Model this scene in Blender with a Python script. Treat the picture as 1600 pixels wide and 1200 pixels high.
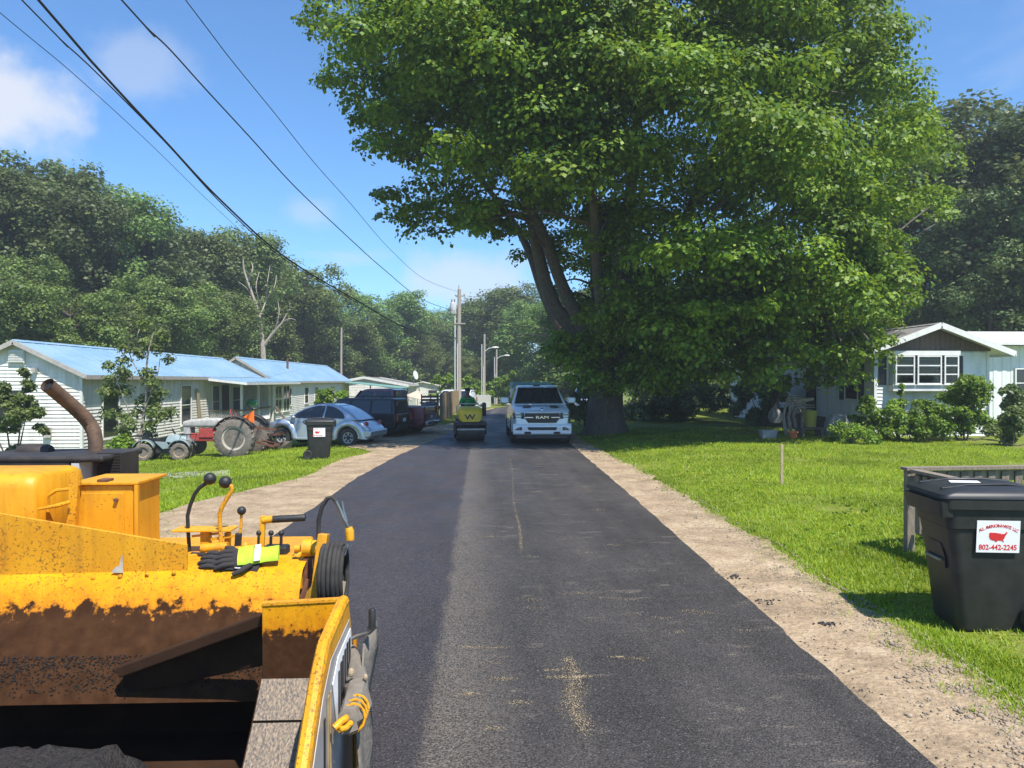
import bpy, math, random
import numpy as np
from mathutils import Vector, Matrix, noise as mnoise
for o in list(bpy.data.objects): bpy.data.objects.remove(o)
scene = bpy.context.scene
C = scene.collection
rnd = random.Random(7)
rng = np.random.default_rng(11)
# ---------------------------------------------------------------- camera
CAM = Vector((0, 0, 2.2)); YAW = math.atan(49/1200); PIT = math.atan(5/1200)
cd = bpy.data.cameras.new('camera'); cd.sensor_width = 36; cd.lens = 27; cd.clip_end = 2000; cd.clip_start = .05
cam = bpy.data.objects.new('camera', cd); C.objects.link(cam)
cam.location = CAM; cam.rotation_euler = (math.pi/2 - PIT, 0, -YAW)
scene.camera = cam
# ---------------------------------------------------------------- sky and sun
SUN = Vector((.5, -.866, 0)).normalized() * math.cos(math.radians(59)) + Vector((0, 0, math.sin(math.radians(59))))
w = bpy.data.worlds.new('World'); scene.world = w; w.use_nodes = True
nt = w.node_tree; nt.nodes.clear()
def wn(t, **k):
    n = nt.nodes.new(t)
    for a, v in k.items(): setattr(n, a, v)
    return n
sky = wn('ShaderNodeTexSky', sky_type='NISHITA', sun_disc=False, sun_elevation=math.radians(59),
         sun_rotation=math.atan2(SUN.x, SUN.y), air_density=1.0, dust_density=.15, ozone_density=4)
tc = wn('ShaderNodeTexCoord')
sep = wn('ShaderNodeSeparateXYZ'); nt.links.new(tc.outputs['Generated'], sep.inputs[0])
mx = wn('ShaderNodeMath', operation='MAXIMUM'); nt.links.new(sep.outputs[2], mx.inputs[0]); mx.inputs[1].default_value = .06
dv = wn('ShaderNodeVectorMath', operation='DIVIDE'); cb = wn('ShaderNodeCombineXYZ')
for i in range(3): nt.links.new(mx.outputs[0], cb.inputs[i])
nt.links.new(tc.outputs['Generated'], dv.inputs[0]); nt.links.new(cb.outputs[0], dv.inputs[1])
mpn = wn('ShaderNodeMapping'); mpn.inputs['Location'].default_value = (.35, 1.9, 0); mpn.inputs['Scale'].default_value = (.42, .3, .3)
nt.links.new(dv.outputs[0], mpn.inputs[0])
nz = wn('ShaderNodeTexNoise'); nz.inputs['Scale'].default_value = 1.3; nz.inputs['Detail'].default_value = 9; nz.inputs['Roughness'].default_value = .55
nt.links.new(mpn.outputs[0], nz.inputs['Vector'])
rp = wn('ShaderNodeValToRGB'); rp.color_ramp.elements[0].position = .64; rp.color_ramp.elements[1].position = .95
rp.color_ramp.elements[0].color = (0, 0, 0, 1); rp.color_ramp.elements[1].color = (.85, .85, .85, 1)
nt.links.new(nz.outputs['Fac'], rp.inputs[0])
mixc = wn('ShaderNodeMixRGB'); mixc.inputs[2].default_value = (4.1, 4.25, 4.6, 1)
prev = rp.outputs[0]
def cloud(px, py, size, amt, sx=1.0):                       # soft summer clouds standing where the photograph has them
    global prev
    c = (cam.rotation_euler.to_matrix() @ Vector(((px-800)/1200, (600-py)/1200, -1))).normalized()
    vm = wn('ShaderNodeVectorMath', operation='SUBTRACT'); nt.links.new(tc.outputs['Generated'], vm.inputs[0]); vm.inputs[1].default_value = c
    ms = wn('ShaderNodeVectorMath', operation='MULTIPLY'); nt.links.new(vm.outputs[0], ms.inputs[0]); ms.inputs[1].default_value = (sx, sx, 1.6)
    ln = wn('ShaderNodeVectorMath', operation='LENGTH'); nt.links.new(ms.outputs[0], ln.inputs[0])
    n = wn('ShaderNodeTexNoise'); n.inputs['Scale'].default_value = 9; n.inputs['Detail'].default_value = 8; n.inputs['Roughness'].default_value = .58; nt.links.new(tc.outputs['Generated'], n.inputs['Vector'])
    ad = wn('ShaderNodeMath', operation='MULTIPLY_ADD'); nt.links.new(n.outputs['Fac'], ad.inputs[0]); ad.inputs[1].default_value = -size*2.4; nt.links.new(ln.outputs['Value'], ad.inputs[2])
    mr = wn('ShaderNodeMapRange', interpolation_type='SMOOTHSTEP'); nt.links.new(ad.outputs[0], mr.inputs[0]); mr.inputs[1].default_value = -size*.75; mr.inputs[2].default_value = size*.1; mr.inputs[3].default_value = amt; mr.inputs[4].default_value = 0
    mm = wn('ShaderNodeMath', operation='MAXIMUM'); nt.links.new(prev, mm.inputs[0]); nt.links.new(mr.outputs[0], mm.inputs[1]); prev = mm.outputs[0]
cloud(10, 150, .085, .85); cloud(60, 175, .05, .6); cloud(215, 105, .06, .3); cloud(730, 445, .06, .6, .8); cloud(480, 330, .035, .3); cloud(-600, 250, .2, .7)
nt.links.new(prev, mixc.inputs[0]); tn_ = wn('ShaderNodeMixRGB', blend_type='MULTIPLY'); tn_.inputs[0].default_value = 1; tn_.inputs[2].default_value = (.58, .82, 1, 1); nt.links.new(sky.outputs[0], tn_.inputs[1]); nt.links.new(tn_.outputs[0], mixc.inputs[1])
bg = wn('ShaderNodeBackground'); bg.inputs[1].default_value = .13
nt.links.new(mixc.outputs[0], bg.inputs[0])
wo = wn('ShaderNodeOutputWorld'); nt.links.new(bg.outputs[0], wo.inputs[0])
sd = bpy.data.lights.new('sun', 'SUN'); sd.energy = 4.8; sd.angle = math.radians(.5); sd.color = (1, .95, .87)
so = bpy.data.objects.new('sun', sd); C.objects.link(so); so.rotation_euler = SUN.to_track_quat('Z', 'Y').to_euler()
scene.view_settings.view_transform = 'Standard'; scene.view_settings.look = 'None'
scene.view_settings.exposure = .72; scene.view_settings.gamma = 1
# ---------------------------------------------------------------- placing helpers
def sst(a, b, x):
    t = max(0, min(1, (x-a)/(b-a))); return t*t*(3-2*t)
def gz(x, y):
    return .16*sst(3.4, 6.2, x) - .45*sst(-3.2, -11, x) - (.02*min(max(0, y-55), 90))
_R = cam.rotation_euler.to_matrix()
def ray(px, py): return _R @ Vector(((px-800)/1200, (600-py)/1200, -1))
def A(px, py, d): return CAM + ray(px, py)*d                 # point at depth d
def onY(px, py, Y): r = ray(px, py); return CAM + r*(Y/r.y)
def onX(px, py, X): r = ray(px, py); return CAM + r*(X/r.x)
def G(px, py):                                              # where the ray meets the ground
    r = ray(px, py); d = 2.2/max(1e-4, -r.z)
    for _ in range(40):
        p = CAM + r*d; d = .5*d + .5*(2.2 - gz(p.x, p.y))/max(1e-4, -r.z)
    p = CAM + r*d; return Vector((p.x, p.y, gz(p.x, p.y)))
def ground(x, y): return Vector((x, y, gz(x, y)))
# ---------------------------------------------------------------- materials
MATS = {}
def mat(name, c1, c2=None, scale=4, rough=.6, metal=0, bump=0, bscale=40, lo=.35, hi=.65, coat=0, spec=.5, trans=0, stretch=None, world=False):
    if name in MATS: return MATS[name]
    m = bpy.data.materials.new(name); m.use_nodes = True; t = m.node_tree; b = t.nodes['Principled BSDF']
    b.inputs['Roughness'].default_value = rough; b.inputs['Metallic'].default_value = metal
    b.inputs['Specular IOR Level'].default_value = spec; b.inputs['Coat Weight'].default_value = coat; b.inputs['Coat Roughness'].default_value = .06
    b.inputs['Transmission Weight'].default_value = trans
    b.inputs['Base Color'].default_value = (*c1, 1)
    if c2 or bump:
        if world:
            co = t.nodes.new('ShaderNodeNewGeometry').outputs['Position']
        else:
            co = t.nodes.new('ShaderNodeTexCoord').outputs['Object']
        if stretch:
            mp = t.nodes.new('ShaderNodeMapping'); mp.inputs['Scale'].default_value = stretch
            t.links.new(co, mp.inputs[0]); co = mp.outputs[0]
    if c2:
        n = t.nodes.new('ShaderNodeTexNoise'); n.inputs['Scale'].default_value = scale; n.inputs['Detail'].default_value = 8; n.inputs['Roughness'].default_value = .62
        t.links.new(co, n.inputs['Vector'])
        r = t.nodes.new('ShaderNodeValToRGB'); r.color_ramp.elements[0].position = lo; r.color_ramp.elements[1].position = hi
        r.color_ramp.elements[0].color = (*c1, 1); r.color_ramp.elements[1].color = (*c2, 1)
        t.links.new(n.outputs['Fac'], r.inputs[0]); t.links.new(r.outputs[0], b.inputs['Base Color'])
    if bump:
        n2 = t.nodes.new('ShaderNodeTexNoise'); n2.inputs['Scale'].default_value = bscale; n2.inputs['Detail'].default_value = 5
        t.links.new(co, n2.inputs['Vector'])
        bp = t.nodes.new('ShaderNodeBump'); bp.inputs['Strength'].default_value = bump; bp.inputs['Distance'].default_value = .02
        t.links.new(n2.outputs['Fac'], bp.inputs['Height']); t.links.new(bp.outputs[0], b.inputs['Normal'])
    MATS[name] = m; return m
def leafmat(name, c1, c2, c3, trans=.35, vary=False):
    m = bpy.data.materials.new(name); m.use_nodes = True; t = m.node_tree; t.nodes.clear()
    g = t.nodes.new('ShaderNodeNewGeometry'); r = t.nodes.new('ShaderNodeValToRGB')
    r.color_ramp.elements[0].color = (*c1, 1); r.color_ramp.elements[1].color = (*c3, 1)
    e = r.color_ramp.elements.new(.55); e.color = (*c2, 1)
    t.links.new(g.outputs['Random Per Island'], r.inputs[0])
    tx = t.nodes.new('ShaderNodeTexNoise'); tx.inputs['Scale'].default_value = .45; tx.inputs['Detail'].default_value = 3
    t.links.new(g.outputs['Position'], tx.inputs['Vector'])
    hs = t.nodes.new('ShaderNodeHueSaturation'); mr = t.nodes.new('ShaderNodeMapRange')
    mr.inputs[1].default_value = .3; mr.inputs[2].default_value = .7; mr.inputs[3].default_value = .7; mr.inputs[4].default_value = 1.3
    oi = t.nodes.new('ShaderNodeObjectInfo'); ov = t.nodes.new('ShaderNodeMapRange'); ov.inputs[3].default_value = .72; ov.inputs[4].default_value = 1.3; t.links.new(oi.outputs['Random'], ov.inputs[0])
    mv = t.nodes.new('ShaderNodeMath'); mv.operation = 'MULTIPLY'; t.links.new(tx.outputs['Fac'], mr.inputs[0]); t.links.new(mr.outputs[0], mv.inputs[0])
    if vary: t.links.new(ov.outputs[0], mv.inputs[1])
    else: mv.inputs[1].default_value = 1
    oh_ = t.nodes.new('ShaderNodeMapRange'); oh_.inputs[3].default_value = .475; oh_.inputs[4].default_value = .515; t.links.new(oi.outputs['Random'], oh_.inputs[0])
    if vary: t.links.new(oh_.outputs[0], hs.inputs['Hue'])
    t.links.new(mv.outputs[0], hs.inputs['Value']); t.links.new(r.outputs[0], hs.inputs['Color'])
    p = t.nodes.new('ShaderNodeBsdfPrincipled'); p.inputs['Roughness'].default_value = .5; p.inputs['Specular IOR Level'].default_value = .35
    t.links.new(hs.outputs[0], p.inputs['Base Color'])
    tr = t.nodes.new('ShaderNodeBsdfTranslucent'); h2 = t.nodes.new('ShaderNodeHueSaturation'); h2.inputs['Hue'].default_value = .485; h2.inputs['Value'].default_value = 1.5
    t.links.new(hs.outputs[0], h2.inputs['Color']); t.links.new(h2.outputs[0], tr.inputs[0])
    ms = t.nodes.new('ShaderNodeMixShader'); ms.inputs[0].default_value = trans
    t.links.new(p.outputs[0], ms.inputs[1]); t.links.new(tr.outputs[0], ms.inputs[2])
    o = t.nodes.new('ShaderNodeOutputMaterial'); t.links.new(ms.outputs[0], o.inputs[0])
    MATS[name] = m; return m
# ---------------------------------------------------------------- object helpers
def tag(o, label=None, cat=None, group=None, kind=None):
    if label: o['label'] = label
    if cat: o['category'] = cat
    if group: o['group'] = group
    if kind: o['kind'] = kind
    return o
def thing(name, label, cat, loc=(0, 0, 0), rz=0, group=None):
    o = bpy.data.objects.new(name, None); C.objects.link(o); o.empty_display_size = .2
    o.location = loc; o.rotation_euler = (0, 0, rz); return tag(o, label, cat, group)
def inv(o):
    return (Matrix.Translation(o.location) @ Matrix.Rotation(o.rotation_euler.z, 4, 'Z')).inverted()
def copy_tree(o, parent=None):
    c = o.copy(); C.objects.link(c); c.parent = parent
    for ch in [x for x in bpy.data.objects if x.parent == o]: copy_tree(ch, c)
    return c
class MB:
    def __init__(s): s.v = []; s.f = []
    def add(s, vs, fs, M=None):
        n = len(s.v)
        s.v += [tuple(M @ Vector(p)) if M else tuple(p) for p in vs]; s.f += [tuple(i+n for i in f) for f in fs]; return s
    def bx(s, lo, hi, M=None):
        x0, y0, z0 = lo; x1, y1, z1 = hi
        return s.add([(x0,y0,z0),(x1,y0,z0),(x1,y1,z0),(x0,y1,z0),(x0,y0,z1),(x1,y0,z1),(x1,y1,z1),(x0,y1,z1)],
                     [(0,3,2,1),(4,5,6,7),(0,1,5,4),(1,2,6,5),(2,3,7,6),(3,0,4,7)], M)
    def cb(s, c, d, M=None): return s.bx([c[i]-d[i]/2 for i in range(3)], [c[i]+d[i]/2 for i in range(3)], M)
    def bar(s, a, b, w, h, up=(0, 0, 1)):                  # box beam from a to b
        a = Vector(a); b = Vector(b); d = (b-a).normalized(); u = Vector(up)
        if abs(d.dot(u)) > .98: u = Vector((0, 1, 0))
        x = d.cross(u).normalized()*w/2; z = x.cross(d).normalized()*h/2
        vs = [a-x-z, a+x-z, a+x+z, a-x+z, b-x-z, b+x-z, b+x+z, b-x+z]
        return s.add(vs, [(0,1,2,3),(7,6,5,4),(0,4,5,1),(1,5,6,2),(2,6,7,3),(3,7,4,0)])
    def tube(s, pts, r, n=8, cap=True):
        pts = [Vector(p) for p in pts]; rs = r if isinstance(r, (list, tuple)) else [r]*len(pts)
        k = len(s.v); u = None
        for i, p in enumerate(pts):
            d = (pts[min(i+1, len(pts)-1)] - pts[max(i-1, 0)]).normalized()
            if u is None:
                u = d.orthogonal().normalized()
            else:
                u = (u - d*u.dot(d)); u = u.normalized() if u.length > 1e-5 else d.orthogonal().normalized()
            v = d.cross(u)
            for j in range(n):
                a = 2*math.pi*j/n; s.v.append(tuple(p + (u*math.cos(a)+v*math.sin(a))*rs[i]))
        for i in range(len(pts)-1):
            for j in range(n):
                a = k+i*n+j; b = k+i*n+(j+1) % n; s.f.append((a, b, b+n, a+n))
        if cap:
            s.f.append(tuple(k+j for j in reversed(range(n)))); s.f.append(tuple(k+(len(pts)-1)*n+j for j in range(n)))
        return s
    def lathe(s, prof, n=20, M=None):                      # profile (r, z) about local z
        vs = []; fs = []
        for r, z in prof:
            for j in range(n):
                a = 2*math.pi*j/n; vs.append((r*math.cos(a), r*math.sin(a), z))
        for i in range(len(prof)-1):
            for j in range(n):
                a = i*n+j; b = i*n+(j+1) % n; fs.append((a, b, b+n, a+n))
        if prof[0][0] > 1e-4: fs.append(tuple(reversed(range(n))))
        if prof[-1][0] > 1e-4: fs.append(tuple(range((len(prof)-1)*n, len(prof)*n)))
        return s.add(vs, fs, M)
    def prism(s, poly, off):                               # planar 3-D polygon extruded by vector off
        n = len(poly); off = Vector(off); vs = [Vector(p) for p in poly] + [Vector(p)+off for p in poly]
        fs = [tuple(reversed(range(n))), tuple(range(n, 2*n))] + [(i, (i+1) % n, n+(i+1) % n, n+i) for i in range(n)]
        return s.add(vs, fs)
    def loft(s, loops, cap=True, M=None):
        n = len(loops[0]); vs = [p for l in loops for p in l]; fs = []
        for i in range(len(loops)-1):
            for j in range(n):
                a = i*n+j; b = i*n+(j+1) % n; fs.append((a, b, b+n, a+n))
        if cap: fs += [tuple(reversed(range(n))), tuple(range((len(loops)-1)*n, len(loops)*n))]
        return s.add(vs, fs, M)
    def sphere(s, c, r, n=12, m=8, M=None):
        r = r if isinstance(r, (tuple, list)) else (r, r, r)
        T = Matrix.Translation(Vector(c)) @ (M or Matrix()) @ Matrix.Diagonal((*r, 1))
        return s.lathe([(max(1e-5, math.sin(math.pi*i/m)), -math.cos(math.pi*i/m)) for i in range(m+1)], n, T)
    def build(s, name, m, parent=None, smooth=False, bevel=0, world=False, fix=True, sub=0):
        me = bpy.data.meshes.new(name)
        vs = s.v
        if world and parent is not None:
            M = Matrix.Identity(4); q = parent; chain = []
            while q is not None: chain.append(q); q = q.parent
            for q in reversed(chain):
                M = M @ Matrix.Translation(q.location) @ Matrix.Rotation(q.rotation_euler.z, 4, 'Z')
            Mi = M.inverted(); vs = [tuple(Mi @ Vector(p)) for p in vs]
        me.from_pydata(vs, [], s.f)
        if fix:
            import bmesh
            b = bmesh.new(); b.from_mesh(me); bmesh.ops.recalc_face_normals(b, faces=b.faces); b.to_mesh(me); b.free()
        me.materials.append(MATS[m] if isinstance(m, str) else m)
        if smooth:
            me.polygons.foreach_set('use_smooth', [True]*len(me.polygons))
            me.set_sharp_from_angle(angle=math.radians(38 if smooth is True else smooth))
        o = bpy.data.objects.new(name, me); C.objects.link(o); o.parent = parent
        if bevel:
            bm_ = o.modifiers.new('bevel', 'BEVEL'); bm_.width = bevel; bm_.segments = 2; bm_.limit_method = 'ANGLE'; bm_.angle_limit = math.radians(40)
        if sub:
            sm = o.modifiers.new('sub', 'SUBSURF'); sm.levels = sub; sm.render_levels = sub
        return o
def npmesh(name, V, F, m, parent=None, smooth=False):      # V (n,3), F (k,c) arrays
    me = bpy.data.meshes.new(name); k, c = F.shape
    me.vertices.add(len(V)); me.vertices.foreach_set('co', np.ascontiguousarray(V, np.float32).ravel())
    me.loops.add(k*c); me.loops.foreach_set('vertex_index', np.ascontiguousarray(F, np.int32).ravel())
    me.polygons.add(k); me.polygons.foreach_set('loop_start', np.arange(0, k*c, c, dtype=np.int32))
    me.polygons.foreach_set('loop_total', np.full(k, c, np.int32))
    if smooth: me.polygons.foreach_set('use_smooth', np.ones(k, bool))
    me.update(calc_edges=True); me.materials.append(MATS[m] if isinstance(m, str) else m)
    o = bpy.data.objects.new(name, me); C.objects.link(o); o.parent = parent; return o
def rr(w, z0, z1, r, y, n=4):                              # rounded rectangle loop in the xz plane at y
    out = []
    for cx, cz, a0 in ((w-r, z1-r, 0), (-w+r, z1-r, 90), (-w+r, z0+r, 180), (w-r, z0+r, 270)):
        for i in range(n+1):
            a = math.radians(a0+90*i/n); out.append((cx+r*math.cos(a), y, cz+r*math.sin(a)))
    return out
def text_mesh(txt, size, name, m, parent, M, depth=.002, align='CENTER', world=False):
    cu = bpy.data.curves.new(name, 'FONT'); cu.body = txt; cu.size = size; cu.align_x = align; cu.align_y = 'CENTER'; cu.extrude = depth
    cu.resolution_u = 3; cu.offset = size*(.022 if size > .03 else .01)
    tmp = bpy.data.objects.new(name+'_tmp', cu); C.objects.link(tmp)
    dg = bpy.context.evaluated_depsgraph_get(); me = bpy.data.meshes.new_from_object(tmp.evaluated_get(dg))
    bpy.data.objects.remove(tmp); bpy.data.curves.remove(cu)
    me.transform(M); me.materials.clear(); me.materials.append(MATS[m])
    o = bpy.data.objects.new(name, me); C.objects.link(o); o.parent = parent; return o
Rz = lambda a: Matrix.Rotation(math.radians(a), 4, 'Z')
Rx = lambda a: Matrix.Rotation(math.radians(a), 4, 'X')
Ry = lambda a: Matrix.Rotation(math.radians(a), 4, 'Y')
T = lambda *a: Matrix.Translation(Vector(a))
# ---------------------------------------------------------------- plain materials
mat('white_paint', (.72, .72, .69), (.6, .6, .57), 3, .55)
mat('white_siding', (.74, .72, .68), (.52, .49, .43), 1.6, .6, stretch=(2.5, 2.5, .5), lo=.42, hi=.72)
mat('blue_siding', (.72, .74, .72), (.55, .58, .55), 1.6, .6, stretch=(2.5, 2.5, .5), lo=.42, hi=.72)
mat('blue_roof', (.19, .33, .46), (.27, .40, .52), .9, .45, metal=.0, spec=.6, stretch=(1, .35, 1))
mat('grey_roof', (.16, .15, .145), (.24, .23, .22), 6, .85, bump=.3, bscale=60)
mat('tan_roof', (.34, .3, .26), (.26, .23, .2), 5, .85)
mat('teal_roof', (.16, .32, .28), None, rough=.5)
mat('dark_glass', (.015, .018, .022), None, rough=.06, spec=.8)
mat('grey_trim', (.42, .39, .36), (.32, .29, .27), 5, .7)
mat('brown_board', (.085, .062, .048), (.16, .125, .095), 9, .8, stretch=(6, 6, .8))
mat('grey_board', (.28, .23, .17), (.15, .12, .09), 7, .85, bump=.4, bscale=60, stretch=(8, 8, 1))
mat('tan_board', (.42, .33, .21), (.3, .23, .15), 7, .85, stretch=(6, 6, 1))
mat('fence_brown', (.36, .26, .15), (.24, .17, .1), 5, .85, stretch=(5, 5, 1))
mat('black_plastic', (.012, .012, .013), (.02, .02, .021), 6, .42, spec=.4)
mat('bin_plastic', (.020, .021, .020), (.036, .036, .033), 5, .5, bump=.06, bscale=90, spec=.35)
mat('lid_plastic', (.018, .02, .022), (.028, .03, .032), 4, .45, spec=.35)
mat('rubber', (.016, .015, .0145), (.045, .04, .035), 9, .85)
mat('dusty_rubber', (.11, .095, .08), (.2, .17, .14), 9, .9, bump=.4, bscale=60)
mat('chrome', (.7, .7, .72), None, rough=.18, metal=1)
mat('steel', (.33, .33, .34), (.2, .19, .18), 9, .4, metal=.9)
mat('dark_metal', (.03, .028, .027), (.06, .05, .045), 9, .6, metal=.3)
mat('rust', (.18, .07, .035), (.09, .045, .03), 12, .85, bump=.3)
mat('exhaust_rust', (.2, .115, .07), (.1, .065, .045), 9, .7, metal=.3, bump=.2)
mat('white_car', (.72, .74, .76), None, rough=.25, coat=1)
mat('silver_car', (.42, .46, .52), (.44, .48, .54), 3, .3, metal=.55, coat=1)
mat('black_car', (.010, .009, .011), None, rough=.4, coat=.25)
mat('maroon_car', (.17, .02, .035), None, rough=.28, coat=1)
mat('red_lamp', (.3, .02, .015), None, rough=.2, coat=1)
mat('lamp_glass', (.18, .2, .21), None, rough=.08, metal=.3, coat=1)
mat('red_paint', (.46, .05, .04), (.26, .05, .04), 9, .6)
mat('grey_paint', (.45, .43, .4), (.32, .3, .28), 8, .6)
mat('paleblue_paint', (.26, .33, .34), (.19, .25, .26), 8, .5)
mat('tan_rim', (.42, .29, .14), (.25, .18, .1), 12, .6)
mat('cream_rim', (.5, .46, .38), (.34, .29, .23), 9, .6)
mat('orange_sign', (.95, .17, .01), None, rough=.5)
mat('green_lid', (.015, .24, .06), None, rough=.35, coat=.3)
mat('wood_pole', (.38, .35, .31), (.27, .24, .21), 6, .9, stretch=(8, 8, .6))
mat('pipe_grey', (.5, .5, .5), None, rough=.5)
mat('wire', (.012, .012, .014), None, rough=.7)
mat('bark', (.075, .06, .048), (.14, .12, .1), 5, .95, bump=1.0, bscale=14, stretch=(3, 3, .6))
mat('dead_bark', (.4, .34, .28), (.26, .22, .18), 6, .9)
mat('sticker_white', (.8, .8, .8), None, rough=.5)
mat('sticker_red', (.62, .03, .03), None, rough=.5)
mat('print_black', (.015, .015, .018), None, rough=.5)
mat('roller_yellow', (.78, .5, .02), (.66, .42, .02), 4, .45)
mat('shirt_green', (.01, .3, .05), (.008, .24, .04), 6, .85)
mat('skin', (.09, .05, .033), None, rough=.6)
mat('jeans', (.03, .035, .055), None, rough=.9)
mat('cap_dark', (.015, .015, .02), None, rough=.9)
mat('umbrella', (.55, .43, .33), (.48, .36, .27), 3, .8)
mat('canvas', (.13, .115, .095), (.2, .17, .14), 11, .9, bump=.5, bscale=25)
mat('yellow_bucket', (.3, .26, .03), None, rough=.5)
mat('tarp_grey', (.35, .35, .34), (.25, .25, .25), 4, .8)
mat('orange_pot', (.5, .14, .05), None, rough=.7)
mat('glove_green', (.42, .6, .03), (.3, .45, .02), 20, .8)
mat('glove_dark', (.03, .026, .025), None, rough=.9)
mat('grip', (.012, .012, .013), (.02, .02, .02), 20, .55)
mat('silver_tape', (.45, .45, .45), None, rough=.35)
mat('pink_toy', (.6, .3, .27), None, rough=.6)
mat('blue_toy', (.03, .3, .6), None, rough=.5)
mat('curtain', (.3, .26, .18), None, rough=.9)
# ================================================================ ground, road, shoulders
def ground_mat(name, cols, scale, fine, bump=.3, bs=50, pos=(.3, .5, .7)):
    m = bpy.data.materials.new(name); m.use_nodes = True; t = m.node_tree; b = t.nodes['Principled BSDF']
    b.inputs['Roughness'].default_value = .95; b.inputs['Specular IOR Level'].default_value = .15
    g = t.nodes.new('ShaderNodeNewGeometry')
    n1 = t.nodes.new('ShaderNodeTexNoise'); n1.inputs['Scale'].default_value = scale; n1.inputs['Detail'].default_value = 10; n1.inputs['Roughness'].default_value = .65
    n2 = t.nodes.new('ShaderNodeTexNoise'); n2.inputs['Scale'].default_value = fine; n2.inputs['Detail'].default_value = 6; n2.inputs['Roughness'].default_value = .7
    for n in (n1, n2): t.links.new(g.outputs['Position'], n.inputs['Vector'])
    mixf = t.nodes.new('ShaderNodeMath'); mixf.operation = 'MULTIPLY_ADD'; mixf.inputs[1].default_value = .55
    mu = t.nodes.new('ShaderNodeMath'); mu.operation = 'MULTIPLY'; mu.inputs[1].default_value = .45
    t.links.new(n2.outputs['Fac'], mu.inputs[0]); t.links.new(n1.outputs['Fac'], mixf.inputs[0]); t.links.new(mu.outputs[0], mixf.inputs[2])
    r = t.nodes.new('ShaderNodeValToRGB'); cr = r.color_ramp
    cr.elements[0].position = pos[0]; cr.elements[0].color = (*cols[0], 1); cr.elements[1].position = pos[2]; cr.elements[1].color = (*cols[2], 1)
    e = cr.elements.new(pos[1]); e.color = (*cols[1], 1)
    t.links.new(mixf.outputs[0], r.inputs[0]); t.links.new(r.outputs[0], b.inputs['Base Color'])
    bp = t.nodes.new('ShaderNodeBump'); bp.inputs['Strength'].default_value = bump; bp.inputs['Distance'].default_value = .03
    n3 = t.nodes.new('ShaderNodeTexNoise'); n3.inputs['Scale'].default_value = bs; n3.inputs['Detail'].default_value = 6
    t.links.new(g.outputs['Position'], n3.inputs['Vector']); t.links.new(n3.outputs['Fac'], bp.inputs['Height']); t.links.new(bp.outputs[0], b.inputs['Normal'])
    MATS[name] = m; return m
ground_mat('grass_ground', [(.075, .1, .014), (.14, .18, .02), (.235, .215, .075)], .9, 14, .5, 45)
ground_mat('dirt', [(.17, .125, .085), (.33, .245, .155), (.47, .37, .25)], 1.6, 22, .9, 26, (.36, .5, .64))
ground_mat('gravel', [(.22, .21, .2), (.38, .37, .35), (.5, .49, .47)], 5, 45, .6, 60)
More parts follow.
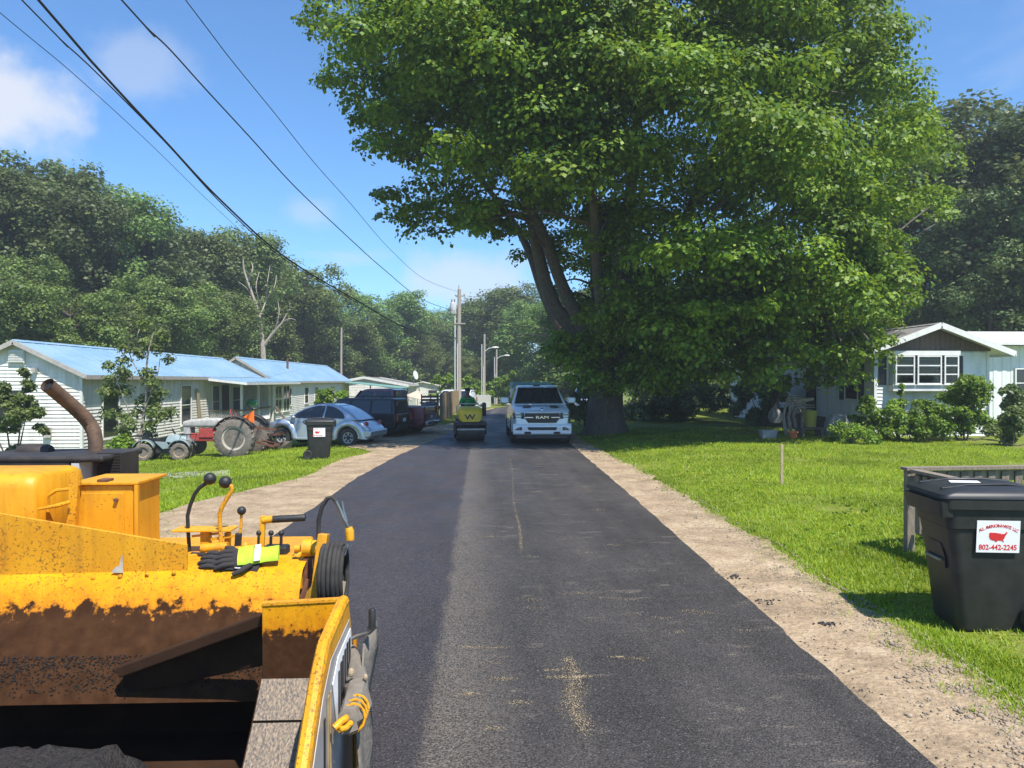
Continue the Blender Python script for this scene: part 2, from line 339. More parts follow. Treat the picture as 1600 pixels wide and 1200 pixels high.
def asphalt(name):
    """one paving shader for both lanes: bluish fresh mat left of the joint, drier browner mat right of it, dust along the joint"""
    m = bpy.data.materials.new(name); m.use_nodes = True; t = m.node_tree; b = t.nodes['Principled BSDF']; L = t.links.new
    def nd(ty, **k):
        n = t.nodes.new(ty)
        for q, v in k.items(): setattr(n, q, v)
        return n
    def mth(op, x, y=None, z=None):
        n = nd('ShaderNodeMath', operation=op)
        for i, v in enumerate((x, y, z)):
            if v is None: continue
            if isinstance(v, (int, float)): n.inputs[i].default_value = v
            else: L(v, n.inputs[i])
        return n.outputs[0]
    def rng_(x, a, c, lo, hi):
        n = nd('ShaderNodeMapRange', interpolation_type='SMOOTHSTEP'); L(x, n.inputs[0]); n.inputs[1].default_value = a; n.inputs[2].default_value = c; n.inputs[3].default_value = lo; n.inputs[4].default_value = hi; return n.outputs[0]
    def noise(scale, det, sc=None, ro=.6):
        n = nd('ShaderNodeTexNoise'); n.inputs['Scale'].default_value = scale; n.inputs['Detail'].default_value = det; n.inputs['Roughness'].default_value = ro
        if sc: q = nd('ShaderNodeMapping'); q.inputs['Scale'].default_value = sc; L(pos, q.inputs[0]); L(q.outputs[0], n.inputs['Vector'])
        else: L(pos, n.inputs['Vector'])
        return n.outputs['Fac']
    def mix(f, c1, c2):
        n = nd('ShaderNodeMixRGB')
        for i, v in enumerate((f, c1, c2)):
            if isinstance(v, tuple): n.inputs[i].default_value = (*v, 1)
            else: L(v, n.inputs[i])
        return n.outputs[0]
    pos = nd('ShaderNodeNewGeometry').outputs['Position']; sp = nd('ShaderNodeSeparateXYZ'); L(pos, sp.inputs[0])
    off = mth('ADD', mth('MULTIPLY', mth('MAXIMUM', mth('SUBTRACT', sp.outputs[1], 30), 0), .045), -.33)
    u = mth('ADD', mth('SUBTRACT', sp.outputs[0], off), mth('MULTIPLY', mth('SUBTRACT', noise(2.2, 6), .5), .16))      # metres right of the joint
    side = rng_(u, -.07, .09, 0, 1)
    n1 = noise(.7, 8, (1.7, .45, 1)); n1 = rng_(n1, .33, .68, 0, 1)
    left = mix(n1, (.031, .0265, .0275), (.043, .0375, .039)); right = mix(n1, (.034, .030, .0272), (.053, .0465, .042))
    col = mix(side, left, right)
    # roller passes: faint long lighter bands, and warm dust along the joint and in scuffs
    band = mth('MULTIPLY', rng_(noise(1.1, 3, (2.4, .035, 1)), .45, .7, 0, 1), .35)
    joint = mth('MULTIPLY', rng_(u, -.06, .04, 0, 1), rng_(u, .04, .7, .26, 0))
    scuff = rng_(noise(1.7, 8, (1, 2.4, 1)), .56, .78, 0, .5); scuff = mth('MULTIPLY', scuff, side)
    dust = mth('MAXIMUM', mth('MAXIMUM', joint, scuff), mth('MULTIPLY', band, mth('MULTIPLY', side, .16)))
    vo = nd('ShaderNodeTexVoronoi'); vo.inputs['Scale'].default_value = 120; L(pos, vo.inputs['Vector']); sc_ = nd('ShaderNodeSeparateColor'); L(vo.outputs['Color'], sc_.inputs[0])
    grain = rng_(sc_.outputs[0], 0, 1, .5, 1.6)
    col = mix(mth('MINIMUM', mth('MULTIPLY', dust, grain), .8), col, (.185, .155, .12))
    hs = nd('ShaderNodeHueSaturation'); L(grain, hs.inputs['Value']); L(col, hs.inputs['Color']); col = hs.outputs[0]
    pale_stone = rng_(sc_.outputs[1], .965, .99, 0, .55); col = mix(pale_stone, col, (.19, .18, .17))                       # pale stone faces
    L(col, b.inputs['Base Color']); b.inputs['Specular IOR Level'].default_value = .4; L(rng_(noise(1.3, 5), .3, .7, .5, .72), b.inputs['Roughness'])
    bp = nd('ShaderNodeBump'); bp.inputs['Strength'].default_value = .8; bp.inputs['Distance'].default_value = .006
    v4 = nd('ShaderNodeTexVoronoi'); v4.inputs['Scale'].default_value = 75; L(pos, v4.inputs['Vector']); L(v4.outputs['Distance'], bp.inputs['Height']); L(bp.outputs[0], b.inputs['Normal'])
    MATS[name] = m
asphalt('asphalt')
# ground sheet, fine near the road
xs = np.concatenate([np.linspace(-400, -40, 20), np.linspace(-36, -20, 9), np.arange(-19.5, 14, .5), np.linspace(15, 40, 12), np.linspace(60, 400, 15)])
ys = np.concatenate([np.linspace(-60, -5, 12), np.arange(-3, 60, 1.5), np.arange(60, 150, 3.), np.linspace(160, 900, 20)])
V = np.array([(x, y, gz(x, y)) for y in ys for x in xs]); nx = len(xs); ny = len(ys)
F = np.array([(j*nx+i, j*nx+i+1, (j+1)*nx+i+1, (j+1)*nx+i) for j in range(ny-1) for i in range(nx-1)])
tag(npmesh('ground', V, F, 'grass_ground', smooth=True), 'sunlit green lawn ground', 'ground', kind='structure')
LE = [(-8, -3.0), (0, -2.95), (8, -2.92), (17, -2.75), (22, -2.4), (25, -2.05), (31, -1.35), (40, -.75), (50, -.1), (58, .5), (66, 1.3), (75, 2.4), (90, 6.0), (110, 14), (125, 24)]
RE = [(-8, 2.3), (0, 2.42), (8, 2.65), (14, 2.82), (22, 2.98), (28, 3.1), (36, 3.5), (45, 4.1), (52, 4.7), (60, 5.4), (67, 6.2), (75, 7.3), (90, 11.2), (110, 19.5), (125, 30)]
def interp(tab, y): return float(np.interp(y, [a for a, b in tab], [b for a, b in tab]))
le = lambda y: interp(LE, y); re_ = lambda y: interp(RE, y)
JX = lambda y: -.33 + max(0, y-30)*.045 + max(0, y-70)*.14
def strip(name, fl, fr, y0, y1, step, z, m, label, wob=0, thick=0, cols=6, seed=0, cat='road', rough=0):
    b = MB(); yy = list(np.arange(y0, y1+.001, step)); rows = []
    for y in yy:
        a = fl(y) + wob*mnoise.noise(Vector((seed, y*1.7, 0))) + .5*wob*mnoise.noise(Vector((seed, y*6, 2)))
        c = fr(y) + wob*mnoise.noise(Vector((seed+9, y*1.7, 0))) + .5*wob*mnoise.noise(Vector((seed+9, y*6, 2)))
        r = []
        for k in range(cols+1):
            x = a+(c-a)*k/cols; f_ = rough*(.6*mnoise.noise(Vector((x*4, y*4, 1)))+.5*mnoise.noise(Vector((x*11, y*11, 6)))+.3*mnoise.noise(Vector((x*25, y*25, 3))))*(1 if 0 < k < cols else 0); r.append((x, y, gz(x, y)+z+f_))
        if thick: r = [(a-.05, y, gz(a, y)-.02)] + r + [(c+.05, y, gz(c, y)-.02)]
        rows.append(r)
    n = len(rows[0])
    b.add([p for r in rows for p in r], [(j*n+i, j*n+i+1, (j+1)*n+i+1, (j+1)*n+i) for j in range(len(rows)-1) for i in range(n-1)])
    return tag(b.build(name, m, smooth=30, fix=False), label, cat, kind='structure')
strip('road_left_lane', le, JX, -4, 125, .12, .054, 'asphalt', 'freshly rolled bluish black asphalt lane on the left', .03, 1, 6, 1)
strip('road_right_lane', lambda y: JX(y)-.14, re_, -4, 125, .12, .048, 'asphalt', 'dusty black asphalt lane on the right', .034, 1, 6, 5)
# dirt strips along both road edges
rs_w = lambda y: 1.05 + .25*mnoise.noise(Vector((0, y*.35, 4))) - .45*sst(14, 30, y) - .3*sst(38, 60, y)
strip('shoulder_right', lambda y: re_(y)-.25, lambda y: re_(y)+rs_w(y), -4, 70, .07, .024, 'dirt', 'dry tan dirt and stone shoulder along the right road edge', .13, 0, 20, 21, 'dirt shoulder', .022)
def lsw(y):
    return .55 + 2.1*math.exp(-((y-13.5)/3.4)**2) + .9*math.exp(-((y-21)/3.5)**2) + 2.2*sst(23, 27, y)*(1-sst(34, 40, y))
strip('shoulder_left', lambda y: le(y)-lsw(y), lambda y: le(y)+.25, -4, 70, .1, .024, 'dirt', 'bare tan dirt apron along the left road edge', .16, 0, 24, 31, 'dirt shoulder', .018)
p0, p1, p2, p3 = G(190, 748), G(360, 744), G(360, 735), G(190, 739)
b = MB(); N = 24; rows = []
for i in range(N+1):
    t_ = i/N; a = p0.lerp(p1, t_) ; c = p3.lerp(p2, t_); rows.append([(q.x, q.y + .25*mnoise.noise(Vector((i*.5, s_*7, 1))), gz(q.x, q.y)+.012) for s_, q in ((0, a), (.5, a.lerp(c, .5)), (1, c))])
b.add([p for r in rows for p in r], [(j*3+i, j*3+i+1, (j+1)*3+i+1, (j+1)*3+i) for j in range(N) for i in range(2)])
tag(b.build('gravel_path', 'gravel', fix=False), 'short grey gravel path across the left lawn', 'path', kind='structure')
# ---- grass blades
leafmat('grass_blade', (.12, .205, .008), (.2, .31, .011), (.34, .39, .03), .4)
def on_dirt(x, y):
    wob = .13*mnoise.noise(Vector((30, y*1.7, 0)))
    if x > 0: return x < re_(y) + rs_w(y) + wob - .1
    return x > le(y) - lsw(y) + .05
def grass(name, x0, x1, y0, y1, n, hgt, label, pw=2.0, skip=None):
    ymin = y0; u = rng.random(n)
    Y = 1/(1/y0 + u*(1/y1-1/y0)) if pw == 2.0 else y0+(y1-y0)*u
    X = x0+(x1-x0)*rng.random(n); keep = []
    for i in range(n):
        if on_dirt(X[i], Y[i]) and not (rnd.random() < .1 and not on_dirt(X[i]+(.28 if X[i] > 0 else -.28), Y[i])): continue
        if skip and skip(X[i], Y[i]): continue
        if mnoise.noise(Vector((X[i]*.8, Y[i]*.8, 11))) > .42 and rnd.random() < .8: continue      # worn patches
        keep.append(i)
    X = X[keep]; Y = Y[keep]; n = len(X); Z = np.array([gz(a, c) for a, c in zip(X, Y)])
    dist = np.hypot(X, Y); Vs = []; k = 4
    patch = np.array([mnoise.noise(Vector((a*.5, c*.5, 3))) for a, c in zip(X, Y)])
    for q in range(k):
        ang = rng.random(n)*6.283; lean = .02+.05*rng.random(n); h = hgt*(.55+.75*rng.random(n))*(1+.5*patch)*(1+.012*dist)
        wd = (.003+.0028*rng.random(n))*(1+.075*dist)
        ox = (rng.random(n)-.5)*.07*(1+.05*dist); oy = (rng.random(n)-.5)*.07*(1+.05*dist)
        bx_, by_ = X+ox, Y+oy; dx, dy = np.cos(ang), np.sin(ang)
        sp = 1+.02*dist
        Vs.append(np.stack([np.stack([bx_-dy*wd, by_+dx*wd, Z-.005], 1), np.stack([bx_+dy*wd, by_-dx*wd, Z-.005], 1),
                            np.stack([bx_+dx*lean*sp, by_+dy*lean*sp, Z+h], 1)], 1))
    V = np.concatenate(Vs).reshape(-1, 3); F = np.arange(len(V)).reshape(-1, 3)
    return tag(npmesh(name, V, F, 'grass_blade'), label, 'grass', kind='stuff')
grass('lawn_grass', 3.0, 16, 3.4, 33, 160000, .046, 'bright green mown grass on the right lawn')
grass('roadside_grass', -13, -3, 7, 30, 70000, .044, 'green mown grass on the left lawn')
def weeds(n, seed):                                         # clover and plantain rosettes in loose patches
    r_ = random.Random(seed); bl = []
    while len(bl) < n:
        y = 1/(1/3.8+r_.random()*(1/26-1/3.8)); x = r_.uniform(3.2, 13) if r_.random() < .72 else r_.uniform(-12, -3.6)
        if on_dirt(x, y) or mnoise.noise(Vector((x*.45, y*.45, 21))) < .12: continue
        bl.append((x, y, gz(x, y)+.02, .06, .06, .03))
    return bl
WEEDS = weeds(900, 4)
# ---- stones on the shoulders, sand spilled on the right lane
def pebbles(name, pts, m, label, flat=.6):
    V = []; F = []; base = np.array([(1,0,0),(0,1,0),(-1,0,0),(0,-1,0),(0,0,1),(0,0,-1)], float)
    fc = np.array([(0,1,4),(1,2,4),(2,3,4),(3,0,4),(1,0,5),(2,1,5),(3,2,5),(0,3,5)])
    for i, (x, y, z, s) in enumerate(pts):
        a = rnd.random()*6.28; c, d = math.cos(a), math.sin(a); q = base*(.6+.7*rng.random((6, 3)))*s; q[:, 2] *= flat
        q = np.stack([q[:, 0]*c-q[:, 1]*d, q[:, 0]*d+q[:, 1]*c, q[:, 2]], 1) + (x, y, z)
        V.append(q); F.append(fc+6*i)
    return tag(npmesh(name, np.concatenate(V), np.concatenate(F), m), label, 'stones', kind='stuff')
mat('stone', (.36, .285, .2), (.2, .16, .12), 14, .95, world=True)
mat('sand', (.32, .235, .125), (.36, .29, .19), 9, .95, world=True)
mat('tar_crumb', (.025, .025, .028), None, rough=.8)
P = []
for i in range(5200):
    y = 1/(1/3.6+rnd.random()*(1/30-1/3.6)); f = min(1, abs(rnd.gauss(.72, .25))); x = re_(y)+.05+f*(rs_w(y)+.05)
    s = rnd.choice((.005, .007, .01, .012, .016))*(1 if rnd.random() < .96 else 2.0); P.append((x, y, gz(x, y)+.024, s))
for i in range(1600):
    y = rnd.uniform(9, 25); x = le(y)-rnd.random()*lsw(y); P.append((x, y, gz(x, y)+.024, rnd.uniform(.006, .016)))
for i in range(1500):                                       # earth clods along the grass side
    y = 1/(1/3.6+rnd.random()*(1/24-1/3.6)); x = re_(y)+rs_w(y)*min(1.1, max(.35, rnd.gauss(.85, .16))); P.append((x, y, gz(x, y)+.022, rnd.uniform(.012, .034)*(.5+.5*rnd.random())))
pebbles('shoulder_stones', P, 'stone', 'loose tan stones scattered along the dirt shoulders')
P = []
for i in range(150):
    y = 1/(1/4+rnd.random()*(1/22-1/4)); x = re_(y)+.06+abs(rnd.gauss(0, .1)); P.append((x, y, gz(x, y)+.03, rnd.uniform(.004, .010)))
for cx, cy in ((1145, 905), (1200, 945), (1100, 893), (1290, 980)):
    g0 = G(cx, cy)
    for i in range(26): x = g0.x+rnd.gauss(0, .07); y = g0.y+rnd.gauss(0, .05); P.append((x, y, gz(x, y)+.032, rnd.uniform(.008, .02)))
pebbles('asphalt_crumbs', P, 'tar_crumb', 'black asphalt crumbs dropped on the right dirt shoulder')
P = []
def spill(px, py, n, sx, sy, a=0):
    g0 = G(px, py)
    for i in range(n):
        u, v = rnd.gauss(0, sx), rnd.gauss(0, sy); c, d = math.cos(a), math.sin(a)
        P.append((g0.x+u*c-v*d, g0.y+u*d+v*c, .05, rnd.uniform(.0026, .006)*(1+.03*g0.y)))
for t_ in np.linspace(0, 1, 16): spill(887+22*t_+7*math.sin(t_*7), 1040+110*t_, 55, .028+.016*math.sin(t_*3.1), .06)
spill(893, 1068, 160, .11, .018); spill(866, 1057, 60, .05, .012); spill(965, 1036, 60, .04, .011); spill(735, 1020, 46, .05, .014)
spill(770, 1021, 36, .06, .014); spill(782, 1071, 60, .06, .02); spill(735, 1095, 56, .05, .015); spill(810, 1109, 60, .05, .02); spill(770, 1150, 40, .04, .02)
for px, py in ((1080, 962), (1055, 996), (1045, 975), (945, 940), (975, 945), (830, 944), (835, 957), (1000, 1038), (990, 968), (895, 935), (1170, 995), (760, 1044), (912, 935), (730, 925), (905, 868), (960, 857), (880, 846), (830, 875), (765, 842), (840, 772), (1100, 965), (870, 785), (920, 770), (880, 760), (860, 745), (840, 730), (800, 790), (940, 800)):
    for k in range(2): spill(px+rnd.uniform(-10, 10), py+rnd.uniform(-2, 2), 17, .07, .026, rnd.uniform(-.4, .4))
for t_ in np.linspace(0, 1, 30): spill(814-18*t_+2*math.sin(t_*9), 862-140*t_, 26 if t_ < .35 else 13, .012, .14)
pebbles('spilled_sand', P, 'sand', 'tan sand spilled and tracked over the right lane', .35)
# ================================================================ houses
m_ = bpy.data.materials.new('clear_glass'); m_.use_nodes = True; t_n = m_.node_tree; t_n.nodes.clear()
_tr = t_n.nodes.new('ShaderNodeBsdfTransparent'); _tr.inputs[0].default_value = (.55, .58, .58, 1); _gl = t_n.nodes.new('ShaderNodeBsdfGlossy'); _gl.inputs['Roughness'].default_value = .03
_lw = t_n.nodes.new('ShaderNodeFresnel'); _mx = t_n.nodes.new('ShaderNodeMixShader'); _o = t_n.nodes.new('ShaderNodeOutputMaterial')
t_n.links.new(_lw.outputs[0], _mx.inputs[0]); t_n.links.new(_tr.outputs[0], _mx.inputs[1]); t_n.links.new(_gl.outputs[0], _mx.inputs[2]); t_n.links.new(_mx.outputs[0], _o.inputs[0])
MATS['clear_glass'] = m_
def siding(b, p0, u, L, n, z0, z1, pitch, clip=None, proud=.034):
    p0 = Vector(p0); u = Vector(u); n = Vector(n); z = z0; k = 0
    while z < z1-1e-3:
        zt = min(z+pitch, z1); a0, b0 = clip(z) if clip else (0, L); a1, b1 = clip(zt) if clip else (0, L)
        if b0-a0 > .02:
            if b1 < a1: a1 = b1 = (a1+b1)/2
            w_ = proud+.002*math.sin(k*5.1)
            q = [p0+u*a0+n*w_, p0+u*b0+n*w_, p0+u*b1+n*.003, p0+u*a1+n*.003]
            q[0].z = q[1].z = z; q[2].z = q[3].z = zt
            e = [p0+u*a0+n*.003, p0+u*b0+n*.003]; e[0].z = e[1].z = z
            b.add(q+e, [(0, 1, 2, 3), (4, 5, 1, 0)])
        z = zt; k += 1
    return b
def window(par, p, u, n, w, h, rows=2, cols=1, fm='white_paint', fw=.06, glass='dark_glass', name='window'):
    p = Vector(p); u = Vector(u); n = Vector(n); up = Vector((0, 0, 1)); b = MB()
    def bar(a0, a1, c0, c1, d0, d1): b.prism([p+u*a0+up*c0+n*d0, p+u*a1+up*c0+n*d0, p+u*a1+up*c1+n*d0, p+u*a0+up*c1+n*d0], n*(d1-d0))
    bar(-fw, 0, -fw, h+fw, .022, .075); bar(w, w+fw, -fw, h+fw, .022, .075); bar(.001, w-.001, h, h+fw, .022, .072); bar(-.04-fw, w+fw+.04, -fw-.03, -fw, .022, .1); bar(.001, w-.001, -fw+.001, 0, .022, .072)
    for i in range(1, rows): bar(.001, w-.001, h*i/rows-.022, h*i/rows+.022, .024, .065)
    for i in range(1, cols): bar(w*i/cols-.02, w*i/cols+.02, .001, h-.001, .024, .067)
    f = b.build(name, fm, par, world=True)
    g = MB()
    g.prism([p+n*.03, p+u*w+n*.03, p+u*w+up*h+n*.03, p+up*h+n*.03], n*.012)
    g.build('pane', glass, f, world=True); return f
def gable_roof(par, X0, X1, Y0, Y1, ze, zr, oh, og, rm, tm, ribs=.9, th=.06, fz=.16):
    xm = (X0+X1)/2; sl = (zr-ze)/(xm-X0); zl = ze-oh*sl
    for sgn in (-1, 1):
        xe = xm+sgn*((X1-X0)/2+oh); b = MB()
        a = [(xe, Y0-og, zl), (xe, Y1+og, zl), (xm, Y1+og, zr), (xm, Y0-og, zr)]
        b.prism(a, (0, 0, th))
        if ribs:
            y = Y0-og+.15
            while y < Y1+og:
                b.bar(Vector((xe, y, zl+th+.008)), Vector((xm, y, zr+th+.008)), .035, .022); y += ribs
        r = b.build('roof', rm, par, world=True)
        f = MB()                                            # rake and eave boards
        f.bar(Vector((xe, Y0-og-.018, zl+th/2-.04)), Vector((xm, Y0-og-.018, zr+th/2-.04)), .03, fz)
        f.bar(Vector((xe, Y1+og+.018, zl+th/2-.04)), Vector((xm, Y1+og+.018, zr+th/2-.04)), .03, fz)
        f.bx((min(xe, xe+sgn*.028)+sgn*.003, Y0-og-.03, zl-.1), (max(xe, xe+sgn*.028)+sgn*.003, Y1+og+.03, zl+th-.005))
        f.build('fascia', tm, r, world=True)
        s_ = MB(); xi = xm+sgn*(X1-X0)/2
        s_.prism([(xe-sgn*.01, Y0-og+.01, zl-.012), (xe-sgn*.01, Y1+og-.01, zl-.012), (xm, Y1+og-.01, zr-.012), (xm, Y0-og+.01, zr-.012)], (0, 0, .008))
        s_.build('soffit', tm, r, world=True)
    b = MB(); b.prism([(xm-.16, Y0-og-.01, zr+th-.16*sl+.03), (xm, Y0-og-.01, zr+th+.035), (xm+.16, Y0-og-.01, zr+th-.16*sl+.03)], (0, Y1-Y0+2*og+.02, 0))
    b.build('ridge_cap', rm, par, world=True)
def walls(par, X0, X1, Y0, Y1, zb, ze, zr, sm, pitch, trim='white_paint', gable_front=True):
    xm = (X0+X1)/2; W = X1-X0
    def clip(z):
        if z <= ze: return (0, W)
        k = (z-ze)/(zr-ze)*W/2; return (k, W-k)
    b = MB(); siding(b, (X0, Y0, 0), (1, 0, 0), W, (0, -1, 0), zb, zr if gable_front else ze, pitch, clip); b.build('wall', sm, par, world=True, fix=False)
    b = MB(); siding(b, (X0, Y1, 0), (1, 0, 0), W, (0, 1, 0), zb, zr, pitch, clip); b.build('wall', sm, par, world=True, fix=False)
    b = MB(); siding(b, (X1, Y0, 0), (0, 1, 0), Y1-Y0, (1, 0, 0), zb, ze, pitch); b.build('wall', sm, par, world=True, fix=False)
    b = MB(); siding(b, (X0, Y0, 0), (0, 1, 0), Y1-Y0, (-1, 0, 0), zb, ze, pitch); b.build('wall', sm, par, world=True, fix=False)
    for x in (X0, X1):
        for y in (Y0, Y1): b = MB(); b.bx((x-.05, y-.05, zb-.02), (x+.05, y+.05, ze)); b.build('corner_trim', trim, par, world=True)
UY = (0, 1, 0); UX = (1, 0, 0); NX = (1, 0, 0); NYm = (0, -1, 0)
# ---- nearest mobile home on the left
H1 = thing('mobile_home', 'white clapboard mobile home with blue metal roof and front porch, nearest on the left', 'house', (-17.7, 40, -.45))
walls(H1, -19.6, -15, 28.9, 51, -.5, 2.5, 3.62, 'white_siding', .135)
gable_roof(H1, -19.6, -15, 28.9, 51, 2.5, 3.62, .3, .28, 'blue_roof', 'grey_trim', .85)
for y, w_, zb, zt in ((30.4, 1.3, -.02, 1.75), (34.2, .8, .55, 1.85), (38.2, 1.25, .05, 1.95)):
    window(H1, (-15, y, zb), UY, NX, w_, zt-zb, 2)
window(H1, (-18.2, 28.9, .85), UX, NYm, 1.1, 1.0, 2)
b = MB(); b.bx((-17.58, 28.8, 2.85), (-17.0, 28.88, 3.33)); V_ = b.build('gable_vent', 'white_paint', H1, world=True)
b = MB()
for i in range(7): b.bx((-17.55, 28.76, 2.89+.06*i), (-17.03, 28.797, 2.92+.06*i))
b.build('louvre', 'white_siding', V_, world=True)
b = MB(); b.bx((-16.3, 28.72, .1), (-16.05, 28.86, .5)); b.build('meter_box', 'grey_paint', H1, world=True, bevel=.02)
b = MB(); b.bx((-16.7, 28.7, 2.5), (-16.55, 28.86, 2.67)); b.build('porch_light', 'grey_trim', H1, world=True)
# porch on the road side
b = MB(); b.bx((-14.96, 42, -.5), (-13.2, 47.6, -.12)); b.build('porch_deck', 'grey_board', H1, world=True)
b = MB(); b.prism([(-15.0, 41.2, 2.36), (-12.7, 41.2, 2.1), (-12.7, 53.2, 2.1), (-15.0, 53.2, 2.36)], (0, 0, .05))
for y in np.arange(41.5, 53, .9): b.bar((-15.0, y, 2.42), (-12.7, y, 2.16), .035, .02)
r_ = b.build('porch_roof', 'blue_roof', H1, world=True)
b = MB(); b.bx((-12.74, 41.15, 1.98), (-12.66, 53.25, 2.1)); b.bar((-15, 41.17, 2.3), (-12.7, 41.17, 2.04), .04, .12); b.build('fascia', 'white_paint', r_, world=True)
for y in (42.1, 45.2, 47.5):
    b = MB(); b.bx((-13.3, y-.06, -.12), (-13.18, y+.06, 2.1)); b.build('porch_post', 'white_paint', H1, world=True)
def lattice(par, p, u, L, h):
    p = Vector(p); u = Vector(u); b = MB(); s_ = .14; k = -int(h/s_)-1
    n = Vector((u.y, -u.x, 0))*.012
    while k*s_ < L:
        for sg in (1, -1):
            a0 = k*s_ if sg > 0 else k*s_+h; a1 = a0+sg*h
            t0, t1 = 0, 1
            lo, hi = min(a0, a1), max(a0, a1)
            if hi > 0 and lo < L:
                for lim in (0, L):
                    pass
                c0 = max(0, min(L, a0)); c1 = max(0, min(L, a1)); t0 = (c0-a0)/(a1-a0); t1 = (c1-a0)/(a1-a0)
                if abs(t1-t0) > .02: b.bar(p+u*c0+Vector((0, 0, h*t0))+n*sg, p+u*c1+Vector((0, 0, h*t1))+n*sg, .012, .035, up=(u.y, -u.x, 0))
        k += 1
    o = b.build('lattice', 'white_paint', par, world=True); return o
lattice(H1, (-13.24, 42.15, -.1), UY, 5.3, .68); lattice(H1, (-14.9, 42.05, -.1), UX, 1.65, .68)
b = MB(); b.bx((-13.32, 42, .58), (-13.14, 47.6, .64)); b.bx((-14.96, 41.95, .58), (-13.33, 42.1, .64)); b.build('porch_rail', 'brown_board', H1, world=True)
window(H1, (-15, 42.6, .2), UY, NX, 1.1, 1.7, 2); window(H1, (-15, 46.0, .3), UY, NX, 1.4, 1.5, 2)
b = MB(); b.bx((-14.97, 44.2, -.1), (-14.9, 45.2, 1.95)); d_ = b.build('door', 'dark_metal', H1, world=True)
# enclosed end of the porch
b = MB(); siding(b, (-15, 48.2, 0), UX, 1.8, (0, -1, 0), -.5, 2.05, .135); siding(b, (-13.2, 48.2, 0), UY, 4.2, (1, 0, 0), -.5, 2.05, .135); b.build('wall', 'white_siding', H1, world=True, fix=False)
window(H1, (-13.2, 48.6, .25), UY, NX, 1.5, 1.6, 2, 2); window(H1, (-13.2, 50.6, .25), UY, NX, 1.5, 1.6, 2, 2)
b = MB(); b.bx((-13.25, 48.15, -.5), (-13.15, 48.25, 2.05)); b.build('corner_trim', 'white_paint', H1, world=True)
H1.location.x += .32
# ---- second mobile home
H2 = thing('mobile_home', 'white mobile home with blue metal roof standing beyond the porch of the nearest one', 'house', (-17.5, 70, -.6))
walls(H2, -20, -15, 56, 88, -1.2, 2.3, 3.85, 'white_siding', .14)
gable_roof(H2, -20, -15, 56, 88, 2.3, 3.85, .3, .3, 'blue_roof', 'grey_trim', .85)
b = MB(); b.bx((-17.85, 55.9, 3.05), (-17.3, 55.98, 3.5)); b.build('gable_vent', 'white_paint', H2, world=True)
for y in (60, 66, 70, 78): window(H2, (-15, y, .3), UY, NX, 1.4, 1.3, 2)
b = MB(); b.tube([(-16.4, 66, 3.1), (-16.4, 66, 4.1)], .09, 10); b.build('vent_pipe', 'rust', H2, world=True)
b = MB(); b.prism([(-14.95, 84, 2.0), (-8.6, 84, 1.35), (-8.6, 93.5, 1.35), (-14.95, 93.5, 2.0)], (0, 0, .08)); b.build('carport_roof', 'teal_roof', H2, world=True)
for x, y in ((-8.8, 84.2), (-8.8, 93.3), (-12, 84.2)): b = MB(); b.bx((x-.07, y-.07, -1.4), (x+.07, y+.07, 1.42 if x > -10 else 1.7)); b.build('carport_post', 'grey_board', H2, world=True)
# ---- farther houses on the left
H3 = thing('far_house', 'grey roofed white house with white rake boards carrying a satellite dish', 'house', (-14.6, 103, -1.3))
walls(H3, -19.8, -9.4, 97, 112, -1.6, 1.66, 2.62, 'white_siding', .2)
gable_roof(H3, -19.8, -9.4, 97, 112, 1.66, 2.62, .35, .3, 'grey_roof', 'white_paint', 0, fz=.3)
for x in (-12.6, -10.7): window(H3, (x, 97, -.3), UX, NYm, .9, 1.2, 2)
for y in (99, 103): window(H3, (-9.4, y, -.3), UY, NX, 1.4, 1.1, 2)
H4 = thing('far_house', 'low far house with a tan roof beside the far green bushes', 'house', (-8.5, 128, -1.6))
walls(H4, -12.4, -6.2, 124, 134, -2, 1.35, 2.05, 'white_siding', .2)
gable_roof(H4, -12.4, -6.2, 124, 134, 1.35, 2.05, .4, .4, 'tan_roof', 'white_paint', 0)
window(H4, (-8.4, 124, -.4), UX, NYm, 1.4, 1.1, 2)
# ---- house on the right with the bay window
HR = thing('mobile_home', 'pale clapboard house with bay window and brown gable, behind the right lawn', 'house', (16.6, 34, .16))
BX0, BX1, BY0, BY1 = 14.5, 18.75, 27.7, 44
xm = (BX0+BX1)/2
walls(HR, BX0, BX1, BY0, BY1, .0, 3.3, 4.15, 'blue_siding', .135, gable_front=False)
gable_roof(HR, BX0, BX1, BY0, BY1, 3.42, 4.22, .62, .62, 'grey_roof', 'white_paint', 0, fz=.2)
gp = MB(); gp.prism([(BX0-.1, BY0-.03, 3.3), (BX1+.1, BY0-.03, 3.3), (BX1+.1, BY0-.03, 3.4), (xm, BY0-.03, 4.15), (BX0-.1, BY0-.03, 3.4)], (0, .05, 0))
GP = gp.build('gable_panel', 'brown_board', HR, world=True)
x = BX0-.05; k = 0
while x < BX1+.05:
    w_ = min(.19, BX1+.05-x); zt = min(3.4+.75*(1-abs(x-xm)/(xm-BX0+.1)), 3.4+.75*(1-abs(x+w_-xm)/(xm-BX0+.1)))
    b = MB(); b.bx((x+.006, BY0-.052-.004*(k % 2), 3.29), (x+w_-.006, BY0-.032, max(3.36, zt))); b.build('board', 'brown_board', GP, world=True); x += .19; k += 1
